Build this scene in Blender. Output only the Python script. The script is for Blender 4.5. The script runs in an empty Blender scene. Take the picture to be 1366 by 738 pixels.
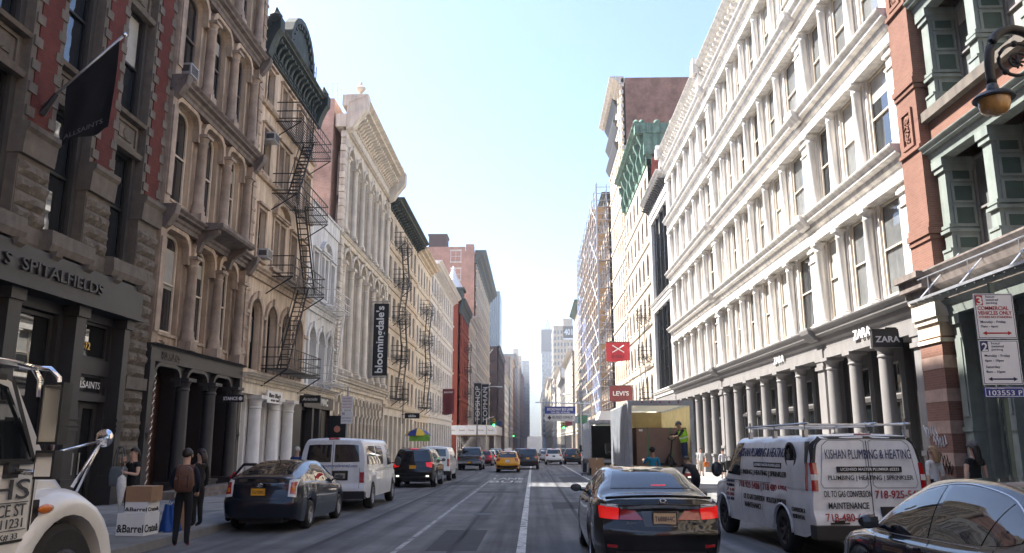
import bpy, bmesh, math, random
from mathutils import Vector, Matrix
from mathutils.bvhtree import BVHTree
random.seed(7)
R = math.radians
scene = bpy.context.scene
COL = scene.collection
# ------------------------------------------------------------------ camera
CAM_H = 1.75          # eye height over the asphalt at the camera
GRADE = 0.0094        # the street falls gently away from the camera
cd = bpy.data.cameras.new('camera'); cam = bpy.data.objects.new('camera', cd); COL.objects.link(cam)
cd.sensor_width = 36.0; cd.lens = 36.0*1062/1366; cd.clip_start = 0.1; cd.clip_end = 6000
cam.location = (0, 0, CAM_H)
cam.rotation_euler = (R(90+11.652), 0, R(1.479))
scene.camera = cam
# ------------------------------------------------------------------ sun and sky
SUN_EL, SUN_AZ = 50.5, 72.0       # azimuth measured to the left of the street direction
sd = bpy.data.lights.new('sun', 'SUN'); sun = bpy.data.objects.new('sun', sd); COL.objects.link(sun)
sd.energy = 5.0; sd.angle = R(0.55); sd.color = (1.0, 0.955, 0.88)
sv = Vector((-math.cos(R(SUN_EL))*math.sin(R(SUN_AZ)), math.cos(R(SUN_EL))*math.cos(R(SUN_AZ)), math.sin(R(SUN_EL))))
sun.rotation_euler = sv.to_track_quat('Z', 'Y').to_euler()
sun.location = (-60, 20, 80)
world = bpy.data.worlds.new('World'); scene.world = world; world.use_nodes = True
wn = world.node_tree; wn.nodes.clear()
sky = wn.nodes.new('ShaderNodeTexSky'); sky.sky_type = 'NISHITA'; sky.sun_disc = False
sky.sun_elevation = R(SUN_EL); sky.sun_rotation = math.atan2(sv.x, sv.y)
sky.air_density = 1.0; sky.dust_density = 2.0; sky.ozone_density = 6.0; sky.altitude = 10
bg = wn.nodes.new('ShaderNodeBackground'); bg.inputs['Strength'].default_value = 0.1
wo = wn.nodes.new('ShaderNodeOutputWorld')
wn.links.new(sky.outputs[0], bg.inputs[0]); wn.links.new(bg.outputs[0], wo.inputs[0])
scene.view_settings.view_transform = 'Standard'; scene.view_settings.look = 'None'
scene.view_settings.exposure = 1.9; scene.view_settings.gamma = 1.0
scene.view_settings.use_curve_mapping = False
scene.render.engine = 'CYCLES'
# ------------------------------------------------------------------ materials
MATS = {}
def lin(c):
    return tuple(((x/12.92) if x <= .04045 else ((x+.055)/1.055)**2.4) for x in c)
def mat(name, col, rough=.7, var=.16, scale=1.5, bump=0., bscale=30., metal=0., spec=.4, streak=.0, coat=0., wobble=0., emit=None, ior=1.5, worn=None, smap=(1.7, 1.7, .16)):
    if name in MATS: return MATS[name]
    m = bpy.data.materials.new(name); m.use_nodes = True; nt = m.node_tree; N = nt.nodes; L = nt.links
    b = N['Principled BSDF']
    b.inputs['Roughness'].default_value = rough; b.inputs['Metallic'].default_value = metal
    b.inputs['Specular IOR Level'].default_value = spec
    b.inputs['IOR'].default_value = ior
    if coat: b.inputs['Coat Weight'].default_value = coat; b.inputs['Coat Roughness'].default_value = .03
    g = N.new('ShaderNodeNewGeometry')
    if var > 0:
        n = N.new('ShaderNodeTexNoise'); n.inputs['Scale'].default_value = scale; n.inputs['Detail'].default_value = 6; n.inputs['Roughness'].default_value = .65
        L.new(g.outputs['Position'], n.inputs['Vector'])
        r = N.new('ShaderNodeValToRGB'); r.color_ramp.elements[0].position = .3; r.color_ramp.elements[1].position = .7
        r.color_ramp.elements[0].color = tuple(c*(1-var) for c in col)+(1,); r.color_ramp.elements[1].color = tuple(min(1, c*(1+var*.7)) for c in col)+(1,)
        L.new(n.outputs['Fac'], r.inputs['Fac']); out = r.outputs['Color']
        if streak > 0:   # rain streaks: soot running down the stone
            mp = N.new('ShaderNodeMapping'); mp.inputs['Scale'].default_value = smap
            L.new(g.outputs['Position'], mp.inputs['Vector'])
            n2 = N.new('ShaderNodeTexNoise'); n2.inputs['Scale'].default_value = 2.2; n2.inputs['Detail'].default_value = 5
            L.new(mp.outputs[0], n2.inputs['Vector'])
            r2 = N.new('ShaderNodeValToRGB'); r2.color_ramp.elements[0].position = .38; r2.color_ramp.elements[1].position = .62
            r2.color_ramp.elements[0].color = (1-streak, 1-streak, 1-streak*.95, 1); r2.color_ramp.elements[1].color = (1, 1, 1, 1)
            L.new(n2.outputs['Fac'], r2.inputs['Fac'])
            mx = N.new('ShaderNodeMix'); mx.data_type = 'RGBA'; mx.blend_type = 'MULTIPLY'; mx.inputs[0].default_value = 1
            L.new(out, mx.inputs[6]); L.new(r2.outputs['Color'], mx.inputs[7]); out = mx.outputs[2]
        if worn:         # worn through in patches to another colour (thr, softness, scale)
            n3 = N.new('ShaderNodeTexNoise'); n3.inputs['Scale'].default_value = worn[2]; n3.inputs['Detail'].default_value = 9; n3.inputs['Roughness'].default_value = .72
            L.new(g.outputs['Position'], n3.inputs['Vector'])
            r3 = N.new('ShaderNodeValToRGB'); r3.color_ramp.elements[0].position = worn[0]-worn[1]; r3.color_ramp.elements[1].position = worn[0]+worn[1]
            L.new(n3.outputs['Fac'], r3.inputs['Fac'])
            mw = N.new('ShaderNodeMix'); mw.data_type = 'RGBA'; L.new(r3.outputs['Color'], mw.inputs[0]); L.new(out, mw.inputs[6]); mw.inputs[7].default_value = tuple(worn[3])+(1,); out = mw.outputs[2]
        L.new(out, b.inputs['Base Color'])
    else:
        b.inputs['Base Color'].default_value = tuple(col)+(1,)
    if bump > 0 or wobble > 0:
        nb = N.new('ShaderNodeTexNoise'); nb.inputs['Scale'].default_value = bscale; nb.inputs['Detail'].default_value = 4 if bump else 1
        L.new(g.outputs['Position'], nb.inputs['Vector'])
        bp = N.new('ShaderNodeBump'); bp.inputs['Strength'].default_value = bump if bump else wobble; bp.inputs['Distance'].default_value = .03 if bump else .05
        L.new(nb.outputs['Fac'], bp.inputs['Height']); L.new(bp.outputs[0], b.inputs['Normal'])
    if emit:
        b.inputs['Emission Color'].default_value = tuple(emit[:3])+(1,); b.inputs['Emission Strength'].default_value = emit[3]
    MATS[name] = m; return m
def brick(name, c1, c2, mortar, scale=1.0, dirt=.35):
    if name in MATS: return MATS[name]
    m = bpy.data.materials.new(name); m.use_nodes = True; nt = m.node_tree; N = nt.nodes; L = nt.links
    b = N['Principled BSDF']; b.inputs['Roughness'].default_value = .9; b.inputs['Specular IOR Level'].default_value = .2
    g = N.new('ShaderNodeNewGeometry'); s = N.new('ShaderNodeSeparateXYZ'); L.new(g.outputs['Position'], s.inputs[0])
    a = N.new('ShaderNodeMath'); a.operation = 'ADD'; L.new(s.outputs[0], a.inputs[0]); L.new(s.outputs[1], a.inputs[1])
    c = N.new('ShaderNodeCombineXYZ'); L.new(a.outputs[0], c.inputs[0]); L.new(s.outputs[2], c.inputs[1])
    t = N.new('ShaderNodeTexBrick'); t.inputs['Color1'].default_value = c1+(1,); t.inputs['Color2'].default_value = c2+(1,); t.inputs['Mortar'].default_value = mortar+(1,)
    t.inputs['Scale'].default_value = 1; t.inputs['Brick Width'].default_value = .24*scale; t.inputs['Row Height'].default_value = .08*scale; t.inputs['Mortar Size'].default_value = .008*scale
    L.new(c.outputs[0], t.inputs['Vector'])
    n = N.new('ShaderNodeTexNoise'); n.inputs['Scale'].default_value = .55; n.inputs['Detail'].default_value = 8; n.inputs['Roughness'].default_value = .7
    L.new(g.outputs['Position'], n.inputs['Vector'])
    r = N.new('ShaderNodeValToRGB'); r.color_ramp.elements[0].position = .33; r.color_ramp.elements[1].position = .66
    d = 1-dirt; r.color_ramp.elements[0].color = (d, d, d, 1); r.color_ramp.elements[1].color = (1.05, 1.05, 1.05, 1)
    L.new(n.outputs['Fac'], r.inputs['Fac'])
    mx = N.new('ShaderNodeMix'); mx.data_type = 'RGBA'; mx.blend_type = 'MULTIPLY'; mx.inputs[0].default_value = 1
    L.new(t.outputs['Color'], mx.inputs[6]); L.new(r.outputs['Color'], mx.inputs[7]); L.new(mx.outputs[2], b.inputs['Base Color'])
    bp = N.new('ShaderNodeBump'); bp.inputs['Strength'].default_value = .5; bp.inputs['Distance'].default_value = .01
    L.new(t.outputs['Fac'], bp.inputs['Height']); bp.invert = True; L.new(bp.outputs[0], b.inputs['Normal'])
    MATS[name] = m; return m
# ------------------------------------------------------------------ mesh builder
class MB:
    def __init__(s, T=None): s.v = []; s.f = []; s.mi = []; s.T = T; s.cur = 0
    def V(s, p):
        s.v.append(tuple(s.T(p)) if s.T else tuple(p)); return len(s.v)-1
    def F(s, *i): s.f.append(tuple(i)); s.mi.append(s.cur)
    def box(s, a0, a1, b0, b1, c0, c1):
        i = [s.V((a, b, c)) for a in (a0, a1) for b in (b0, b1) for c in (c0, c1)]
        for q in ((0, 1, 3, 2), (4, 6, 7, 5), (0, 4, 5, 1), (2, 3, 7, 6), (0, 2, 6, 4), (1, 5, 7, 3)): s.F(*[i[k] for k in q])
        return s
    def quad(s, a, b, c, d): s.F(*[s.V(p) for p in (a, b, c, d)]); return s
    def poly(s, pts): s.F(*[s.V(p) for p in pts]); return s
    def loft(s, rings, closed=True, cap=True):
        ids = [[s.V(p) for p in r] for r in rings]; n = len(ids[0])
        for a, b in zip(ids, ids[1:]):
            for k in range(n if closed else n-1): s.F(a[k], a[(k+1) % n], b[(k+1) % n], b[k])
        if cap and closed: s.F(*ids[0][::-1]); s.F(*ids[-1])
        return s
    def ext(s, prof, a0, a1):
        """profile of (w, v) points run along the first axis from a0 to a1 (facade coordinates u, v, w)"""
        return s.loft([[(a, p[1], p[0]) for p in prof] for a in (a0, a1)])
    def lathe(s, prof, c=(0, 0, 0), n=12, axis=1, cap=True, a0=0., a1=2*math.pi):
        full = abs(a1-a0-2*math.pi) < 1e-6; rings = []
        for r, h in prof:
            ring = []
            for k in range(n if full else n+1):
                t = a0+(a1-a0)*k/n; q = [0, 0, 0]; o = [i for i in range(3) if i != axis]
                q[axis] = c[axis]+h; q[o[0]] = c[o[0]]+r*math.cos(t); q[o[1]] = c[o[1]]+r*math.sin(t); ring.append(tuple(q))
            rings.append(ring)
        return s.loft(rings, closed=full, cap=cap)
    def tube(s, pts, r, n=6, cap=True):
        rs = r if isinstance(r, (list, tuple)) else [r]*len(pts); P = [Vector(p) for p in pts]; rings = []
        for i, p in enumerate(P):
            d = (P[min(i+1, len(P)-1)]-P[max(i-1, 0)]).normalized()
            u = Vector((0, 0, 1)) if abs(d.z) < .9 else Vector((1, 0, 0))
            x = d.cross(u).normalized(); y = x.cross(d)
            rings.append([p+x*rs[i]*math.cos(2*math.pi*k/n)+y*rs[i]*math.sin(2*math.pi*k/n) for k in range(n)])
        return s.loft(rings, cap=cap)
    def bar(s, p0, p1, w=.03, h=None): return s.tube([p0, p1], (w or .03)*.7071, 4)
    def grid(s, fn, m, n):
        ids = [[s.V(fn(i/m, j/n)) for j in range(n+1)] for i in range(m+1)]
        for i in range(m):
            for j in range(n): s.F(ids[i][j], ids[i+1][j], ids[i+1][j+1], ids[i][j+1])
        return s
    def ball(s, c, r, n=8, m=6):
        rr = r if isinstance(r, (list, tuple)) else (r, r, r)
        def fn(a, b):
            t = 2*math.pi*a; p = math.pi*(b*.996+.002)
            return (c[0]+rr[0]*math.sin(p)*math.cos(t), c[1]+rr[1]*math.sin(p)*math.sin(t), c[2]+rr[2]*math.cos(p))
        return s.grid(fn, n, m)
    def mesh(s, name, smooth=False):
        me = bpy.data.meshes.new(name); me.from_pydata(s.v, [], s.f)
        if smooth: me.polygons.foreach_set('use_smooth', [True]*len(s.f))
        if any(s.mi): me.polygons.foreach_set('material_index', s.mi)
        bm = bmesh.new(); bm.from_mesh(me); bmesh.ops.remove_doubles(bm, verts=bm.verts, dist=.0004)
        bmesh.ops.recalc_face_normals(bm, faces=bm.faces); bm.to_mesh(me); bm.free()
        me.update(); return me
def setm(me, m):
    for x in (m if isinstance(m, (list, tuple)) else [m]): me.materials.append(x)
def obj(name, me, m=None, parent=None, loc=(0, 0, 0), rot=None, smooth=False, auto=None):
    if isinstance(me, MB): me = me.mesh(name, smooth)
    if m is not None and not me.materials: setm(me, m)
    if auto is not None and hasattr(me, 'set_sharp_from_angle'):
        me.polygons.foreach_set('use_smooth', [True]*len(me.polygons)); me.set_sharp_from_angle(angle=R(auto))
    o = bpy.data.objects.new(name, me); COL.objects.link(o); o.location = loc
    if rot: o.rotation_euler = rot
    if parent is not None: o.parent = parent
    return o
def tag(o, label, cat, group=None):
    o['label'] = label; o['category'] = cat
    if group: o['group'] = group
    return o
def thing(name, label, cat, loc=(0, 0, 0), rot=None, group=None):
    o = bpy.data.objects.new(name, None); COL.objects.link(o); o.location = loc; o.empty_display_size = .2
    if rot: o.rotation_euler = rot
    return tag(o, label, cat, group)
def struct(name, me, m):
    o = obj(name, me, m); o['kind'] = 'structure'; return o
def copy_tree(o, parent=None):
    c = o.copy(); COL.objects.link(c); c.parent = parent
    for ch in list(o.children): copy_tree(ch, c)
    return c
def gz(y): return -GRADE*y
# lettering: a real, thin mesh of the characters
def text_mesh(body, w=None, h=None, thick=.01, bold=.0, shear=0., space=1.):
    cu = bpy.data.curves.new('lettering', 'FONT'); cu.body = body; cu.size = 1; cu.offset = bold; cu.shear = shear; cu.space_character = space
    cu.resolution_u = 3; cu.extrude = .5; cu.fill_mode = 'BOTH'
    t = bpy.data.objects.new('lettering', cu)
    me = bpy.data.meshes.new_from_object(t)
    bpy.data.objects.remove(t); bpy.data.curves.remove(cu); me.materials.clear()
    xs = [v.co.x for v in me.vertices]; ys = [v.co.y for v in me.vertices]
    x0, x1, y0, y1 = min(xs), max(xs), min(ys), max(ys)
    sy = (h/(y1-y0)) if h else None; sx = (w/(x1-x0)) if w else None
    sx = sx or sy; sy = sy or sx
    for v in me.vertices: v.co = ((v.co.x-(x0+x1)/2)*sx, (v.co.y-(y0+y1)/2)*sy, v.co.z*thick)
    return me
def text(body, m, parent, c, right, up, w=None, h=None, thick=.01, bold=.01, name='lettering', shear=0., space=1.):
    """lettering centred on c (in the parent's frame) reading along `right`"""
    me = text_mesh(body, w, h, thick, bold, shear, space)
    r = Vector(right).normalized(); u = Vector(up).normalized(); n = r.cross(u)
    for v in me.vertices: v.co = Vector(c)+r*v.co.x+u*v.co.y+n*v.co.z
    return obj(name, me, m, parent)
def mixp(a, b, t): return tuple(x+(y-x)*t for x, y in zip(a, b))
# ================================================================== palette
asphalt = mat('asphalt', (.165, .166, .17), .8, .34, .55, .5, 60, spec=.35, streak=.5, smap=(1.3, .035, 1.), worn=(.60, .06, .35, (.09, .091, .094)))
concrete = mat('concrete', (.30, .285, .27), .9, .28, 1.3, .2, 50, worn=(.64, .05, 1.1, (.17, .16, .15)))
concrete2 = mat('concrete_dark', (.2, .195, .19), .9, .3, 1.3, .2, 50)
kerbstone = mat('kerbstone', (.2, .2, .2), .85, .25, 2, .3, 40)
roadpaint = mat('road_paint', (.55, .55, .53), .8, .35, 5, .1, 60, worn=(.56, .05, 3.5, (.12, .12, .125)))
blackpaint = mat('black_paint', (.013, .0125, .013), .45, .2, 3)
blackiron = mat('black_iron', (.018, .017, .017), .5, .25, 4)
charcoal = mat('charcoal_paint', (.036, .034, .034), .5, .2, 2, .04, 30)
whiteiron = mat('white_iron', (.78, .74, .68), .55, .14, 1.0, .03, 30, streak=.28)
greyiron = mat('grey_iron', (.235, .222, .215), .55, .12, 1.5, .03, 30, streak=.12)
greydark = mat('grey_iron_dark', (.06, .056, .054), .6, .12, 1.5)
mirrorglass = mat('mirror_glass', (.05, .055, .06), .03, 0, spec=.9)
creamwood = mat('cream_wood', (.60, .52, .42), .6, .12, 3)
whitepaint = mat('white_paint', (.72, .70, .68), .55, .12, 2, streak=.12)
brownstone = mat('brownstone', (.50, .385, .285), .85, .28, 1.6, .15, 30, streak=.35)
browncol = mat('brown_column', (.40, .31, .24), .8, .3, 2.4, .12, 30, streak=.3)
browntrim = mat('brown_trim', (.20, .165, .145), .8, .3, 2, .1, 30, streak=.3)
tanwall = mat('tan_wall', (.66, .52, .385), .85, .22, 1.2, .1, 30, streak=.3)
cream = mat('cream_stone', (.68, .57, .44), .85, .2, 1.2, .1, 30, streak=.25)
cream2 = mat('cream_paint', (.72, .64, .53), .75, .15, 1.2, .06, 30, streak=.2)
paleston = mat('pale_stone', (.70, .62, .51), .8, .18, 1.4, .06, 30, streak=.25)
rockstone = mat('rock_faced_stone', (.15, .128, .105), .95, .35, 3.2, .9, 14)
stonetrim = mat('stone_trim', (.155, .132, .11), .85, .25, 3, .25, 25, streak=.2)
redbrick = brick('red_brick', (.15, .04, .032), (.12, .033, .028), (.10, .052, .045), 1., .3)
orangebrick = brick('orange_brick', (.235, .118, .088), (.20, .10, .075), (.235, .155, .12), .9, .18)
pinkbrick = brick('pink_brick', (.60, .39, .315), (.52, .32, .26), (.60, .50, .43), 1., .45)
brownbrick = brick('brown_brick', (.36, .18, .125), (.31, .15, .105), (.33, .22, .18), 1., .55)
warmbrick = brick('warm_brick', (.50, .25, .18), (.44, .22, .155), (.47, .32, .26), 1.1, .3)
rustbrick = brick('rust_brick', (.36, .085, .05), (.32, .075, .045), (.28, .10, .07), 1.1, .2)
darkbrick = brick('dark_brick', (.095, .055, .05), (.08, .05, .045), (.09, .07, .065), 1.1, .2)
greenpaint = mat('green_paint', (.235, .265, .24), .55, .18, 2, .04, 30, streak=.18)
greendark = mat('green_dark', (.055, .085, .072), .5, .2, 2)
greencornice = mat('green_cornice', (.06, .075, .068), .7, .4, 1.5, .05, 20, streak=.35)
copper = mat('copper_patina', (.135, .24, .175), .8, .5, 1.2, .1, 20, streak=.4, worn=(.6, .06, 1.4, (.16, .17, .12)))
glass = mat('window_glass', (.012, .016, .02), .02, 0, spec=.8, wobble=.09, bscale=.9, ior=1.9)
glass2 = mat('window_glass_pale', (.16, .165, .165), .03, .35, .7, spec=.8)
glassflat = mat('shop_glass', (.008, .01, .012), .015, 0, spec=.8, ior=1.8, wobble=.06, bscale=.7)
blind = mat('blind_cloth', (.42, .41, .38), .15, .25, .8, spec=.7)
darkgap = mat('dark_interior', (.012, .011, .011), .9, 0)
steel = mat('steel', (.45, .46, .48), .35, .15, 6, metal=.8)
chrome = mat('chrome', (.72, .73, .75), .08, 0, metal=1.)
alu = mat('aluminium', (.5, .51, .53), .4, .2, 4, metal=.7)
signwhite = mat('sign_white', (.74, .74, .74), .5, .05, 4)
signblack = mat('sign_black', (.012, .012, .013), .5, 0)
signred = mat('sign_red', (.48, .015, .03), .5, .1, 4)
signblue = mat('sign_blue', (.02, .04, .22), .45, .08, 4)
signgreen = mat('sign_green', (.02, .17, .09), .5, .1, 4)
cardboard = mat('cardboard', (.33, .20, .12), .85, .12, 5)
cardbrown = mat('carton_brown', (.24, .155, .12), .8, .12, 1.5)
tarblack = mat('flag_cloth', (.008, .008, .009), .9, .2, 6)
plastic = mat('black_plastic', (.02, .02, .021), .45, .1, 5)
rubber = mat('tyre_rubber', (.02, .02, .02), .8, .25, 12, .2, 60)
amber = mat('amber_lens', (.55, .14, .01), .15, 0, spec=.8)
tail = mat('tail_lens', (.32, .008, .01), .12, 0, spec=.9, coat=.5)
tail_on = mat('tail_lens_lit', (.5, .01, .012), .15, 0, spec=.8, emit=(1., .02, .015, .11))
lens = mat('clear_lens', (.6, .6, .6), .1, 0, spec=.9)
lamp_on = mat('reversing_lamp_lit', (.8, .75, .6), .2, 0, emit=(1, .85, .5, .9))
carglass = mat('car_glass', (.010, .013, .016), .015, 0, spec=.95)
plateyellow = mat('plate_yellow', (.72, .36, .03), .5, .06, 9)
platecream = mat('plate_cream', (.62, .44, .27), .5, .1, 9)
stuccowhite = mat('white_stucco', (.70, .69, .67), .8, .15, 1.5, .08, 20, streak=.25)
# ================================================================== ground
def strip(x0, x1, y0, y1, dz, name, m, ny=1):
    b = MB()
    for k in range(ny):
        a = y0+(y1-y0)*k/ny; c = y0+(y1-y0)*(k+1)/ny
        b.quad((x0, a, gz(a)+dz), (x1, a, gz(a)+dz), (x1, c, gz(c)+dz), (x0, c, gz(c)+dz))
    return struct(name, b, m)
KL, KR = -6.75, 6.4
XL, XR = -12.4, 12.1
strip(-1800, 1800, -300, 2300, -.03, 'ground', concrete2, 8)
strip(KL, KR, -160, 1300, 0, 'road', asphalt, 30)
YC0, YC1 = 124.0, 135.0         # cross street
for y0, y1 in ((YC0, YC1), (231, 242), (420, 432)):
    strip(-90, KL-.001, y0, y1, -.002, 'cross_street', asphalt); y2, y3 = (177., 188.) if y0 == YC0 else (y0, y1); strip(KR+.001, 90, y2, y3, -.002, 'cross_street', asphalt)
def pavement(x0, x1, y0, y1, name, kerb_side):
    b = MB(); ny = max(1, int((y1-y0)/60))
    for k in range(ny):
        a = y0+(y1-y0)*k/ny; c = y0+(y1-y0)*(k+1)/ny
        b.loft([[(x0, q, gz(q)-.02), (x1, q, gz(q)-.02), (x1, q, gz(q)+.135), (x0, q, gz(q)+.135)] for q in (a, c)])
    p = struct(name, b, concrete2)
    kx = x1 if kerb_side > 0 else x0
    k = MB(); e0, e1 = (kx, kx+.16) if kerb_side > 0 else (kx-.16, kx)
    k.loft([[(e0, q, gz(q)-.02), (e1, q, gz(q)-.02), (e1-.01*(kerb_side > 0), q, gz(q)+.15), (e0+.01*(kerb_side < 0), q, gz(q)+.15)] for q in (y0, y1)])
    struct('kerb', k, kerbstone)
    return p
for y0, y1 in ((-160, YC0), (YC1, 231), (242, 420), (432, 1300)):
    pl = pavement(XL-1, KL-.16, y0, y1, 'pavement', 1); pr = pavement(KR+.16, XR+1, 188. if y0 == YC1 else y0, 177. if y1 == YC0 else y1, 'pavement', -1)
    if y0 == -160: PAVL, PAVR = pl, pr
# concrete flags of the pavements, as far as their joints can be seen
slab = MB(); slab.box(0, 1.36, 0, 1.5, 0, .02); slabm = [None, None]
for k, mm in enumerate((concrete, concrete2)):
    me = slab.mesh('paving_slab'); setm(me, mm); slabm[k] = me
for side, pav, xs in ((0, PAVL, [XL+.02+1.385*i for i in range(4)]), (1, PAVR, [KR+.17+1.385*i for i in range(4)])):
    for j in range(26 if side == 0 else 34):
        for x in xs:
            y = 12.5+1.52*j
            obj('paving_slab', slabm[int(random.random() < .3)], None, pav, (x, y, gz(y)+.136+random.uniform(-.002, .003)), (-GRADE, 0, 0))
# painted markings
faintpaint = mat('worn_road_paint', (.36, .36, .36), .8, .35, 5, .1, 60, worn=(.54, .06, 2.2, (.125, .128, .135)))
def mark(x0, x1, y0, y1, name='lane_marking', n=1, m=None):
    strip(x0, x1, y0, y1, .004, name, m or roadpaint, n)
mark(-.30, -.14, 6, 118, n=6)
for y in range(8, 118, 9): mark(-2.46, -2.36, y, y+(9 if y < 40 else 3.2), m=faintpaint)
mark(3.14, 3.26, 47, 118); mark(3.14, 3.26, 138, 400)
for k in range(9): mark(KL+.9+k*1.35, KL+1.45+k*1.35, 119.2, 122.4, 'crossing_stripe')
for k in range(9): mark(KL+.9+k*1.35, KL+1.45+k*1.35, 136.5, 139.5, 'crossing_stripe')
mark(-.2, 3.1, 116.6, 117.1, 'stop_line')
for body, y in (('BUS', 44.3), ('LANE', 48.6)):
    me = text_mesh(body, 1.75, 2.5, .002, .012)
    for v in me.vertices: v.co = (v.co.x-1.45+(-.0), v.co.y+y, gz(v.co.y+y)+.0055+v.co.z)
    struct('road_lettering', me, roadpaint)
tarpatch = mat('tar_patch', (.035, .036, .04), .8, .2, 2)
def patch(x0, x1, y0, y1): strip(x0, x1, y0, y1, .0025, 'road_patch', tarpatch)
patch(-4.1, -3.96, 10, 60); patch(-1.5, -1.4, 6, 31); patch(-3.4, -.4, 12.2, 12.35); patch(.2, 3.6, 29.4, 29.55); patch(-4.4, -2.7, 40, 44.5); patch(1.6, 3.0, 44, 52); patch(-1.9, -1.0, 14.5, 18.2); patch(-2.3, -.6, 33.2, 34.4); patch(.6, 2.2, 24.5, 27.5); patch(1.1, 1.22, 8, 70); patch(-.1, 2.9, 37.2, 37.6)
mh = MB(); mh.lathe([(.34, 0), (.34, .012), (.3, .014), (.0, .014)], n=20, axis=2)
for x, y in ((-1.3, 22.5), (1.9, 33.), (-3.3, 28.)): struct('manhole_cover', mh, greydark).location = (x, y, gz(y)-.004)
# ================================================================== facade kit
Z = Vector((0, 0, 1))
class Fr:
    """a facade plane: u runs along it, v is height, w points out of the wall"""
    def __init__(s, root, o, ud, wd):
        s.root = root; s.o = Vector(o)-root.location; s.ud = Vector(ud); s.wd = Vector(wd); s.k = (tuple(ud), tuple(wd))
    def mb(s):
        o, a, c = s.o, s.ud, s.wd
        return MB(lambda p: o+a*p[0]+Z*p[1]+c*p[2])
    def unit(s):
        a, c = s.ud, s.wd
        return MB(lambda p: a*p[0]+Z*p[1]+c*p[2])
    def loc(s, u, v, w=0): return s.o+s.ud*u+Z*v+s.wd*w
    def put(s, name, me, u, v, w=0, parent=None): return obj(name, me, None, parent or s.root, s.loc(u, v, w))
    def part(s, name, mb, m, smooth=False, parent=None, auto=None): return obj(name, mb, m, parent or s.root, smooth=smooth, auto=auto)
    def text(s, body, m, u, v, w, wd=None, h=None, thick=.02, bold=.01, flip=False, **k):
        r = s.ud if s.ud.cross(Z).dot(s.wd) > 0 else -s.ud
        return text(body, m, s.root, s.loc(u, v, w), r, Z, wd, h, thick, bold, **k)
def front(root, side, X=None):
    X = X if X is not None else (XL if side < 0 else XR)
    return Fr(root, (X, 0, 0), (0, 1, 0), (1, 0, 0) if side < 0 else (-1, 0, 0))
def sidef(root, y):       # a flank that faces the camera end of the street; u = X
    return Fr(root, (0, y, 0), (1, 0, 0), (0, -1, 0))
def building(name, side, y0, label, X=None, group=None, cat='building'):
    X = X if X is not None else (XL if side < 0 else XR)
    return thing(name, label, cat, (X, y0, gz(y0)), group=group)
def mass(root, side, y0, y1, h, m, w0=-.6, depth=14, name='party_wall', X=None, eps=.03):
    X = X if X is not None else (XL if side < 0 else XR)
    s = 1 if side < 0 else -1; b = MB(lambda p: Vector(p)-root.location)
    xa, xb = sorted((X+s*w0, X-s*depth))
    b.box(xa, xb, y0+eps, y1-eps, gz(y1)-1, h); return obj(name, b, m, root)
def apts(a, b, e, rise, kind='round', n=10):
    c = (a+b)/2; hw = (b-a)/2
    if kind == 'round': return [(c-hw*math.cos(math.pi*k/n), e-rise+rise*math.sin(math.pi*k/n)) for k in range(n+1)]
    q = [(a+rise-rise*math.cos(math.pi/2*k/5), e-rise+rise*math.sin(math.pi/2*k/5)) for k in range(6)]
    return q+[(a+b-u, v) for u, v in q[::-1]]
def wall(mb, u0, u1, v0, v1, holes, w=0, d=.35, kind='round'):
    us = sorted({u0, u1}|{h[0] for h in holes}|{h[1] for h in holes}); vs = sorted({v0, v1}|{h[2] for h in holes}|{h[3] for h in holes})
    for j in range(len(vs)-1):
        run = None
        for i in range(len(us)-1):
            cu, cv = (us[i]+us[i+1])/2, (vs[j]+vs[j+1])/2
            solid = not any(h[0] < cu < h[1] and h[2] < cv < h[3] for h in holes)
            if solid and run is None: run = us[i]
            if run is not None and (not solid or i == len(us)-2):
                e = us[i+1] if solid else us[i]
                mb.quad((run, vs[j], w), (e, vs[j], w), (e, vs[j+1], w), (run, vs[j+1], w)); run = None
    for h in holes:
        a, b, c, e = h[:4]; rise = h[4] if len(h) > 4 else 0; t = e-rise
        mb.quad((a, c, w), (b, c, w), (b, c, w-d), (a, c, w-d))
        mb.quad((a, c, w), (a, t, w), (a, t, w-d), (a, c, w-d)); mb.quad((b, c, w), (b, t, w), (b, t, w-d), (b, c, w-d))
        if rise:
            P = apts(a, b, e, rise, kind)
            for p, q in zip(P, P[1:]):
                mb.quad((p[0], p[1], w), (q[0], q[1], w), (q[0], e, w), (p[0], e, w)); mb.quad((p[0], p[1], w), (q[0], q[1], w), (q[0], q[1], w-d), (p[0], p[1], w-d))
        else: mb.quad((a, e, w), (b, e, w), (b, e, w-d), (a, e, w-d))
    return mb
def band_arch(mb, a, b, v0, e, rise, t, w0, w1, kind='round', legs=True):
    """moulding of width t around the outside of an arched opening"""
    P = apts(a, b, e, rise, kind); Q = apts(a-t, b+t, e+t, rise+t, kind)
    if legs: P = [(a, v0)]+P+[(b, v0)]; Q = [(a-t, v0)]+Q+[(b+t, v0)]
    return mb.loft([[(p[0], p[1], w0), (p[0], p[1], w1), (q[0], q[1], w1), (q[0], q[1], w0)] for p, q in zip(P, Q)])
def ring(mb, a, b, c, e, t, w0, w1):
    mb.box(a, a+t, c, e, w0, w1); mb.box(b-t, b, c, e, w0, w1); mb.box(a+t, b-t, c, c+t, w0, w1); mb.box(a+t, b-t, e-t, e, w0, w1); return mb
WC = {}; BR = random.Random(17)
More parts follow.
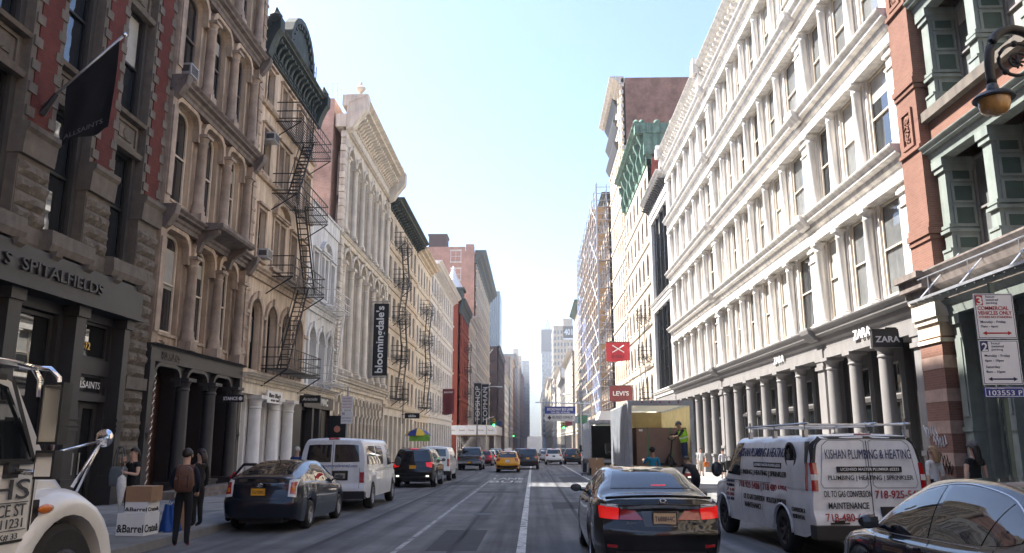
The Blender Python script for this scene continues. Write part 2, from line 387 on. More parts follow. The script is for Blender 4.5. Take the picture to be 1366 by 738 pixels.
def window(fr, u, v, wd, ht, w=-.22, fm=whitepaint, pane=glass, style='hung', t=.07, rise=0, kind='round', name='window', parent=None):
    key = (fr.k, round(wd, 2), round(ht, 2), fm.name, pane.name, style, t, round(rise, 2), kind)
    if key not in WC:
        f = fr.unit(); p = fr.unit(); a, b = -wd/2, wd/2
        if rise:
            band_arch(f, a+t, b-t, 0, ht-t, rise-t, t, -.06, .0, kind); f.box(a+t, b-t, 0, t, -.06, 0)
            P = [(a+.02, .01), *[(x, y) for x, y in apts(a+.02, b-.02, ht-.02, rise-.02, kind)], (b-.02, .01)]
            p.poly([(x, y, -.075) for x, y in P])
        else:
            ring(f, a, b, 0, ht, t, -.06, 0); p.quad((a+.02, .02, -.075), (b-.02, .02, -.075), (b-.02, ht-.02, -.075), (a+.02, ht-.02, -.075))
        if 'hung' in style: f.box(a+t, b-t, ht*.5-.03, ht*.5+.03, -.05, .012)
        if 'mull' in style: f.box(-.03, .03, t, ht-t-(.02 if rise else 0), -.055, .008)
        if 'trans' in style: f.box(a+t, b-t, ht*.72-.03, ht*.72+.03, -.05, .01)
        if 'bars' in style:
            for q in (.25, .5, .75): f.box(a+t, b-t, ht*q-.015, ht*q+.015, -.05, .01)
        mf = f.mesh(name); setm(mf, fm); mp = p.mesh('pane'); setm(mp, pane); WC[key] = (mf, mp)
    mf, mp = WC[key]; o = fr.put(name, mf, u, v, w, parent); obj('pane', mp, None, o)
    if name == 'window' and fm is not creamwood or (name == 'window' and rise):
        if BR.random() < .34:       # blinds and curtains drawn to different heights behind the glass line
            f = BR.choice((.2, .35, .5, .8)); k2 = key+('blind', f); h2 = ht-rise
            if k2 not in WC: b = fr.unit(); b.box(-wd/2+t, wd/2-t, t+(h2-t)*(1-f), h2-t*.6, -.074, -.066); WC[k2] = b.mesh('blind'); setm(WC[k2], blind)
            obj('blind', WC[k2], None, o)
    return o
def col_mesh(fr, h, r, m, base=.35, cap=.4, n=12, plinth=True, rings=(), taper=.88, name='column', square=0.):
    b = fr.unit(); rt = r*taper
    if plinth: b.box(-r*1.35, r*1.35, 0, base*.45, -r*1.35, r*1.35)
    prof = [(r*1.3, base*.45), (r*1.32, base*.62), (r*1.12, base*.72), (r*1.18, base*.85), (r, base)]
    for q in rings: prof += [(r*.99, q-.09), (r*1.22, q-.06), (r*1.25, q+.04), (r*1.0, q+.1)]
    prof += [(rt, h-cap), (rt*1.14, h-cap+.03), (rt*1.14, h-cap+.08), (rt*1.02, h-cap+.11), (rt*1.1, h-cap*.5), (rt*1.4, h-cap*.26)]
    b.lathe(prof, n=n, axis=1); b.box(-r*1.38, r*1.38, h-cap*.26, h, -r*1.38, r*1.38)
    me = b.mesh(name); setm(me, m)
    me.polygons.foreach_set('use_smooth', [True]*len(me.polygons)); me.set_sharp_from_angle(angle=R(40)); return me
def cornice(fr, u0, u1, v, hgt, proj, m, name='cornice', w=0):
    """classical moulding with its top at v"""
    b = fr.mb(); h, p = hgt, proj
    b.ext([(w-.3, v-h), (w+.08, v-h), (w+.1, v-h*.72), (w+p*.35, v-h*.62), (w+p*.38, v-h*.42), (w+p*.72, v-h*.34), (w+p*.76, v-h*.22), (w+p*.95, v-h*.1), (w+p, v-h*.04), (w+p, v), (w-.3, v)], u0, u1)
    return fr.part(name, b, m)
def bracket_mesh(fr, wd, h, p, m, name='bracket'):
    b = fr.unit(); P = [(-.05, 0), (.06*p/.4, 0), (.10, h*.2), (p*.35, h*.42), (p*.5, h*.62), (p*.95, h*.8), (p, h), (-.05, h)]
    b.ext(P, -wd/2, wd/2); me = b.mesh(name); setm(me, m); return me
def fire_escape(name, label, side, y0, y1, levels, m, X=None, proj=1.05, group=None, ladder_to=None, step=.24, roof_ladder=None):
    """one iron fire escape: a balcony per storey (floor grate, rails) with a ladder stair between"""
    X = X if X is not None else (XL if side < 0 else XR)
    t = thing(name, label, 'fire escape', (X, y0, levels[0]), group=group); fr = Fr(t, (X, 0, 0), (0, 1, 0), (1, 0, 0) if side < 0 else (-1, 0, 0))
    for i, z in enumerate(levels):
        b = fr.mb(); n = int((proj-.1)/.1)
        for k in range(n+1): b.box(y0, y1, z-.02, z+.01, .06+k*(proj-.1)/n-.012, .06+k*(proj-.1)/n+.012)
        for q in (y0, (y0+y1)/2, y1): b.box(q-.02, q+.02, z-.06, z-.021, .0, proj)
        pl = fr.part('balcony_floor', b, m)
        g = fr.mb()
        for hh in (.12, .5, .95):
            g.box(y0, y1, z+hh-.02, z+hh+.02, proj-.04, proj); g.box(y0-.02, y0+.02, z+hh-.02, z+hh+.02, 0, proj-.041); g.box(y1-.02, y1+.02, z+hh-.02, z+hh+.02, 0, proj-.041)
        nn = max(2, int((y1-y0)/.42))
        for k in range(nn+1):
            q = y0+(y1-y0)*k/nn; g.box(q-.014, q+.014, z, z+.95, proj-.055, proj-.041)
        fr.part('balcony_rail', g, m)
        for q in (y0+.02, y1-.02): s = fr.mb(); s.bar((q, z-.06, proj-.05), (q, z-.85, .0), .045); fr.part('balcony_brace', s, m)
        if i+1 < len(levels):
            z2 = levels[i+1]; L = fr.mb(); a, c = (y0+.9, y1-1.1) if i % 2 == 0 else (y1-.9, y0+1.1); c = a+(c-a)*min(1, (z2-z)*.62/abs(c-a))
            for w in (.45, .95): L.bar((a, z, w), (c, z2, w), .06); L.bar((a, z+.75, w), (c, z2+.75, w), .03)
            ns = int((z2-z)/step)
            for k in range(1, ns): f = k/ns; L.box(a+(c-a)*f-.07, a+(c-a)*f+.07, z+(z2-z)*f-.012, z+(z2-z)*f+.012, .45, .95)
            fr.part('stair', L, m)
    def vlad(za, zb, u, w):
        L = fr.mb()
        for d in (-.2, .2): L.box(u+d-.018, u+d+.018, za, zb, w-.018, w+.018)
        for k in range(int((zb-za)/.3)): L.box(u-.18, u+.18, za+.15+k*.3-.01, za+.15+k*.3+.01, w-.012, w+.012)
        fr.part('ladder', L, m)
    if ladder_to is not None: vlad(ladder_to, levels[0]+.9, y0+.8, proj+.03)
    if roof_ladder is not None: vlad(levels[-1], roof_ladder, y1-.7, .3)
    return t

# ================================================================== right: long white cast-iron block (R2)
def build_white_block():
    Y0, Y1 = 24.5, 68.2
    r = building('cast_iron_building', 1, Y0, 'long sunlit white cast-iron block with rows of columns and grey shop floor')
    fr = front(r, 1); mass(r, 1, Y0, Y1, 26.6, pinkbrick, -1.3, 16)
    LV = [6.28, 11.12, 15.9, 20.66, 25.45]; PIL = [24.5, 33.1, 51.0, 67.45]; PW = .75
    bays = []
    for (a, b), n in zip(zip(PIL, PIL[1:]), (3, 6, 6)):
        s = a+PW; p = (b-s)/n
        for k in range(n): bays.append((s+k*p, s+(k+1)*p, k == n-1))
    colm = col_mesh(fr, 3.55, .185, whiteiron); rnd = random.Random(3)
    for i in range(4):
        v0, v1 = LV[i], LV[i+1]; h = v1-v0
        holes = []
        for a, b, last in bays:
            c = (a+b)/2+(.1 if not last else .0); holes.append((c-.8, c+.8, v0+.3, v1-1.22))
        fr.part('storey_wall', wall(fr.mb(), Y0, Y1, v0, v1-1.2, holes, -.14, .2), whiteiron)
        b = fr.mb(); b.box(Y0, Y1, v1-1.2, v1-.86, -.4, .24); fr.part('lintel', b, whiteiron)
        for k, (a, bb, last) in enumerate(bays):
            c = (a+bb)/2+(.1 if not last else 0)
            q = rnd.random(); wlast = window(fr, c, v0+.31, 1.58, h-1.55, -.22, creamwood, glass2 if q < .5 else (blind if q < .7 else glass), 'hung', .085)
            if rnd.random() < .45:      # roller blind drawn part of the way
                f = rnd.choice((.18, .3, .42, .55)); key = (fr.k, 'blind', f, round(h, 1))
                if key not in WC: bl = fr.unit(); bl.box(-.69, .69, (h-1.55)*(1-f), h-1.64, -.073, -.065); WC[key] = bl.mesh('blind'); setm(WC[key], blind)
                obj('blind', WC[key], None, wlast)
            pl = fr.unit() if k == 0 and i == 0 else None
            if k == 0 and i == 0:
                pl.box(-.17, .17, 0, 3.55, -.06, .0); pm = pl.mesh('jamb_pilaster'); setm(pm, whiteiron); build_white_block.pm = pm
            fr.put('jamb_pilaster', build_white_block.pm, bb-.02 if not last else bb-.22, v0+.02, -.08)
            fr.put('column', colm, bb-(0 if not last else .3), v0+.01, .07)
        for p in PIL:
            b = fr.mb(); e = min(p+PW, Y1)
            b.box(p, e, v0+.3, v1-1.5, -.5, .1); b.box(p-.06, e+.06, v0, v0+.3, -.5, .17); b.box(p-.08, e+.08, v1-1.5, v1-1.38, -.5, .18); b.box(p-.03, e+.03, v1-1.38, v1-.86, -.5, .14)
            b.box(p-.08, e+.08, v1-1.95, v1-1.88, -.5, .16)
            fr.part('pilaster', b, whiteiron)
    for i, v in enumerate(LV):
        cornice(fr, Y0, Y1, v, .86, .6, greyiron if i == 0 else whiteiron, 'band_cornice')
        if i < 5:
            for p in PIL[1:3]:
                b = fr.mb(); b.ext([(.3, v-.5), (.45, v-.45), (.7, v-.2), (.76, v-.05), (.76, v+.05), (.3, v+.05)], p-.1, p+PW+.1); fr.part('cornice_break', b, greyiron if i == 0 else whiteiron)
    # crowning entablature
    b = fr.mb(); b.box(Y0, Y1, 25.46, 26.35, -.6, .14); fr.part('frieze', b, whiteiron)
    br = bracket_mesh(fr, .22, .62, .48, whiteiron); n = 66
    for k in range(n): fr.put('bracket', br, Y0+.35+k*(Y1-Y0-.7)/(n-1), 25.75, .14)
    cornice(fr, Y0, Y1, 27.0, .65, .8, whiteiron, 'crown_cornice', .1)
    for p in (25.3, 51.2, 67.7):
        b = fr.mb(); b.box(p-.35, p+.35, 25.5, 26.4, .15, .75); b.box(p-.42, p+.42, 26.4, 27.25, .15, 1.05); b.box(p-.25, p+.25, 27.25, 27.55, .4, 1.0); fr.part('cornice_block', b, whiteiron)
    # shop floor, painted grey
    g0 = gz(Y1)-.6
    hs = []
    for a, bb, last in bays:
        c = (a+bb)/2+.1; hs += [(c-.7, c+.7, .45, 3.2), (c-.7, c+.7, 3.36, 4.55)]
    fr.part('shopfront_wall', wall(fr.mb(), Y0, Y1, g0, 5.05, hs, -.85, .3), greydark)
    b = fr.mb(); b.box(Y0, Y1, 5.05, 5.42, -.86, .14); fr.part('lintel', b, greyiron)
    cg = col_mesh(fr, 5.05+.75, .25, greyiron, base=1.75, cap=.5, rings=(), taper=.92)
    for a, bb, last in bays:
        c = (a+bb)/2+.1
        window(fr, c, .46, 1.38, 2.73, -.97, greyiron, glassflat, 'plain', .07, name='shop_window'); window(fr, c, 3.37, 1.38, 1.17, -.97, greyiron, glassflat, 'plain', .06, name='transom_window')
        fr.put('column', cg, bb-(0 if not last else .3), -.75, -.1)
        b = fr.mb(); b.box(bb-.24, bb+.24, gz(bb), .75, -.34, .16); b.box(bb-.3, bb+.3, .75, .9, -.4, .22); fr.part('pedestal', b, greyiron)
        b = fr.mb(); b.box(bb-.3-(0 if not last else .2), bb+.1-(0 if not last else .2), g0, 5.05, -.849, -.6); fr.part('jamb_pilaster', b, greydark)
    for p in PIL:
        e = min(p+PW, Y1); b = fr.mb(); b.box(p, e, g0, 4.6, -.8, .14); b.box(p-.08, e+.08, 4.6, 4.75, -.8, .22); b.box(p-.1, e+.1, 4.95, 5.44, -.8, .2); b.box(p-.02, e+.02, 4.75, 4.95, -.8, .16)
        b.box(p-.06, e+.06, 1.3, 1.45, -.8, .2); fr.part('pilaster', b, greyiron)
    fr.text('ZARA', signwhite, 28.9, 5.56, .2, 1.55, .36, .06, .02); fr.text('ZARA', signwhite, 38.8, 5.6, .2, 1.6, .36, .06, .02)
    s = thing('hanging_sign', 'dark projecting shop sign with white letters beside the brick pier', 'sign', (XR, 26.3, 5.0))
    b = MB(); b.box(-.98, -.03, -.09, .09, -.26, .30); b.box(-1.0, -.02, -.11, .11, .30, .34); obj('sign_box', b, charcoal, s)
    b = MB(); b.box(-.5, -.0, -.02, .02, .345, .40); b.box(-.03, .0, -.1, .1, -.3, .5); obj('wall_bracket', b, blackiron, s)
    text('ZARA', signwhite, s, (-.5, -.1, .0), (1, 0, 0), (0, 0, 1), .78, .2, .02, .02)
build_white_block()

# ================================================================== right: brick and green iron building (R1)
def build_green_iron():
    Y0, Y1 = 12.0, 24.46
    r = building('brick_iron_building', 1, Y0, 'orange brick pier building with green iron window bays and storefront')
    fr = front(r, 1); mass(r, 1, Y0, Y1, 26, brownbrick, -1.6, 14)
    # corner pier
    p0, p1 = 23.15, 24.44
    def blk(name, a, b_, v0, v1, w0, w1, m): b = fr.mb(); b.box(a, b_, v0, v1, w0, w1); return fr.part(name, b, m)
    blk('pier_shaft', p0, p1, gz(25), 5.25, -1.5, .32, orangebrick)
    for v in (1.05, 1.95, 2.85, 3.8): blk('stone_course', p0-.012, p1+.0, v, v+.36, -1.4, .335, mat('band_stone', (.40, .27, .215), .85, .25, 3))
    blk('plinth', p0-.05, p1, gz(25)-.1, .75, -1.4, .40, stonetrim)
    for v, d, hh in ((4.55, .06, .12), (4.72, .03, .4), (5.12, .1, .16), (5.28, .16, .5), (5.78, .22, .16)): blk('capital_course', p0-d, p1+.0, v, v+hh-.005, -1.4, .32+d, cream2 if hh != .4 else tanwall)
    blk('cornice_return', p0-.12, p1, 5.95, 6.12, -1.4, .62, browntrim); blk('cornice_return', p0-.16, p1, 6.125, 6.42, -1.4, .8, browntrim); blk('cornice_return', p0-.2, p1, 6.425, 6.6, -1.4, .95, browntrim)
    for i in range(5):
        v0 = 6.6+4.8*i
        blk('pier_shaft', p0, p1, v0, v0+4.79, -1.5, .3, orangebrick)
        for d, a, hh in ((.05, 1.0, .14), (.1, 1.15, .2), (.04, 1.36, .16)): blk('string_course', p0-d, p1, v0+a, v0+a+hh-.01, -1.4, .3+d, orangebrick)
        # carved terracotta panel
        u0, u1, a0, a1 = p0+.28, p1-.28, v0+4.05, v0+5.3
        b = fr.mb(); ring(b, u0, u1, a0, a1, .12, .3, .37); pn = fr.part('terracotta_panel', b, orangebrick)
        b = fr.mb(); rr = random.Random(i)
        for k in range(16):
            cu, cv = rr.uniform(u0+.22, u1-.22), rr.uniform(a0+.22, a1-.22); t0 = rr.uniform(0, 6)
            b.tube([(cu+.11*math.cos(t0+q)*(1-q*.1), cv+.11*math.sin(t0+q)*(1-q*.1), .32) for q in [x*.7 for x in range(8)]], .03, 5)
        fr.part('carved_scroll', b, orangebrick, True, pn)
        blk('capital_course', p0-.06, p1, v0+3.85, v0+3.97, -1.4, .38, orangebrick)
    # iron bays above the shop
    PU = [22.75, 20.35, 17.95, 15.55, 13.1]
    for i in range(4):
        v0 = 6.6+4.8*i; top = v0+3.25
        blk('brick_band', Y0, p0, top+.55, v0+4.62, -1.5, .0, orangebrick)
        cornice(fr, Y0, p0, top+.55, .5, .38, greenpaint, 'iron_lintel'); b = fr.mb(); b.box(Y0, p0, v0-.18 if i else v0-.02, v0+.12, -1.5, .22); fr.part('sill', b, stonetrim if i else browntrim)
        for k, u in enumerate(PU):
            b = fr.mb(); b.box(u-.2, u+.2, v0+.12, top+.05, -.95, .0); b.box(u-.26, u+.26, v0+.12, v0+.5, -.9, .06); b.box(u-.24, u+.24, v0+.5, v0+.58, -.9, .09)
            b.box(u-.26, u+.26, v0+1.05, v0+1.14, -.9, .08); b.box(u-.23, u+.23, v0+1.2, v0+1.3, -.9, .05); b.box(u-.27, u+.27, top-.35, top-.2, -.9, .07); b.box(u-.3, u+.3, top-.2, top+.05, -.9, .12)
            po = fr.part('iron_pilaster', b, greenpaint)
            q = fr.mb()
            for (a, c) in ((.25, .95), (1.2, 1.85), (1.92, 2.5), (2.57, 3.05)):     # raised frames of the panelled jamb (the faces between are the recessed panels)
                for wa, wb, va, vb in ((-.78, -.7, a, c), (-.2, -.12, a, c), (-.7, -.2, a, a+.07), (-.7, -.2, c-.07, c)): q.box(u-.235, u-.2, v0+va, v0+vb, wa, wb)
            fr.part('jamb_panel_frame', q, greenpaint, parent=po)
            for (a, c) in ((.32, .88), (1.27, 1.78), (1.99, 2.43), (2.64, 2.98)):
                q = fr.mb(); q.box(u-.212, u-.2005, v0+a, v0+c, -.69, -.21); fr.part('jamb_panel', q, greendark, parent=po)
            if k < len(PU)-1:
                c = (u+PU[k+1])/2; wd = u-PU[k+1]-.4
                window(fr, c, v0+.13, wd, top-v0-.1, -.8, greyiron, glass2 if k % 2 == 0 else glass, 'hung', .1)
    # shop: cornice, canopy, green piers and doors
    b = fr.mb(); b.ext([(-.5, 5.75), (.2, 5.75), (.25, 6.0), (.5, 6.15), (.6, 6.4), (.75, 6.55), (.75, 6.6), (-.5, 6.6)], Y0, p0-.2); fr.part('shop_cornice', b, browntrim)
    hs = [(21.0, 22.4, .3, 4.9), (18.9, 20.5, .3, 4.9), (16.2, 18.4, .3, 4.9), (13.2, 15.6, .3, 4.9)]
    fr.part('storefront_wall', wall(fr.mb(), Y0, p0, gz(24)-.3, 5.75, hs, -.35, .5), greenpaint)
    for a, b_, c, e in hs:
        window(fr, (a+b_)/2, c+.01, b_-a, e-c-.02, -.6, greenpaint, glassflat, 'mulltrans', .12, name='shop_window')
    for u in (22.78, 20.75, 18.65, 15.9):
        b = fr.mb(); b.box(u-.22, u+.22, gz(u), 5.0, -.35, .02); b.box(u-.28, u+.28, gz(u), .9, -.35, .08); b.box(u-.27, u+.27, 2.0, 2.12, -.35, .06); b.box(u-.28, u+.28, 5.0, 5.3, -.35, .1); b.box(u-.14, u+.14, 2.4, 4.6, .021, .05); fr.part('iron_pier', b, greenpaint)
    b = fr.mb(); b.ext([(-.3, 5.3), (.1, 5.3), (.16, 5.55), (.3, 5.7), (-.3, 5.7)], Y0, p0-.02); fr.part('shop_lintel', b, greenpaint)
    c = thing('entrance_canopy', 'thin pale metal canopy hung on rods over the green storefront', 'canopy', (XR, 19, 5.8)); cf = front(c, 1)
    b = cf.mb(); b.ext([(.5, 5.72), (1.3, 5.58), (1.3, 5.65), (.5, 5.80)], 13, 22.9)
    for k in range(24): b.ext([(.55, 5.66), (1.27, 5.53), (1.27, 5.58), (.55, 5.71)], 13.1+k*.42, 13.14+k*.42)
    cf.part('canopy_sheet', b, alu)
    for u in (22.3, 20.2, 18.0, 15.6): b = cf.mb(); b.bar((u, 5.62, 1.25), (u, 6.95, .0), .03); b.bar((u, 5.66, .95), (u, 6.3, .95), .025); cf.part('rod', b, steel)
    b = cf.mb(); b.bar((13, 6.3, .95), (22.9, 6.3, .95), .025); cf.part('rail', b, steel)
    # sprayed tags on the pier
    rr = random.Random(11)
    for q, (u, v) in enumerate(((23.8, 1.7), (24.3, 2.0), (23.75, 1.2), (24.3, 1.25), (23.6, .95))):
        b = fr.mb(); pts = []; x = -.35
        for k in range(16): pts.append((u+.38-k*.05+.05*math.sin(k*2.3+q), v+.17*math.sin(k*1.9+q*1.3)+.05*rr.random(), .338))
        b.tube(pts, .014, 4); fr.part('painted_tag', b, signwhite if q < 2 else blackpaint, parent=None)
build_green_iron()
# ================================================================== left: brick building with rough stone piers (L1)
def build_brick_stone():
    Y0, Y1 = 10.5, 25.24
    r = building('brick_stone_building', -1, Y0, 'dark red brick building with rough stone piers above a black storefront')
    fr = front(r, -1); mass(r, -1, Y0, Y1, 35.5, redbrick, -.75, 14)
    def blk(name, a, b_, v0, v1, w0, w1, m): b = fr.mb(); b.box(a, b_, v0, v1, w0, w1); return fr.part(name, b, m)
    piers = [(10.55, 12.0), (13.7, 15.0), (16.65, 17.98), (19.28-1.0+1.0-1.28, 19.28)]
    piers = [(11.95, 13.25), (14.95, 16.25), (17.95, 19.25), (20.95, 22.25), (23.95, 25.22)]
    rr = random.Random(5)
    # rock-faced blocks: a small set of rough meshes shared by all blocks
    def rock(wd, ht, seed):
        q = random.Random(seed); b = fr.unit(); m_, n_ = 7, 3
        def fn(s, t):
            e = min(s, 1-s, t, 1-t); dz = 0 if e < .01 else .05+.09*q.random()
            return ((s-.5)*wd, t*ht, dz)
        b.grid(fn, m_, n_)
        c = [(-wd/2, 0), (wd/2, 0), (wd/2, ht), (-wd/2, ht)]
        for k in range(4):
            (a0, b0), (a1, b1) = c[k], c[(k+1) % 4]; b.quad((a0, b0, 0), (a1, b1, 0), (a1, b1, -.25), (a0, b0, -.25))
        me = b.mesh('stone_block'); setm(me, rockstone); return me
    full = [rock(1.24, .36, k) for k in range(5)]; half = [rock(.61, .36, 10+k) for k in range(5)]
    for i, (a, b_) in enumerate(piers):
        vis = i >= 2
        c = (a+b_)/2
        lows = [(-.55 if i == 4 else 6.95, 8.6)]
        for v0, v1 in lows:
            v = v0; row = 0
            while v < v1-.3:
                if abs(v-3.45) < .2 and i == 4: blk('pier_cap', a-.03, b_+.0, v, v+.37, -.2, .12, stonetrim)
                elif row % 2: fr.put('stone_block', full[rr.randrange(5)], c, v, .0)
                else: fr.put('stone_block', half[rr.randrange(5)], c-.315, v, .0); fr.put('stone_block', half[rr.randrange(5)], c+.315, v, .0)
                v += .385; row += 1
        blk('pier_core', a, b_, (-.6 if i == 4 else 6.4), 8.6, -.7, -.02, stonetrim)
        b = fr.mb(); b.ext([(-.6, 8.6), (.1, 8.6), (.14, 9.15), (.22, 9.25), (.22, 9.38), (.1, 9.42), (-.6, 9.42)], a-.03, b_+.0); fr.part('pier_cap', b, stonetrim)
        for f in range(5):
            v0 = 9.43 if f == 0 else 6.95+4.75*f+2.5-4.75+2.25
        b = fr.mb(); b.box(a+.22, b_-.22, 9.43, 34.4, -.7, .0); fr.part('brick_pier', b, redbrick)
        b = fr.mb(); b.box(a, a+.215, 9.43, 34.4, -.7, -.03); b.box(b_-.215, b_, 9.43, 34.4, -.7, -.03); fr.part('pier_edge', b, stonetrim)
        q = fr.unit(); q.box(-.16, .16, 0, .26, -.3, .018); qm = q.mesh('quoin'); setm(qm, stonetrim)
        if vis:
            for s_ in (a+.2, b_-.2):
                v = 9.6
                while v < 19: fr.put('quoin', qm, s_, v, 0); v += .62
    wins = [(13.25, 14.95), (16.25, 17.95), (19.25, 20.95), (22.25, 23.95)]
    for k, (a, b_) in enumerate(wins):
        for f in range(6):
            v0 = 6.97+4.72*f; c = (a+b_)/2
            b = fr.mb(); b.box(a, b_, v0+3.6, v0+4.72, -.7, -.28); sp = fr.part('spandrel', b, stonetrim)
            if k >= 1 and f < 3:
                b = fr.mb(); ring(b, a+.18, b_-.18, v0+3.78, v0+4.55, .08, -.28, -.22); b.box(a+.45, b_-.45, v0+3.98, v0+4.35, -.28, -.24)
                b.lathe([(.0, -.19), (.16, -.2), (.2, -.24)], (c, v0+4.16, 0), 10, 2); fr.part('carved_panel', b, stonetrim, parent=sp)
                b = fr.mb(); b.ext([(-.3, v0+3.55), (-.1, v0+3.55), (-.06, v0+3.7), (-.3, v0+3.72)], a, b_); fr.part('moulding', b, stonetrim, parent=sp); b = fr.mb(); b.ext([(-.3, v0+4.62), (-.05, v0+4.62), (.0, v0+4.72), (-.3, v0+4.74)], a, b_); fr.part('moulding', b, stonetrim, parent=sp)
            for s_ in (0, 1):
                b = fr.mb(); u = a if s_ == 0 else b_-.2; b.box(u, u+.2, v0, v0+3.6, -.7, -.3); fr.part('jamb', b, greydark)
            window(fr, c, v0+.04, b_-a-.4, 3.54, -.42, blackpaint, glass, 'hung', .09)
        # heavy sill blocks over the shop
        b = fr.mb(); b.ext([(-.5, 6.42), (.3, 6.42), (.36, 6.6), (.34, 6.95), (.2, 6.97), (-.5, 6.97)], a-.15, b_+.15); fr.part('sill_block', b, stonetrim)
        for e in (a-.05, b_-.25):
            b = fr.mb(); b.ext([(.2, 6.05), (.3, 6.2), (.42, 6.3), (.46, 6.42), (.2, 6.42)], e, e+.3); fr.part('scroll_bracket', b, stonetrim)
    b = fr.mb(); b.ext([(-.6, 6.35), (.05, 6.35), (.1, 6.5), (.1, 6.9), (-.6, 6.9)], Y0, Y1); fr.part('string_course', b, stonetrim)
    cornice(fr, Y0, Y1, 35.6, 1.4, 1.1, stonetrim)
    # storefront
    b = fr.mb(); b.box(Y0, 24.05, 5.45, 6.34, -.6, .32); b.box(Y0, 24.12, 5.33, 5.45, -.6, .4); fr.part('fascia', b, charcoal)
    fr.text('ALLSAINTS  SPITALFIELDS', charcoal, 18.15, 5.87, .35, 7.0, .31, .08, .01)
    fr.part('storefront_wall', wall(fr.mb(), Y0, 23.94, gz(25)-.5, 5.33, [(18.75, 20.75, .1, 5.05), (15.4, 18.0, .1, 5.05), (11.5, 14.6, .1, 5.05), (21.62, 23.45, 4.05, 5.1), (21.62, 23.45, 3.05, 3.6), (21.62, 23.45, gz(22)+.1, 2.85)], -.25, .45), charcoal)
    window(fr, 19.75, .12, 2.0, 4.9, -.4, charcoal, glassflat, 'plain', .1, name='shop_window'); window(fr, 16.7, .12, 2.6, 4.9, -.4, charcoal, glassflat, 'plain', .1, name='shop_window'); window(fr, 13.05, .12, 3.1, 4.9, -.4, charcoal, glassflat, 'plain', .1, name='shop_window')
    tw = window(fr, 22.53, 4.06, 1.82, 1.03, -.35, charcoal, glassflat, 'plain', .07, name='transom_window'); window(fr, 22.53, 3.06, 1.82, .53, -.35, charcoal, glassflat, 'plain', .05, name='transom_window')
    fr.text('512', mat('gilt', (.7, .45, .12), .4, 0), 22.45, 4.42, -.40, .42, .22, .01, .03); fr.text('ALLSAINTS', signwhite, 22.7, 3.33, -.40, 1.4, .2, .008, .008)
    for s_ in (0, 1):
        u = 22.08 if s_ == 0 else 22.99; d = window(fr, u, gz(22)+.12, .9, 2.72-gz(22)-.02, -.45, charcoal, glassflat, 'plain', .16, name='door')
        b = fr.unit(); b.bar((.3 if s_ == 0 else -.3, .9, .05), (.3 if s_ == 0 else -.3, 1.5, .05), .03); obj('handle', b, steel, d)
    for u in (21.2, 18.35, 15.0, 23.7):
        b = fr.mb(); wd = .24 if u != 23.7 else .16; b.box(u-wd, u+wd, gz(25), 5.33, -.25, .12); b.box(u-wd-.06, u+wd+.06, gz(25), .75, -.25, .18)
        for v in (2.0, 2.12, 2.3): b.box(u-wd-.05, u+wd+.05, v, v+.07, -.25, .17)
        b.box(u-wd-.05, u+wd+.05, 5.05, 5.33, -.25, .19); fr.part('storefront_pilaster', b, charcoal)
    # black flag on its pole
    fl = thing('flag', 'black store flag with lettering hanging from a slanted pole on red brick', 'flag', (XL, 18.6, 10.06))
    p0, p1 = Vector((.0, .0, 0)), Vector((1.89, .05, 1.98))
    b = MB(); b.tube([p0, p1], .035, 8); obj('pole', b, steel, fl, smooth=True); b = MB(); b.ball(tuple(p1), .07); obj('finial', b, chrome, fl, smooth=True)
    b = MB(); b.tube([(0, 0, -.22), (.12, .0, -.05), p0+(p1-p0)*.17], [.1, .075, .06], 8); obj('pole_socket', b, blackiron, fl)
    def fn(s, t):
        p = p0+(p1-p0)*(.29+.65*s)
        d = (1.6+.85*s)*t
        return (p.x+.02*math.sin(t*3)*s, p.y+.10*math.sin(s*9+t*2)*t, p.z-d)
    b = MB(); b.grid(fn, 24, 14); fo = obj('cloth', b, tarblack, fl, smooth=True)
    q0, q1 = Vector(fn(.08, .93)), Vector(fn(.93, .93))
    text('ALLSAINTS', mat('flag_letter', (.12, .12, .12), .8, 0), fl, (q0+q1)/2+Vector((0, -.12, .0)), q1-q0, (0, 0, 1), (q1-q0).length*.95, .12, .004, .0)
build_brick_stone()

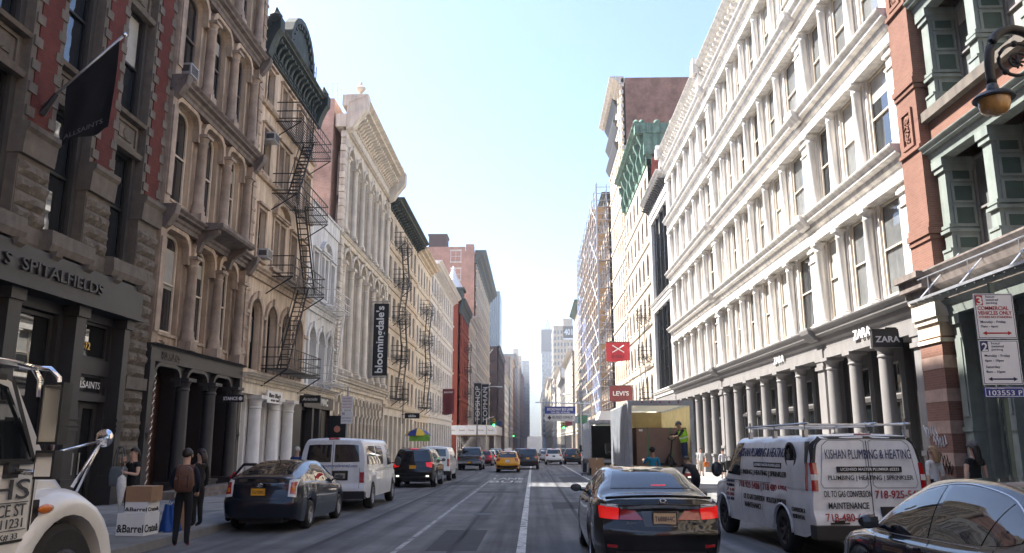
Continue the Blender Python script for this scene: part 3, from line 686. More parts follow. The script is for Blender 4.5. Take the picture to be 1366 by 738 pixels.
# ================================================================== left: brownstone with round columns (L2)
def build_brownstone():
    Y0, Y1 = 25.26, 33.6
    r = building('brownstone_building', -1, Y0, 'narrow brown stone building with shouldered arches and dark columned shop')
    fr = front(r, -1); mass(r, -1, Y0, Y1, 33.6, brownbrick, -.75, 14)
    LV = [4.75, 9.42, 14.08, 18.74, 23.4, 28.06, 32.6]; CU = [25.42, 27.95, 30.35, 32.72]
    cm = col_mesh(fr, 3.4, .2, browncol, base=.75, cap=.42); cs = col_mesh(fr, 3.4, .17, browncol, base=.75, cap=.42)
    for i in range(6):
        v0, v1 = LV[i], LV[i+1]; hs = []
        for k in range(3): a, b_ = CU[k]+.33, CU[k+1]-.33; hs.append((a, b_, v0+.62, v1-.55, .45))
        fr.part('storey_wall', wall(fr.mb(), Y0, Y1, v0, v1, hs, -.18, .42, 'sh'), tanwall if i else brownstone)
        for k, h in enumerate(hs):
            b = fr.mb(); band_arch(b, h[0], h[1], v0+3.2, h[3], .45, .2, -.2, .04, 'sh'); fr.part('arch_moulding', b, brownstone)
            window(fr, (h[0]+h[1])/2, v0+.63, h[1]-h[0]-.06, v1-v0-1.2, -.36, creamwood if i < 2 else browntrim, glass, 'hung', .1, .42, 'sh')
            b = fr.mb(); ring(b, h[0]+.05, h[1]-.05, v0+.12, v0+.55, .06, -.18, -.1); c = (h[0]+h[1])/2
            b.loft([[(c-.35, v0+.33, -.18), (c, v0+.48, -.18), (c+.35, v0+.33, -.18), (c, v0+.18, -.18)], [(c-.22, v0+.33, -.1), (c, v0+.42, -.1), (c+.22, v0+.33, -.1), (c, v0+.24, -.1)]]); fr.part('apron_panel', b, brownstone)
            fr.put('column', cm, CU[k+1], v0+.12, .08)
        b = fr.mb(); b.box(25.27, 25.68, v0+.1, v1-.5, -.3, .1); b.box(25.3, 25.64, v0+.5, v1-1.0, .1, .16); fr.part('edge_pilaster', b, browncol)
        b = fr.mb(); b.box(33.15, 33.58, v0+.1, v1-.5, -.3, .1); b.box(33.2, 33.54, v0+.5, v1-1.0, .1, .16)
        for k in range(6): b.box(33.12, 33.6, v0+.6+k*.55, v0+.72+k*.55, -.3, .19)
        fr.part('edge_pilaster', b, browncol)
        cornice(fr, Y0, Y1, v1+.1, .5, .48, browntrim, 'band_cornice')
        for u in (25.45, 33.38): b = fr.mb(); b.ext([(.0, v1-.75), (.25, v1-.6), (.5, v1-.2), (.55, v1+.12), (.0, v1+.12)], u-.17, u+.17); fr.part('corbel', b, browntrim)
    ac_unit(fr, 26.68, LV[2]+.66, 'window air conditioner on the brown stone building', -.3)
    # hood over the middle bay
    b = fr.mb(); b.ext([(.0, 9.3), (.95, 9.42), (1.02, 9.5), (1.02, 9.62), (.0, 9.66)], 28.1, 31.6); hd = fr.part('hood', b, browntrim)
    for u in (28.35, 31.3): b = fr.mb(); b.ext([(.0, 8.5), (.12, 8.55), (.25, 8.95), (.8, 9.3), (.8, 9.4), (.0, 9.4)], u-.12, u+.12); fr.part('bracket', b, browntrim, parent=hd)
    cornice(fr, Y0, Y1, 33.7, 1.2, 1.0, browntrim, 'crown_cornice')
    # shop floor
    hs = [(CU[k]+.3, CU[k+1]-.3, gz(34)-.2, 4.2, .4) for k in range(3)]
    fr.part('arcade_wall', wall(fr.mb(), Y0+.45, Y1-.45, gz(34)-.5, 4.75, hs, -.08, .5, 'sh'), blackpaint)
    b = fr.mb(); b.box(Y0+.05, Y1-.05, 4.3, 4.72, -.3, .12); fr.part('fascia', b, charcoal); cornice(fr, Y0, Y1, 4.86, .18, .3, charcoal, 'shop_cornice')
    fr.text('SURPLE Co', stonetrim, 26.75, 4.53, .14, 1.35, .26, .02, .02)
    for k, h in enumerate(hs): b = fr.mb(); band_arch(b, h[0]+.02, h[1]-.02, 3.6, 4.18, .4, .12, -.08, .1, 'sh'); fr.part('arch_moulding', b, charcoal)
    cg = col_mesh(fr, 4.55, .24, charcoal, base=.95, cap=.45)
    for u in CU[1:]: fr.put('column', cg, u, -.65, .08); b = fr.mb(); b.box(u-.38, u+.38, gz(34)-.2, .28, -.5, .42); b.box(u-.42, u+.42, .28, .36, -.5, .46); fr.part('pedestal', b, charcoal)
    for u in (25.45, 33.4):
        b = fr.mb(); b.box(u-.15, u+.15, gz(34)-.2, 4.3, -.2, .14); b.loft([[(u-.13, 2.0, .14), (u, 2.3, .14), (u+.13, 2.0, .14), (u, 1.7, .14)], [(u-.05, 2.0, .2), (u, 2.1, .2), (u+.05, 2.0, .2), (u, 1.9, .2)]]); fr.part('shop_pilaster', b, charcoal)
    sc = fr.mb()
    for k in range(9): z = .2+k*.42; sc.tube([(25.85, z, .05), (25.93, z+.1, .06), (25.78, z+.2, .06), (25.9, z+.32, .06), (25.85, z+.4, .05)], .022, 5)
    fr.part('scroll_grille', sc, steel)
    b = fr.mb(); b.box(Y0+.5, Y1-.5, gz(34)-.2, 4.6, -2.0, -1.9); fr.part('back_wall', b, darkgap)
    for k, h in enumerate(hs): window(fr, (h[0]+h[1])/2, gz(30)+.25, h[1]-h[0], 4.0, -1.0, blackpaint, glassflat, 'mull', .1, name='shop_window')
    s = thing('hanging_sign', 'small black projecting sign with white letters on the columned shop', 'sign', (XL, 30.9, 3.35))
    b = MB(); b.box(.32, 1.2, -.04, .04, -.14, .14); obj('sign_board', b, signblack, s); text('STANCE', signwhite, s, (.70, -.05, 0), (1, 0, 0), (0, 0, 1), .56, .13, .012, .02)
    b = MB(); b.lathe([(.0, -.05), (.075, -.05), (.075, -.04)], (1.09, 0, 0), 14, 1); obj('emblem', b, signwhite, s); b = MB(); b.box(0, .33, -.02, .02, -.12, -.08); b.box(0, .33, -.02, .02, .08, .12); obj('wall_bracket', b, blackiron, s)
def ac_unit(fr, u, v, label, w=.0):
    t = thing('air_conditioner', label, 'air conditioner', fr.root.location+fr.loc(u, v, w), group=None)
    f = Fr(t, t.location, fr.ud, fr.wd); b = f.mb(); b.box(-.32, .32, 0, .42, -.25, .42); obj('case', b, alu, t)
    b = f.mb()
    for k in range(6): b.box(-.28, .28, .04+k*.06, .07+k*.06, .421, .435)
    obj('grille', b, greydark, t)
    b = f.mb()
    for s_ in (-1, 1): b.box(s_*.322-.004, s_*.322+.004, .1, .34, .0, .36)
    obj('side_vent', b, greydark, t)
    return t
build_brownstone()
# ================================================================== left: tan building with green bracketed cornice (L3) and its white twin
def build_tan(name, label, Y0, Y1, m, trim, white=False):
    r = building(name, -1, Y0, label); fr = front(r, -1); top = 19.6 if not white else 14.2
    mass(r, -1, Y0, Y1, top+.6, stuccowhite if white else pinkbrick, -.6, 14)
    n = 4 if not white else 3; p = (Y1-Y0-.6)/n; cs = [Y0+.3+p*(k+.5) for k in range(n)]
    hs = [(c-.68, c+.68, 4.85, 8.0, .68) for c in cs]
    fr.part('storey_wall', wall(fr.mb(), Y0, Y1, 4.5, 9.1, hs, -.05, .35), m)
    for c, h in zip(cs, hs):
        b = fr.mb(); band_arch(b, h[0]-.02, h[1]+.02, 4.85, h[3]+.02, .7, .24, -.06, .06); b.box(c-.12, c+.12, 8.0, 8.35, .05, .14); fr.part('arch_moulding', b, trim)
        window(fr, c, 4.87, 1.32, 3.1, -.3, blackpaint if not white else whitepaint, glass, 'mulltrans', .07, .66)
    b = fr.mb()
    for c in [Y0+.3+p*k for k in range(n+1)]: b.box(c-.24, c+.24, 7.2, 7.34, -.05, .1)
    fr.part('impost', b, trim)
    lv = [(9.1, 13.1), (13.1, 16.6), (16.6, 19.6)] if not white else [(9.1, 14.2)]
    cornice(fr, Y0, Y1, 9.35, .45, .35, trim, 'band_cornice')
    for i, (a, b_) in enumerate(lv):
        hs = []; top_w = a+3.05 if not white else a+3.3
        cc = [(cs[0], .95), (cs[1]-.1, .72), (cs[1]+.85, .72), (cs[2]+.55, .95), (cs[-1]+.25, .9)] if n == 4 else [(cs[0], .85), (cs[1]-.45, .6), (cs[1]+.45, .6), (cs[2], .85)]
        tw = min(top_w, b_-.55)
        for c, wd in cc: hs.append((c-wd/2, c+wd/2, a+.75, tw))
        fr.part('storey_wall', wall(fr.mb(), Y0, Y1, a, b_, hs, -.05, .32), m)
        for (c, wd), h in zip(cc, hs):
            window(fr, c, h[2]+.01, wd-.02, h[3]-h[2]-.02, -.25, blackpaint if not white else whitepaint, glass, 'hung', .06)
            b = fr.mb(); ring(b, h[0]-.14, h[1]+.14, h[2]-.02, h[3]+.14, .135, -.06, .03); b.box(h[0]-.2, h[1]+.2, h[2]-.16, h[2]-.03, -.06, .14); b.box(h[0]-.2, h[1]+.2, h[3]+.16, h[3]+.26, -.06, .15); fr.part('window_surround', b, trim)
        if i == 0:   # segmental pediment over the paired window
            x0, x1 = hs[1][0]-.3, hs[2][1]+.3; b = fr.mb(); band_arch(b, x0+.12, x1-.12, tw+.28, tw+.28+.62, .62, .14, -.05, .22, legs=False); b.box(x0, x1, tw+.27, tw+.38, -.05, .2); fr.part('pediment', b, trim)
        if i < len(lv)-1: b = fr.mb(); b.ext([(-.1, b_+.45), (.1, b_+.47), (.16, b_+.6), (-.1, b_+.64)], Y0, Y1); fr.part('string_course', b, trim)
    if white:
        b = fr.mb(); b.box(Y0, Y1, 14.2, 15.0, -.4, .04); b.box(Y0, Y1, 15.0, 15.12, -.5, .14); fr.part('parapet', b, stuccowhite)
    else:
        b = fr.mb(); b.box(Y0, Y1, 19.6, 20.55, -.6, .1); fr.part('frieze', b, greencornice)
        br = bracket_mesh(fr, .2, .62, .42, greencornice)
        for k in range(16): fr.put('bracket', br, Y0+.55+k*(Y1-Y0-1.1)/15, 19.95, .1)
        b = fr.mb()
        for k in range(11): u = Y0+.6+k*(Y1-Y0-1.2)/10; ring(b, u-.3, u+.3, 19.68, 19.95, .05, .1, .15)
        fr.part('frieze_panel', b, greencornice)
        cornice(fr, Y0, Y1, 21.05, .5, .55, greencornice, 'crown_cornice', .1)
        for u in (Y0+.35, Y1-.35): b = fr.mb(); b.ext([(.1, 19.3), (.25, 19.35), (.35, 19.8), (.6, 20.4), (.75, 20.6), (.75, 21.2), (.1, 21.2)], u-.3, u+.3); b.lathe([(.28, 21.2), (.32, 21.35), (.18, 21.55), (.05, 21.8)], (u, 0, .4), 8, 1); fr.part('end_console', b, greencornice)
        c0 = (Y0+Y1)/2-.4; b = fr.mb(); P = apts(c0-1.9, c0+1.9, 23.0, 1.9); 
        b.poly([(x, y, .45) for x, y in P]); b.poly([(x, y, .2) for x, y in P]); fr.part('arched_pediment', b, greencornice)
        b = fr.mb(); band_arch(b, c0-1.85, c0+1.85, 21.1, 22.9, 1.82, .28, .1, .6, legs=False)
        for k in range(1, 12):
            t = math.pi*k/12; u, v = c0-1.7*math.cos(t), 21.1+1.67*math.sin(t); b.box(u-.09, u+.09, v-.14, v+.1, .46, .58)
        fr.part('arch_cornice', b, greencornice)
    return r, fr, cs
rt, ft, cst = build_tan('tan_fire_escape_building', 'tan building with dark green bracketed cornice and arched pediment', 33.64, 43.0, tanwall, brownstone)
for k, (u, v, l) in enumerate(((cst[0], 9.86, 'window air conditioner on the lower square window of the tan building'), (cst[0], 15.45, 'window air conditioner higher up on the tan building, under the cornice'))): ac_unit(ft, u, v, l, .05)
rw, fw, csw = build_tan('white_stucco_building', 'low white painted building with white fire escape between taller neighbours', 43.03, 49.4, stuccowhite, stuccowhite, True)
fire_escape('fire_escape', 'black iron fire escape zigzagging down the tan building', -1, 36.1, 41.8, [5.0, 9.3, 13.35, 17.0], blackiron, proj=1.25, ladder_to=None, roof_ladder=22.4)
fire_escape('fire_escape', 'white painted iron fire escape on the low white building', -1, 45.2, 48.9, [5.0, 9.4], whiteiron, ladder_to=None)
# shops under both
def build_shops():
    fr = ft
    b = fr.mb(); b.box(33.66, 43.0, 3.75, 4.3, -.4, .06); fr.part('shop_frieze', b, cream2)
    cornice(fr, 33.66, 42.98, 4.62, .34, .55, cream2, 'shop_cornice')
    d = fr.unit(); d.box(-.05, .05, 0, .12, 0, .14); dm = d.mesh('dentil'); setm(dm, cream2)
    for k in range(46): fr.put('dentil', dm, 33.8+k*.2, 4.22, .06)
    cm = col_mesh(fr, 4.35, .3, whitepaint, base=.5, cap=.6, n=14)
    hs = [(34.0, 35.15, gz(34), 3.6), (36.1, 37.75, gz(36), 3.6), (38.75, 40.0, gz(38), 3.6)]
    fr.part('shop_wall', wall(fr.mb(), 33.66, 41.2, gz(42)-.5, 3.75, hs, -.25, .4), whitepaint)
    for a, b_, c, e in hs:
        u = (a+b_)/2; window(fr, u, 2.6, b_-a-.04, .98, -.4, whitepaint, glassflat, 'plain', .14, name='transom_window'); dd = window(fr, u, gz(36)+.15, b_-a-.04, 2.4-gz(36)-.0, -.4, whitepaint, glassflat, 'mull' if b_-a > 1.4 else 'plain', .2, name='shop_door')
    for u in (35.65, 38.25, 40.5): fr.put('column', cm, u, -.62, .02)
    s = thing('wall_sign', 'white shop sign with dark lettering above the white columns', 'sign', (XL, 37.0, 3.7)); sf = front(s, -1); b = sf.mb(); b.box(36.2, 38.4, 3.45, 4.0, .3, .36); sf.part('sign_board', b, signwhite); b = sf.mb(); b.box(36.5, 36.56, 3.7, 3.76, .0, .3); b.box(38.0, 38.06, 3.7, 3.76, .0, .3); sf.part('wall_bracket', b, blackiron)
    sf.text('Bare Black', signblack, 37.3, 3.8, .37, 1.7, .2); sf.text('SOHO  NYC', signblack, 37.3, 3.57, .37, 1.2, .09)
    b = fr.mb(); b.box(41.2, 42.98, gz(43)-.5, 3.75, -.3, .0); fr.part('shop_pier', b, blackpaint)
    # black cosmetics shop below the white building
    f2 = fw; b = f2.mb(); b.box(43.03, 49.35, 3.55, 4.35, -.4, .1); f2.part('shop_fascia', b, blackpaint); cornice(f2, 43.05, 49.38, 4.66, .3, .5, cream2, 'shop_cornice')
    for k in range(31): f2.put('dentil', dm, 43.2+k*.2, 4.24, .1)
    hs = [(43.3, 44.9, gz(44), 3.4), (45.3, 46.4, gz(44), 3.4), (46.8, 48.2, gz(44), 3.4)]
    f2.part('shop_wall', wall(f2.mb(), 43.05, 49.38, gz(50)-.5, 3.55, hs, -.3, .4), blackpaint)
    for a, b_, c, e in hs: window(f2, (a+b_)/2, gz(44)+.3, b_-a, 3.4-gz(44)-.35, -.5, blackpaint, glass2 if a < 45 else glassflat, 'plain', .06, name='shop_window')
    for u in (45.1, 46.6): b = f2.mb(); b.box(u-.18, u+.18, gz(48), 3.55, -.3, .05); f2.part('shop_pier', b, charcoal)
    f2.text('MAC', signwhite, 47.2, 3.95, .12, 1.5, .42, .05, .02)
    s = thing('hanging_sign', 'black script projecting sign over the black cosmetics shop', 'sign', (XL, 42.2, 3.9)); b = MB(); b.box(.1, 1.2, -.05, .05, -.2, .2); obj('sign_board', b, signblack, s); text('Aristide', signwhite, s, (.65, -.06, 0), (1, 0, 0), (0, 0, 1), .8, .16, .01, 0., shear=.3)
    s = thing('poster_board', 'black poster board with large white letters beside the shop entrance', 'poster', (XL, 48.6, gz(48)+.136)); b = MB(); b.box(.05, 1.15, -.04, .04, .3, 3.55); b.box(.1, .16, -.03, .03, 0, .3); b.box(1.04, 1.1, -.03, .03, 0, .3); obj('board', b, signblack, s)
    text('GIVE', signwhite, s, (.6, -.05, 2.05), (1, 0, 0), (0, 0, 1), .7, .28, .01); text('XII', signwhite, s, (.6, -.05, 1.25), (1, 0, 0), (0, 0, 1), .75, 1.0, .01, .03)
    b = MB(); b.lathe([(.0, -.05), (.2, -.05), (.2, -.04)], (.6, 0, 2.75), 16, 1); obj('printed_disc', b, mat('poster_pink', (.55, .22, .16), .6, .1, 5), s)
build_shops()

# ================================================================== left: arcaded pale building with brick flank (L4)
def build_arcaded():
    Y0, Y1 = 49.43, 66.4
    r = building('arcaded_building', -1, Y0, 'pale building with tall double-storey arches and exposed brick flank'); fr = front(r, -1)
    mass(r, -1, Y0, Y1, 24.2, pinkbrick, -.75, 16)
    n = 6; e = .95; p = (Y1-Y0-2*e)/n; cs = [Y0+e+p*(k+.5) for k in range(n)]
    cm1 = col_mesh(fr, 7.3, .25, paleston, base=.5, cap=.75); cm2 = col_mesh(fr, 5.2, .23, paleston, base=.45, cap=.65)
    for v0, sp, top, cm in ((5.7, 13.2, 14.7, cm1), (14.9, 20.3, 22.2, cm2)):
        rad = p/2-.28; hs = [(c-rad, c+rad, v0+.2, sp+rad, rad) for c in cs]
        fr.part('storey_wall', wall(fr.mb(), Y0, Y1, v0, top, hs, -.1, .55), paleston)
        for c, h in zip(cs, hs):
            b = fr.mb(); band_arch(b, h[0]-.01, h[1]+.01, sp, h[3]+.01, rad, .2, -.1, .14, legs=False); b.box(c-.1, c+.1, h[3], h[3]+.34, .1, .2); fr.part('arch_moulding', b, paleston)
            mid = (v0+sp)/2-.1
            window(fr, c, v0+.25, rad*2-.04, mid-v0-.6, -.5, paleston, glass, 'hungmull', .12); window(fr, c, mid+.35, rad*2-.04, sp+rad-mid-.4, -.5, paleston, glass, 'hungmull', .12, rad-.02)
            b = fr.mb(); b.box(c-rad, c+rad, mid-.34, mid+.34, -.62, -.4); fr.part('spandrel', b, paleston)
        for k in range(n+1): fr.put('column', cm, Y0+e+p*k, v0+.22, .05)
        for u in (Y0+.4, Y1-.4):
            b = fr.mb(); z = v0
            k = 0
            while z < top-.4: b.box(u-.38+(.06 if k % 2 else 0), u+.38-(.06 if k % 2 else 0), z, z+.42, -.2, .14); z += .47; k += 1
            fr.part('quoin_stack', b, paleston)
    for v, hh, pj in ((5.72, .7, .55), (14.95, .45, .3)): cornice(fr, Y0, Y1, v, hh, pj, paleston, 'band_cornice')
    b = fr.mb(); b.box(Y0, Y1, 22.2, 23.1, -.6, .1); fr.part('frieze', b, paleston)
    b = fr.mb()
    for k in range(60): u = Y0+.3+k*(Y1-Y0-.6)/59; b.lathe([(.11, .0), (.11, .1), (.0, .1)], (u, 22.35, .1), 6, 2)
    fr.part('rosette_row', b, paleston)
    br = bracket_mesh(fr, .22, .8, .85, cream2)
    for k in range(30): fr.put('bracket', br, Y0+.5+k*(Y1-Y0-1.0)/29, 22.95, .1)
    b = fr.mb()
    for k in range(29): u = Y0+.5+(k+.5)*(Y1-Y0-1.0)/29; b.box(u-.12, u+.12, 23.25, 23.6, .1, .35)
    fr.part('soffit_block', b, tanwall)
    cornice(fr, Y0, Y1, 24.45, .75, 1.35, paleston, 'crown_cornice', .1)
    for u in (Y0+.45, Y1-.45): b = fr.mb(); b.ext([(.1, 22.0), (.5, 22.2), (.9, 22.8), (1.45, 23.5), (1.5, 24.5), (.1, 24.5)], u-.4, u+.4); b.lathe([(.12, 24.5), (.1, 24.7), (.3, 24.95), (.34, 25.1), (.1, 25.25), (.12, 25.4), (.02, 25.6)], (u, 0, .9), 10, 1); fr.part('end_console', b, paleston)
    b = fr.mb(); b.bar((Y0+.05, 25.3, -.6), (Y1, 25.3, -.6), .03)
    for k in range(18): b.bar((Y0+.05+k*.98, 24.2, -.6), (Y0+.05+k*.98, 25.3, -.6), .03)
    for k in range(20): b.bar((Y0+.05, 24.2, -.6-k*.35), (Y0+.05, 25.3, -.6-k*.35), .025)
    b.bar((Y0+.05, 25.3, -.6), (Y0+.05, 25.3, -7.3), .03); fr.part('roof_rail', b, steel)
    # ground arcade
    rad = p/4-.16; c2 = [Y0+e+p/2*(k+.5) for k in range(2*n)]; hs = [(c-rad-.02, c+rad+.02, gz(66)-.2, 4.15+rad, rad+.02) for c in c2]
    fr.part('arcade_wall', wall(fr.mb(), Y0, Y1, gz(66)-.5, 5.1, hs, -.1, .6), paleston)
    cg = col_mesh(fr, 4.2, .13, paleston, base=.6, cap=.75, n=10)
    for k, c in enumerate(c2):
        b = fr.mb(); band_arch(b, c-rad, c+rad, 4.0, 4.15+rad, rad, .12, -.1, .06, legs=False); fr.part('arch_moulding', b, paleston)
        window(fr, c, gz(60)+.3, rad*2, 4.4-gz(60), -.6, paleston, glassflat, 'trans', .07, rad, name='shop_window')
    for k in range(2*n+1): fr.put('column', cg, Y0+e+p/2*k, -.6, .02)
    s = thing('vertical_banner', 'tall black vertical banner with white rounded lettering on the arcaded building', 'banner', (XL, 60.0, 7.0))
    b = MB(); b.box(.3, 1.42, -.06, .06, -.45, 5.05); obj('banner_panel', b, signblack, s); b = MB(); b.bar((0, 0, 5.2), (1.5, 0, 5.2), .06); b.bar((0, 0, -.55), (1.5, 0, -.55), .06); obj('arm', b, steel, s)
    text("bloomingdale's", signwhite, s, (.86, -.07, 2.3), (0, 0, 1), (-1, 0, 0), 5.1, .8, .02, .02)
build_arcaded()
# ================================================================== further buildings: one generator, every building its own proportions
def gen(name, side, y0, y1, h, floors, bays, m, label, X=None, ground=4.4, wfrac=.5, hfrac=.62, fm=whitepaint, pane=glass, trim=None, cor=(1., .9), corm=None, flankm=None, arch=False, style='hung', depth=14, flank_windows=None, bands=True, shopm=None, frames=True, cols=False, brackets=False, base=None):
    X0 = X if X is not None else (XL if side < 0 else XR); trim = trim or m; corm = corm or trim; shopm = shopm or trim
    r = building(name, side, y0, label, X0); fr = front(r, side, X0); g0 = gz(y1)-.5; base = base if base is not None else gz(y0)
    mass(r, side, y0, y1, h-.2, flankm or m, -.45, depth, X=X0)
    p = (y1-y0-.6)/bays; cs = [y0+.3+p*(k+.5) for k in range(bays)]; wd = p*wfrac; fh = (h-.9-ground)/floors
    cm = col_mesh(fr, fh*.78, .16, trim, base=.3, cap=.35, n=8) if cols else None
    for i in range(floors):
        v0 = ground+fh*i; wh = fh*hfrac; hs = [(c-wd/2, c+wd/2, v0+fh*.2, v0+fh*.2+wh)+((wd/2,) if arch else ()) for c in cs]
        fr.part('storey_wall', wall(fr.mb(), y0, y1, v0, v0+fh, hs, 0, .28), m)
        for c, hh in zip(cs, hs):
            if frames:
                o = window(fr, c, hh[2]+.01, wd-.02, wh-.02, -.16, fm, pane, style, .07, wd/2-.01 if arch else 0)
                key = (fr.k, 'sill', round(wd, 2), trim.name)
                if key not in WC: b = fr.unit(); b.box(-wd/2-.1, wd/2+.1, -.13, -.012, .11, .26); WC[key] = b.mesh('sill'); setm(WC[key], trim)
                obj('sill', WC[key], None, o)
            else:
                key = (fr.k, 'flat', round(wd, 2), round(wh, 2), pane.name)
                if key not in WC: b = fr.unit(); b.quad((-wd/2, 0, -.2), (wd/2, 0, -.2), (wd/2, wh, -.2), (-wd/2, wh, -.2)); b.box(-wd/2, wd/2, wh*.5-.05, wh*.5+.05, -.199, -.15); q = b.mesh('window'); setm(q, pane); WC[key] = q
                fr.put('window', WC[key], c, hh[2])
        if frames:
            if cols:
                for k in range(bays+1): fr.put('column', cm, y0+.3+p*k, v0+fh*.06, .06)
        if bands: b = fr.mb(); b.ext([(-.1, v0-.12), (.14, v0-.1), (.2, v0+.08), (.2, v0+.14), (-.1, v0+.16)], y0, y1); fr.part('string_course', b, trim)
    b = fr.mb(); b.box(y0, y1, h-.9, h-.3, -.4, .05); fr.part('frieze', b, trim)
    if cor: cornice(fr, y0, y1, h, cor[0], cor[1], corm, 'crown_cornice')
    if brackets:
        br = bracket_mesh(fr, .16, .5, cor[1]*.6, corm); n = int((y1-y0)/.9)
        for k in range(n+1): fr.put('bracket', br, y0+.2+k*(y1-y0-.4)/n, h-cor[0]-.05, .05)
    # shop floor
    hs = [(c-p*.36, c+p*.36, base+.35, ground-.75) for c in cs]
    fr.part('shop_wall', wall(fr.mb(), y0, y1, g0, ground, hs, 0, .4), shopm)
    for c in cs: window(fr, c, base+.36, p*.72-.02, ground-.77-base-.36, -.25, shopm, glassflat, 'trans', .09, name='shop_window')
    if flank_windows:
        sf = sidef(r, y0+.03); s = -1 if side < 0 else 1
        for d, v, w_, h_ in flank_windows:
            b = None; window(sf, X0+s*d, v, w_, h_, .05, whitepaint, glass, 'hungmull', .1, name='flank_window')
            b = sf.mb(); b.box(X0+s*d-w_/2-.12, X0+s*d+w_/2+.12, v-.2, v-.02, -.02, .12); b.box(X0+s*d-w_/2-.12, X0+s*d+w_/2+.12, v+h_+.02, v+h_+.25, -.02, .06); sf.part('flank_sill', b, cream)
    return r, fr, cs
# --- left side, receding
gen('cream_building', -1, 66.45, 83.6, 22.6, 5, 7, cream, 'cream building with dark overhanging cornice and black fire escapes', ground=4.6, wfrac=.5, fm=blackpaint, corm=greencornice, cor=(.9, 1.3), brackets=True, flankm=pinkbrick, shopm=cream2)
LVL = [5.4, 8.95, 12.4, 15.8, 19.2]
fire_escape('fire_escape', 'black iron fire escape on the near half of the cream building', -1, 69.2, 73.6, LVL, blackiron, ladder_to=3.2, step=.35)
gen('pale_arched_building', -1, 83.63, 95.6, 22.3, 5, 5, cream2, 'pale building with arched windows and round fire escape balconies', ground=4.5, wfrac=.5, arch=True, fm=blackpaint, corm=cream, cor=(.9, 1.1), flankm=pinkbrick)
fire_escape('fire_escape', 'black iron fire escape on the pale arched building', -1, 86.4, 90.6, [5.3, 9.0, 12.5, 16.0], blackiron, step=.4)
gen('white_corner_building', -1, 95.63, 123.2, 23.6, 5, 10, whitepaint, 'white building with deep bracketed cornice at the cross street', ground=4.6, wfrac=.58, fm=greyiron, pane=glass, cor=(1.1, 1.3), brackets=True, flankm=stuccowhite, cols=False)
fire_escape('fire_escape', 'white iron fire escape on the white corner building', -1, 97.5, 101.5, [5.4, 9.1, 12.7, 16.3, 19.9], whiteiron, step=.4)
r8, f8, _ = gen('red_corner_building', -1, 136.2, 153.6, 26.0, 5, 5, rustbrick, 'rust red brick corner building with dark green top and white pinnacle', ground=4.4, wfrac=.42, arch=True, fm=greendark, corm=greencornice, cor=(2.6, .8), trim=rustbrick, flank_windows=[(2.2+2.6*k, 6+4.0*i, 1.1, 2.3) for k in range(3) for i in range(4)])
b = f8.mb(); b.box(136.3, 139.8, 26.0, 27.6, -3.6, .3); b.ext([(-3.9, 27.6), (.6, 27.6), (.6, 27.95), (-3.9, 27.95)], 136.0, 140.1); f8.part('turret', b, greencornice)
b = f8.mb(); b.lathe([(1.9, 27.95), (1.6, 28.6), (.7, 30.3), (.25, 31.4), (.3, 31.6), (.02, 32.2)], (138.0, 0, -1.6), 8, 1); f8.part('turret_roof', b, signwhite)
b = f8.mb(); b.box(137.6, 138.4, 26.5, 27.2, .31, .36); f8.part('emblem_panel', b, signred)
fire_escape('fire_escape', 'dark fire escape on the rust red corner building', -1, 145, 149.5, [6, 10.2, 14.3, 18.4], blackiron, step=.5)
gen('cream_cornice_building', -1, 153.65, 172.8, 25.6, 5, 7, cream2, 'cream building with white cornice next to the rust red corner building', wfrac=.5, frames=False, cor=(1.2, 1.6), corm=whitepaint, trim=cream2)
r9, f9, _ = gen('tall_brick_building', -1, 172.85, 229.5, 43.5, 10, 14, cream, 'tall block with warm brick flank, dark cornice and roof tank', wfrac=.55, frames=False, flankm=warmbrick, cor=(3.0, 2.2), corm=greencornice, trim=cream, depth=22, bands=True,
    flank_windows=[(d, 8+4.1*i, 2.4 if d < 8 else 1.6, 2.6) for d in (4.6, 12.0) for i in range(9)])
b = f9.mb(); b.box(175, 179.5, 43.3, 47.4, -11, -7); b.box(174.8, 179.7, 47.4, 47.8, -11.2, -6.8); f9.part('roof_tank_house', b, darkbrick)
b = f9.mb(); b.box(172.9, 173.3, 43.3, 44.3, -22, -2.5); b.box(173, 175, 43.3, 44.9, -2.4, -.6); f9.part('parapet', b, warmbrick)
gen('set_back_building', -1, 242.2, 261.8, 20, 4, 5, cream2, 'low pale building set back beside the dark brick block', X=-14.5, frames=False)
gen('dark_brick_building', -1, 262, 318, 32.5, 7, 9, darkbrick, 'dark brown brick block with fire escapes facing down the street', X=-11.2, frames=False, flankm=darkbrick, cor=(1.0, .6), corm=blackpaint, trim=darkbrick, pane=glass)
def flank_escape():
    t = thing('fire_escape', 'tangle of black fire escapes on the flank of the dark brown block', 'fire escape', (-12.9, 262, 6)); f = Fr(t, (0, 262.0, 0), (1, 0, 0), (0, -1, 0))
    for i in range(7):
        z = 4+3.9*i; b = f.mb(); b.box(-16.5, -12.3, z-.06, z, 0, 1.1); f.part('balcony_floor', b, blackiron); b = f.mb()
        for hh in (.5, 1.0): b.box(-16.5, -12.3, z+hh-.03, z+hh+.03, 1.07, 1.13)
        for k in range(7): b.box(-16.5+k*.7-.03, -16.5+k*.7+.03, z, z+1.0, 1.07, 1.13)
        f.part('balcony_rail', b, blackiron); b = f.mb(); b.bar((-16, z, .6), (-13, z+3.9, .6), .18); f.part('stair', b, blackiron)
flank_escape()
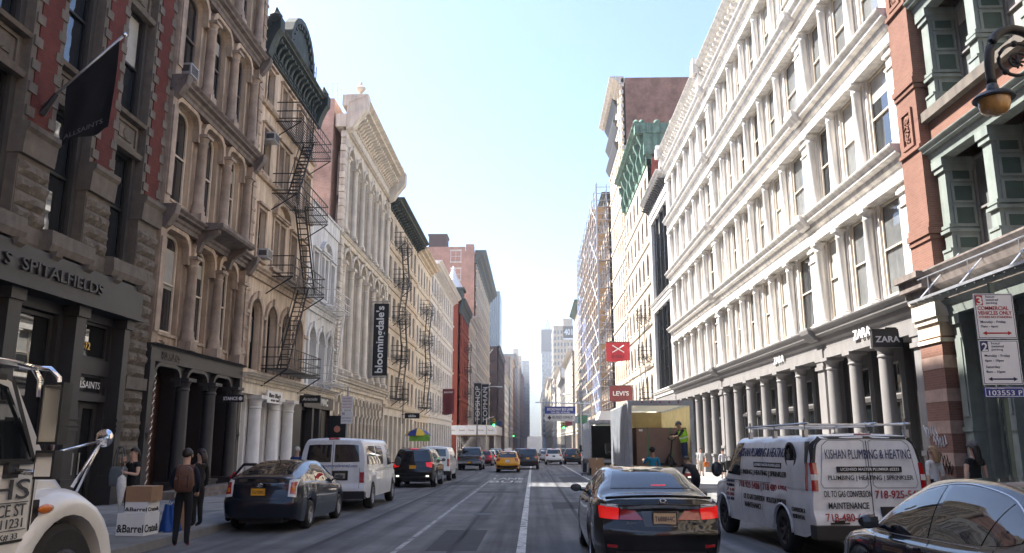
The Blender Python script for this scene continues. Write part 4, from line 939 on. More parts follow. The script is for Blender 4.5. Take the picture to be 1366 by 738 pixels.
for n_, y0, y1, h, fl, by, m, lab, fk in (
    ('beige_building', 318.2, 418, 30, 7, 12, cream2, 'beige block behind the dark brown one with red painted sign', None),
    ('pink_topped_building', 432.5, 500, 47, 10, 9, cream, 'beige block with pinkish top storeys further down the street', pinkbrick),
    ('brown_loft_building', 500.2, 560, 52, 11, 8, brownbrick, 'brown loft block far along the shaded side', None),
    ('grey_loft_building', 560.2, 650, 62, 13, 10, greyiron, 'grey loft block far along the shaded side', None),
    ('dusky_loft_building', 650.2, 760, 70, 14, 11, tanwall, 'tall tan loft block near the end of the shaded side', None),
    ('last_loft_building', 760.2, 895, 72, 14, 12, brownbrick, 'brownish block at the far end of the shaded side', None),
    ('closing_loft_building', 935, 1115, 78, 16, 12, brownbrick, 'dark block closing the shaded side at the street end', None)):
    gen(n_, -1, y0, y1, h, fl, by, m, lab, frames=False, flankm=fk or m, trim=m, cor=(1.2, 1.2), bands=False)
# --- right side, receding
def build_dark_glazed():
    Y0, Y1 = 68.25, 79.6
    r = building('glazed_iron_building', 1, Y0, 'narrow pale iron front with tall dark multi-storey windows'); fr = front(r, 1); mass(r, 1, Y0, Y1, 24.6, brownbrick, -.7, 15)
    for v0, v1 in ((6.5, 14.1), (15.2, 23.2)):
        hs = [(69.3, 78.6, v0, v1)]; fr.part('storey_wall', wall(fr.mb(), Y0, Y1, v0-.6, v1+.5, hs, 0, .5), whiteiron)
        for k in range(4): window(fr, 69.3+9.3*(k+.5)/4, v0+.02, 9.3/4-.15, v1-v0-.05, -.3, blackpaint, glass, 'mullbars', .1)
        for k in range(1, 4): b = fr.mb(); b.box(69.3+9.3*k/4-.075, 69.3+9.3*k/4+.075, v0, v1, -.4, -.1); fr.part('mullion', b, blackpaint)
        cornice(fr, Y0, Y1, v0-.2, .5, .3, whiteiron, 'band_cornice')
    b = fr.mb(); b.box(Y0, Y1, 23.7, 25.2, -.5, .1); fr.part('frieze', b, whiteiron); cornice(fr, Y0, Y1, 25.6, .8, 1.0, whiteiron, 'crown_cornice')
    br = bracket_mesh(fr, .2, .6, .7, greydark)
    for k in range(16): fr.put('bracket', br, Y0+.4+k*.7, 24.3, .1)
    fr.part('shop_wall', wall(fr.mb(), Y0, Y1, gz(Y1)-.5, 5.9, [(69.2, 73.5, 0, 4.8), (74.3, 78.7, 0, 4.8)], 0, .4), greyiron); window(fr, 71.35, 0, 4.3, 4.8, -.25, greyiron, glassflat, 'mulltrans', .1, name='shop_window'); window(fr, 76.5, 0, 4.4, 4.8, -.25, greyiron, glassflat, 'mulltrans', .1, name='shop_window')
build_dark_glazed()
r4, f4, c4 = gen('copper_cornice_building', 1, 79.65, 99.4, 31.0, 6, 6, cream, 'building with bright green copper cornice and red brick flank', ground=5.0, wfrac=.5, arch=True, fm=browntrim, flankm=rustbrick, trim=cream2, cor=None, shopm=cream2)
b = f4.mb(); b.box(79.65, 99.4, 30.1, 33.4, -.5, .1); f4.part('attic', b, copper)
for k in range(7):
    u = 80.4+k*3.05; b = f4.mb(); b.ext([(.1, 30.3), (.5, 30.5), (.7, 31.5), (.5, 32.4), (.85, 33.2), (.9, 33.6), (.1, 33.6)], u-.3, u+.3); f4.part('console', b, copper)
    if k < 6: b = f4.mb(); b.box(u+.6, u+2.5, 30.8, 32.7, .1, .16); f4.part('attic_panel', b, greendark)
cornice(f4, 79.3, 99.6, 34.6, 1.1, 1.35, copper, 'crown_cornice')
for k in range(12): b = f4.mb(); b.lathe([(.3, 34.6), (.36, 34.85), (.15, 35.1), (.02, 35.2)], (79.8+k*1.75, 0, 1.0), 8, 1); f4.part('cresting', b, copper)
b = MB(lambda p: Vector(p)-r4.location); b.box(XR-1.2, XR+6.5, 79.35, 80.3, 33.5, 34.6); b.box(XR-.3, XR+6.2, 79.45, 80.3, 31.2, 33.5); obj('cornice_return', b, copper, r4)
for k in range(5): b = MB(lambda p: Vector(p)-r4.location); b.ball((XR-.4+k*1.6, 79.8, 34.8), .34); obj('cresting', b, copper, r4, smooth=True)
fire_escape('fire_escape', 'thin dark fire escape beside the copper corniced building front', 1, 81.0, 84.6, [6, 10.2, 14.4], blackiron, step=.5)
r5, f5, c5 = gen('tall_brown_brick_building', 1, 99.45, 117.4, 49.6, 11, 7, cream, 'tallest brown brick flank with cream stone front and carved quoins', ground=5.2, wfrac=.46, fm=browntrim, flankm=brownbrick, trim=cream2, cor=(1.4, 1.6), corm=paleston, depth=20)
b = f5.unit(); b.box(-.34, .34, 0, .55, -.2, .22); qm = b.mesh('quoin'); setm(qm, cream2)
for k in range(44):
    for u in (99.85, 102.6): f5.put('quoin', qm, u+(.12 if k % 2 else 0), 6+k*.98, 0)
for k in range(3):
    b = f5.mb(); z = 41+3.2*k; b.ext([(0, z), (.3, z+.5), (.7, z+1.3), (.7, z+1.5), (0, z+1.5)], 105, 117); f5.part('hood_cornice', b, greydark)
# scaffolded block
r6, f6, c6 = gen('scaffolded_building', 1, 121.6, 176, 40.5, 9, 12, brownstone, 'brown block wrapped in scaffolding and blue netting', ground=5, wfrac=.5, frames=False, flankm=tanwall, cor=(1.5, 1.0), corm=greencornice, trim=brownstone, depth=16)
def scaffold():
    t = thing('scaffold', 'timber decked pipe scaffold with torn blue netting on the brown block', 'scaffold', (XR, 120.6, gz(121))); f = front(t, 1)
    pole = mat('scaffold_pole', (.34, .37, .43), .5, .2, 3, metal=.3); deck = mat('scaffold_plank', (.50, .37, .24), .8, .25, 2)
    ys = [120.6+4.5*k for k in range(13)]
    for y in ys:
        for w in (.35, 2.0): b = f.mb(); b.tube([(y, gz(y), w), (y, 41.5, w)], .08, 5); f.part('standard', b, pole)
    for i in range(18):
        z = 3.2+2.15*i
        for w in (.35, 2.0): b = f.mb(); b.tube([(ys[0], z, w), (ys[-1], z, w)], .06, 5); b.tube([(ys[0], z+1.05, w), (ys[-1], z+1.05, w)], .035, 5); f.part('ledger', b, pole)
        b = f.mb(); b.box(ys[0], ys[-1], z+.05, z+.13, .6, 1.9) if i % 2 == 0 else b.box(ys[0]+8.4*(i % 4), ys[-1]-8.4, z+.05, z+.13, .4, 1.9); f.part('deck', b, deck)
        b = f.mb(); b.box(ys[0], ys[-1], z+.13, z+.5, 1.9, 1.96); f.part('toe_board', b, deck)
        for k in range(0, 12, 6 if i % 3 == 0 else 99): b = f.mb(); q = k+(i % 3); b.bar((ys[q], z, 2.06), (ys[min(q+1, 12)], z+2.2, 2.06), .08); f.part('brace', b, pole)
    # flank facing along the street
    g = sidef(t, 121.6)
    for x in (XR-1.9, XR+.4, XR+3.2, XR+6.0, XR+8.8):
        for w in (.4, 1.5): b = g.mb(); b.tube([(x, gz(121), w), (x, 41.5, w)], .06, 5); g.part('standard', b, pole)
    for i in range(18):
        z = 3.2+2.15*i; b = g.mb(); b.box(XR-2.0+1.2*(i % 3), XR+9-2.*(i % 2), z+.05, z+.13, .4, 1.5); g.part('deck', b, deck); b = g.mb()
        for q in (0, 1.05): b.tube([(XR-2.05, z+q, 1.55), (XR+9, z+q, 1.55)], .06, 5)
        g.part('ledger', b, pole); b = g.mb(); b.bar((XR+.4+2.8*(i % 3), z, 1.6), (XR+3.2+2.8*(i % 3), z+2.2, 1.6), .08); g.part('brace', b, pole)
    net = mat('scaffold_net', (.25, .32, .55), .9, .3, 1)
    nn = net.node_tree; bs = nn.nodes['Principled BSDF']; o = nn.nodes['Material Output']; tr = nn.nodes.new('ShaderNodeBsdfTransparent'); mx = nn.nodes.new('ShaderNodeMixShader')
    ns = nn.nodes.new('ShaderNodeTexNoise'); ns.inputs['Scale'].default_value = .55; ns.inputs['Detail'].default_value = 5; ge = nn.nodes.new('ShaderNodeNewGeometry'); nn.links.new(ge.outputs['Position'], ns.inputs['Vector']); rp = nn.nodes.new('ShaderNodeValToRGB'); rp.color_ramp.elements[0].position = .42; rp.color_ramp.elements[0].color = (.03,)*3+(1,); rp.color_ramp.elements[1].position = .62; rp.color_ramp.elements[1].color = (.5,)*3+(1,)
    nn.links.new(ns.outputs['Fac'], rp.inputs['Fac']); nn.links.new(rp.outputs['Color'], mx.inputs[0]); nn.links.new(tr.outputs[0], mx.inputs[1]); nn.links.new(bs.outputs[0], mx.inputs[2]); nn.links.new(mx.outputs[0], o.inputs['Surface'])
    rr = random.Random(4)
    for k in range(4):
        for i in range(5):
            if (k*3+i*2) % 5 > 0: continue
            a, z = ys[3*k], 6+6.2*i; b = f.mb(); ph = rr.uniform(0, 6)
            b.grid(lambda s, q: (a+12.4*s, z+6.1*q-.25*math.sin(s*9+ph)*(1 if q > .5 else 0), 2.15+.12*math.sin(s*14+ph)*math.sin(q*3.1)), 16, 4); f.part('netting', b, net, True)
scaffold()
for n_, y0, y1, h, fl, by, m, lab, X, fk in (
    ('green_cornice_loft', 200, 229, 37, 8, 8, cream, 'cream loft block past the scaffold with pale green cornice', None, cream2),
    ('ornate_loft_building', 243, 300, 29, 7, 14, paleston, 'ornate pale loft block along the sunny side', None, None),
    ('iron_loft_building', 300.2, 352, 25, 6, 12, greyiron, 'grey iron loft block along the sunny side', None, None),
    ('yellow_loft_building', 352.2, 418, 34, 8, 14, cream2, 'yellowish loft block along the sunny side', None, None),
    ('white_loft_building', 433, 478, 30, 7, 10, whitepaint, 'white loft block before the tall numbered tower', None, None),
    ('sunny_far_building', 530, 640, 42, 9, 12, cream, 'cream block beyond the tall numbered tower', None, None),
    ('sunny_last_building', 640.2, 800, 52, 11, 12, cream2, 'pale block at the far end of the sunny side', None, None),
    ('sunny_closing_building', 960, 1250, 60, 12, 14, tanwall, 'tan block closing the sunny side at the street end', None, None)):
    gen(n_, 1, y0, y1, h, fl, by, m, lab, X=X, frames=False, flankm=fk or m, trim=m, corm=copper if 'green' in n_ else None, cor=(1.2, 1.4), bands=True)
def tower(name, label, x0, x1, y0, y1, h, m, nx, nz, pane, wfrac=.5, hfrac=.6, steps=()):
    t = thing(name, label, 'tower', ((x0+x1)/2, y0, gz(y0))); b = MB(lambda p: Vector(p)-t.location)
    g = sidef(t, y0); px = (x1-x0)/nx; pz = (h-6)/nz
    hs = [(x0+px*(i+.5)-px*wfrac/2, x0+px*(i+.5)+px*wfrac/2, 4+pz*(j+.2), 4+pz*(j+.2+hfrac)) for i in range(nx) for j in range(nz)]
    g.part('front_wall', wall(g.mb(), x0, x1, gz(y0)-2, h, hs, 0, .5), m)
    key = MB(lambda p: Vector((p[0], -p[2], p[1]))); wd, wh = px*wfrac, pz*hfrac; key.quad((0, 0, -.4), (wd, 0, -.4), (wd, wh, -.4), (0, wh, -.4)); key.box(0, wd, wh*.48, wh*.52, -.39, -.3); wm = key.mesh('window'); setm(wm, pane)
    for q in hs: g.put('window', wm, q[0], q[2])
    b.box(x0, x1, y0+.6, y1, gz(y0)-2, h-.01); obj('tower_body', b, m, t)
    # street-side face
    s = Fr(t, (x1 if x1 < 0 else x0, 0, 0), (0, 1, 0), (1, 0, 0) if x1 < 0 else (-1, 0, 0)); ny = max(2, int((y1-y0)/px)); py = (y1-y0)/ny
    k2 = s.unit(); k2.box(0, py*wfrac, 0, wh, 0, .12); km = k2.mesh('window'); setm(km, pane)
    for i in range(ny):
        for j in range(nz): s.put('window', km, y0+py*(i+.25), 4+pz*(j+.2), 0)
    return t, g
bluegrey = mat('blue_curtain_wall', (.10, .16, .24), .35, .15, .2)
tg, gg = tower('glass_tower', 'slender blue-grey striped office tower above the left rooftops', -27.2, -17.5, 420.5, 450, 77.5, bluegrey, 9, 2, glass, .55, .94)
t2, g2 = tower('stepped_tower', 'pale stepped office tower behind the rooftops', -24, -12.6, 900.5, 930, 96, tanwall, 6, 22, glass)
b = MB(lambda p: Vector(p)-t2.location); b.box(-22, -16, 902, 926, 96, 104); obj('setback_crown', b, tanwall, t2)
t5, g5 = tower('far_slab_tower', 'pale far slab tower at the end of the shaded side', -14.5, -4.5, 1120, 1160, 112, greyiron, 5, 22, glass)
t3, g3 = tower('numbered_tower', 'tan office tower with white numbered sign near its roof', 12.6, 24.6, 479, 525, 70, tanwall, 6, 17, glass)
b = MB(lambda p: Vector(p)-t3.location); b.box(18.6, 24.4, 480, 500, 70, 74.5); obj('penthouse', b, tanwall, t3); b = MB(lambda p: Vector(p)-t3.location); b.box(18.6, 24.6, 478.2, 478.8, 62.5, 69.5); obj('sign_board', b, signblack, t3); b = MB(lambda p: Vector(p)-t3.location); b.box(18.6, 24.6, 478.1, 478.8, 61.4, 62.3); obj('sign_frame', b, signwhite, t3)
text('401', signwhite, t3, Vector((21.6, 478.1, 66))-t3.location, (1, 0, 0), (0, 0, 1), 5.0, 3.8, .2, .03)
t4, g4 = tower('netted_tower', 'pale tower under construction with dark netting and steel spire', 10.5, 24.5, 880, 905, 104, mat('tower_grey', (.30, .30, .31), .8, .15, .3), 4, 18, glass, .6, .6)
b = MB(lambda p: Vector(p)-t4.location); b.box(9.8, 25.2, 879, 906, 98.5, 123); obj('safety_net', b, mat('dark_net', (.02, .03, .06), .9, .2, .3), t4)
b = MB(lambda p: Vector(p)-t4.location)
for a in range(4):
    cx, cy = 17.2+(2.4 if a % 2 else -2.4), 892+(2.4 if a > 1 else -2.4); b.bar((cx, cy, 123), (17.2, 892, 137), .45)
for z in (126, 129, 132): w = 2.4*(137-z)/14; b.box(17.2-w, 17.2+w, 892-w, 892+w, z-.2, z+.2)
obj('spire', b, copper, t4)
tower('blue_block', 'small dark blue far block beside the netted tower', 25.6, 33, 930, 950, 108, bluegrey, 3, 14, glass)

# --- the street behind the viewer, which the car windows and shop glass mirror
gen('shaded_loft_building', -1, -70, 10.4, 30, 6, 24, brownstone, 'brown loft block continuing the shaded side before the red brick building', frames=False, bands=True, cor=(1.2, 1.2))
gen('sunny_loft_building', 1, -30, 11.9, 27, 5, 14, cream, 'cream loft block continuing the sunny side before the green iron bays', frames=False, bands=True, cor=(1.2, 1.2))
gen('sunny_warehouse', 1, -95, -30.2, 24, 5, 20, rustbrick, 'red brick warehouse continuing the sunny side of the street', frames=False, bands=True, cor=(1.2, 1.2))
gen('shaded_warehouse', -1, -150, -70.2, 33, 7, 22, tanwall, 'tan warehouse continuing the shaded side of the street', frames=False, bands=True, cor=(1.2, 1.2))
# ================================================================== vehicles
def pchip(keys):
    xs = [k[0] for k in keys]; ys = [k[1] for k in keys]; n = len(xs)
    d = [(ys[i+1]-ys[i])/(xs[i+1]-xs[i]) for i in range(n-1)]; m = [d[0]]+[0]*(n-2)+[d[-1]]
    for i in range(1, n-1):
        if d[i-1]*d[i] > 0: m[i] = 2*d[i-1]*d[i]/(d[i-1]+d[i])
    def f(x):
        if x <= xs[0]: return ys[0]
        if x >= xs[-1]: return ys[-1]
        i = 0
        while x > xs[i+1]: i += 1
        h = xs[i+1]-xs[i]; t = (x-xs[i])/h
        return ys[i]*(1+2*t)*(1-t)**2+m[i]*h*t*(1-t)**2+ys[i+1]*t*t*(3-2*t)+m[i+1]*h*t*t*(t-1)
    return f
def crom(P, sub):
    out = []
    for i in range(len(P)-1):
        p0, p1, p2, p3 = P[max(i-1, 0)], P[i], P[i+1], P[min(i+2, len(P)-1)]
        for k in range(sub):
            t = k/sub; out.append(tuple(.5*(2*b+(c-a)*t+(2*a-5*b+4*c-d)*t*t+(3*b-a-3*c+d)*t**3) for a, b, c, d in zip(p0, p1, p2, p3)))
    out.append(P[-1]); return out
class Car:
    def __init__(s, name, label, cat, x, y, rz, paint, S, group=None):
        s.S = S; s.t = thing(name, label, cat, (x, y, gz(y)+.002), (-GRADE, 0, rz), group); s.paint = paint
        top, belt, w, wr = (pchip(S[k]) for k in ('top', 'belt', 'w', 'wr')); L = S['L']; sill = S.get('sill', .22)
        rs = pchip(S['rs']) if 'rs' in S else (lambda z: 0); fs = pchip(S['fs']) if 'fs' in S else (lambda z: 0)
        ys = set(i*L/70 for i in range(71))
        for wy, wrad in S['wheels']:
            for k in range(-10, 11): ys.add(min(max(wy+(wrad+.05)*math.sin(k*math.pi/20), 0), L))
        for q in S['top']: ys.add(q[0])
        ys = sorted(ys); ys = [a for a, b in zip(ys, ys[1:]+[99]) if b-a > .004]
        tuck = S.get('tuck', .95); rings = []; er = S.get('er', .045)
        for y in ys:
            zb = sill+.10*max(0, 1-y/.35)*S.get('ov', 1)+.06*max(0, 1-(L-y)/.4)
            for wy, wrad in S['wheels']:
                a = wrad+.045
                if abs(y-wy) < a: zb = max(zb, wrad+math.sqrt(a*a-(y-wy)**2))
            zt, bl, hw, hr = top(y), belt(y), w(y), wr(y); bl = max(min(bl, zt-.03), zb+.06)
            P = [(hw*tuck, zb), (hw*.995, zb+(bl-zb)*.32), (hw, zb+(bl-zb)*.6), (hw*.975, bl-.07*(bl-zb)), (hw*S.get('sh', .935), bl+.005)]
            if zt-bl > .3: P.append(((hw*S.get('sh', .935)+hr)/2+S.get('bow', .03), (bl+zt)/2))
            else: P.append((hw*S.get('sh', .935)*.6+hr*.4, (bl*.45+zt*.55)))
            P += [(hr, zt-er), (hr*.72, zt-er*.28), (0, zt)]
            Q = crom(P, 4); Q[-1] = (0, zt)
            rw = max(0, 1-y/.55)**2; fw = max(0, 1-(L-y)/.55)**2
            rings.append([(q[0], y+rs(q[1])*rw-fs(q[1])*fw, q[1]) for q in Q])
        b = MB()
        for sg in (1, -1):
            b.loft([[(sg*p[0], p[1], p[2]) for p in r] for r in rings], closed=False)
            for r, bulge in ((rings[0], -S.get('bulge', .07)), (rings[-1], S.get('fbulge', .12))):
                N = 8; G = [[b.V((sg*p[0]*(1-k/N), p[1]+bulge*(1-(1-k/N)**2), p[2])) for k in range(N+1)] for p in r]
                for i in range(len(G)-1):
                    for k in range(N): b.F(G[i][k], G[i][k+1], G[i+1][k+1], G[i+1][k])
        me = b.mesh('body', True); me.set_sharp_from_angle(angle=R(42)); s.body = obj('body', me, paint, s.t)
        bm = bmesh.new(); bm.from_mesh(me); bmesh.ops.triangulate(bm, faces=bm.faces); s.bvh = BVHTree.FromBMesh(bm); bm.free()
        u = MB(); hw = w(L/2)-.27; u.box(-hw, hw, .25, L-.25, sill+.03, min(belt(L/2)-.05, .8)); u.box(-hw+.15, hw-.15, .1, .6, sill-.02, .6); obj('underbody', u, plastic, s.t)
        s.wheels(w)
    def wheels(s, w):
        S = s.S; rimc = S.get('rim', alu)
        for wy, r in S['wheels']:
            tw = S.get('tw', .21)
            ty = MB(); ty.lathe([(r*.62, -tw/2), (r*.9, -tw/2), (r*.98, -tw/2+.03), (r, -tw/2+.055), (r, tw/2-.055), (r*.98, tw/2-.03), (r*.9, tw/2), (r*.62, tw/2)], n=28, axis=0, cap=False); tm = ty.mesh('wheel', True); setm(tm, rubber)
            for sg in (-1, 1):
                o = obj('wheel', tm, None, s.t, (sg*(w(wy)-tw/2-.012), wy, r))
                ri = MB(); f = sg*(tw/2-.03); ri.lathe([(r*.64, sg*(tw/2-.005)), (r*.60, sg*(tw/2-.008)), (r*.57, f-sg*.05), (0.001, f-sg*.06)], n=28, axis=0, cap=False)
                ns = S.get('spokes', 5)
                for k in range(ns):
                    a = 2*math.pi*k/ns; d = S.get('spw', .16)
                    pts = [(f-sg*.012, r*.10*math.cos(a-d*2), r*.10*math.sin(a-d*2)), (f-sg*.012, r*.10*math.cos(a+d*2), r*.10*math.sin(a+d*2)), (f+sg*.012, r*.6*math.cos(a+d), r*.6*math.sin(a+d)), (f+sg*.012, r*.6*math.cos(a-d), r*.6*math.sin(a-d))]
                    ri.loft([pts, [(p[0]-sg*.04, p[1], p[2]) for p in pts]])
                ri.lathe([(r*.17, f-sg*.03), (r*.17, f+sg*.012), (r*.08, f+sg*.02), (.001, f+sg*.02)], n=14, axis=0); obj('rim', ri, rimc, o)
                bk = MB(); bk.lathe([(r*.6, f-sg*.055), (.001, f-sg*.056)], n=18, axis=0, cap=False); obj('brake_drum', bk, plastic, o)
    def hit(s, a, b, axis):
        o, d = {'rear': ((a, -3, b), (0, 1, 0)), 'front': ((a, s.S['L']+3, b), (0, -1, 0)), 'left': ((-3, a, b), (1, 0, 0)), 'right': ((3, a, b), (-1, 0, 0)), 'top': ((a, b, 5), (0, 0, -1))}[axis]
        q = s.bvh.ray_cast(Vector(o), Vector(d)); 
        if q[0] is None: return None
        n = q[1]; n = -n if n.dot(Vector(d)) > 0 else n
        return q[0], n
    def decal(s, name, A, B, axis, m, nu=10, nv=5, off=.006, parent=None, smooth=True):
        """a panel between two rails of (a, b) view coordinates, laid on the body surface"""
        fa = [pchip([(i/(len(A)-1), p[k]) for i, p in enumerate(A)]) for k in (0, 1)]; fb = [pchip([(i/(len(B)-1), p[k]) for i, p in enumerate(B)]) for k in (0, 1)]
        b = MB(); ids = []; last = None; grid = []
        for i in range(nu+1):
            t = i/nu; row = []
            for j in range(nv+1):
                q = j/nv; a_ = fa[0](t)*(1-q)+fb[0](t)*q; b_ = fa[1](t)*(1-q)+fb[1](t)*q; h = s.hit(a_, b_, axis); row.append((h, a_, b_))
            grid.append(row)
        good = [h for r in grid for h, _, _ in r if h]
        if not good: return None
        V = []
        for r in grid:
            vr = []
            for h, a_, b_ in r:
                if h is None:
                    def dist(g):
                        p = g[0]; k = {'rear': (p.x, p.z), 'front': (p.x, p.z), 'left': (p.y, p.z), 'right': (p.y, p.z), 'top': (p.x, p.y)}[axis]; return (k[0]-a_)**2+(k[1]-b_)**2
                    h = min(good, key=dist)
                vr.append((h[0]+h[1]*off, h[0]-h[1]*.012))
            V.append(vr)
        ids = [[b.V(p[0]) for p in r] for r in V]
        for i in range(nu):
            for j in range(nv): b.F(ids[i][j], ids[i+1][j], ids[i+1][j+1], ids[i][j+1])
        edge = [(i, 0) for i in range(nu)]+[(nu, j) for j in range(nv)]+[(i, nv) for i in range(nu, 0, -1)]+[(0, j) for j in range(nv, 0, -1)]
        lo = [b.V(V[i][j][1]) for i, j in edge]; n = len(edge)
        for k in range(n): i, j = edge[k]; i2, j2 = edge[(k+1) % n]; b.F(ids[i][j], ids[i2][j2], lo[(k+1) % n], lo[k])
        me = b.mesh(name, smooth); me.set_sharp_from_angle(angle=R(40)); return obj(name, me, m, parent or s.t)
    def line(s, name, P, axis, m, wd=.012, off=.004, n=16):
        """a thin strip (panel joint, chrome line) along view-space points"""
        Q = crom([tuple(p) for p in P], max(1, n//max(1, len(P)-1))) if len(P) > 2 else [mixp(P[0], P[1], k/n) for k in range(n+1)]
        b = MB(); prev = None
        for i, p in enumerate(Q):
            a, c = Q[max(i-1, 0)], Q[min(i+1, len(Q)-1)]; d = Vector((c[0]-a[0], c[1]-a[1])); d = d.normalized() if d.length > 1e-6 else Vector((1, 0)); nn = Vector((-d.y, d.x))*wd/2
            h1, h2 = s.hit(p[0]+nn.x, p[1]+nn.y, axis), s.hit(p[0]-nn.x, p[1]-nn.y, axis)
            if h1 is None or h2 is None: prev = None; continue
            cur = [b.V(h1[0]+h1[1]*off), b.V(h2[0]+h2[1]*off)]
            if prev: b.F(prev[0], prev[1], cur[1], cur[0])
            prev = cur
        return obj(name, b.mesh(name), m, s.t) if b.f else None
    def plate(s, x, z, m, body, tm, w=.31, h=.155, frame=True, off=.03, axis='rear'):
        q = s.hit(x, z, axis); y = q[0].y-off; b = MB(); b.box(x-w/2, x+w/2, y, y+.06, z-h/2, z+h/2); o = obj('licence_plate', b, m, s.t)
        if frame: f = MB(); ring(f, x-w/2-.012, x+w/2+.012, 0, 0, 0, 0, 0); f = MB(lambda p: Vector((p[0], y-p[2], p[1]))); ring(f, x-w/2-.01, x+w/2+.01, z-h/2-.01, z+h/2+.01, .014, -.02, .008); obj('plate_frame', f, plastic, s.t)
        if body: text(body, tm, s.t, (x, y-.004, z-.005), (1, 0, 0), (0, 0, 1), w*.86, h*.42, .004, .0)
        return o
    def mirror(s, y, z, m, size=(.2, .13, .14), x=None, sides=(-1, 1)):
        for sg in sides:
            q = s.hit(y, z-.05, 'left'); xx = (x if x else abs(q[0].x)); b = MB(); c = (sg*(xx+.05+size[0]/2), y, z); b.ball(c, (size[0]/2, size[1]/2, size[2]/2), 12, 8); b.tube([(sg*(xx-.04), y+.02, z-.05), (sg*(xx+.08), y, z-.04)], .022, 6); o = obj('mirror', b, m, s.t, smooth=True)
            g = MB(); g.grid(lambda a, t: (c[0]+(a-.5)*size[0]*.72, c[1]-size[1]/2*.93-.004+.02*(abs(a-.5)**2+abs(t-.5)**2), c[2]+(t-.5)*size[2]*.7), 2, 2); obj('mirror_glass', g, mirrorglass, o)
    def side_windows(s, rects, m=carglass, sides=('left', 'right'), name='side_window', off=.005):
        for ax in sides:
            for A, B in rects: s.decal(name, A, B, ax, m, 10, 5, off)
    def seams(s, lines, sides=('left', 'right'), m=None):
        for ax in sides:
            for P in lines: s.line('panel_joint', P, ax, m or blackpaint, .01, .002)
    def handles(s, pts, m, sides=(-1, 1)):
        for sg in sides:
            for y, z in pts:
                q = s.hit(y, z, 'left' if sg < 0 else 'right')
                if q: b = MB(); x = q[0].x; b.tube([(x, y-.09, z), (x+sg*.025, y-.06, z), (x+sg*.025, y+.06, z), (x, y+.09, z)], .014, 6); obj('door_handle', b, m, s.t)
def paint(name, c, rough=.35): return mat(name, c, rough, .06, 2, spec=.15, coat=1.)
pblack = paint('car_black', (.006, .006, .007)); pnavy = paint('car_navy', (.005, .007, .016)); pwhite = paint('car_white', (.74, .75, .76)); pyellow = paint('taxi_yellow', (.75, .34, .012)); pgrey = paint('car_grey', (.05, .052, .058)); pred = paint('car_red', (.22, .012, .014)); pbrown = paint('car_brown', (.022, .018, .018)); psilver = paint('car_silver', (.34, .35, .37))
vanwhite = mat('van_white', (.70, .72, .75), .35, .12, 3, spec=.5, coat=.4, streak=.1)
SEDAN = dict(L=4.86, top=[(0, 1.0), (.04, 1.055), (.2, 1.085), (.62, 1.105), (.95, 1.23), (1.4, 1.39), (1.85, 1.455), (2.3, 1.465), (2.75, 1.45), (3.15, 1.34), (3.78, 1.01), (4.3, .92), (4.7, .79), (4.86, .64)], belt=[(0, .95), (.3, 1.0), (.8, 1.02), (2, .97), (3.6, .93), (4.3, .84), (4.7, .70), (4.86, .55)],
    w=[(0, .79), (.1, .845), (.35, .905), (1.5, .925), (3.2, .925), (4.2, .90), (4.6, .82), (4.86, .6)], wr=[(0, .72), (.5, .74), (.8, .68), (1.3, .585), (2.2, .60), (2.9, .59), (3.6, .70), (4.3, .74), (4.7, .66), (4.86, .48)], wheels=[(1.02, .33), (3.82, .33)],
    rs=[(.2, .04), (.34, -.03), (.6, -.05), (.72, .0), (.9, .05), (1.0, .0), (1.06, -.02)], fs=[(.2, .05), (.5, 0), (.9, .2)], bulge=.09)
def sedan_glass(c, dz=0):
    c.side_windows([([(3.52, 1.0), (3.0, 1.28+dz*.6), (2.45, 1.385+dz)], [(3.48, .97), (3.0, .985), (2.45, 1.0)]), ([(2.36, 1.39+dz), (1.9, 1.385+dz), (1.45, 1.30+dz)], [(2.36, 1.005), (1.9, 1.02), (1.6, 1.03)]), ([(1.38, 1.29), (1.22, 1.235), (1.1, 1.17)], [(1.5, 1.04), (1.3, 1.06), (1.12, 1.10)])])
    c.decal('windscreen', [(-.56, 3.08), (0, 3.14), (.56, 3.08)], [(-.66, 3.66), (0, 3.74), (.66, 3.66)], 'top', carglass, 12, 6)
    c.seams([[(3.56, .95), (3.52, .6), (3.42, .3)], [(2.42, 1.0), (2.42, .5), (2.36, .28)], [(1.42, 1.02), (1.48, .75), (1.36, .62)]]); c.handles([(2.62, .90), (1.62, .93)], c.paint); c.mirror(3.35, 1.06, c.paint)
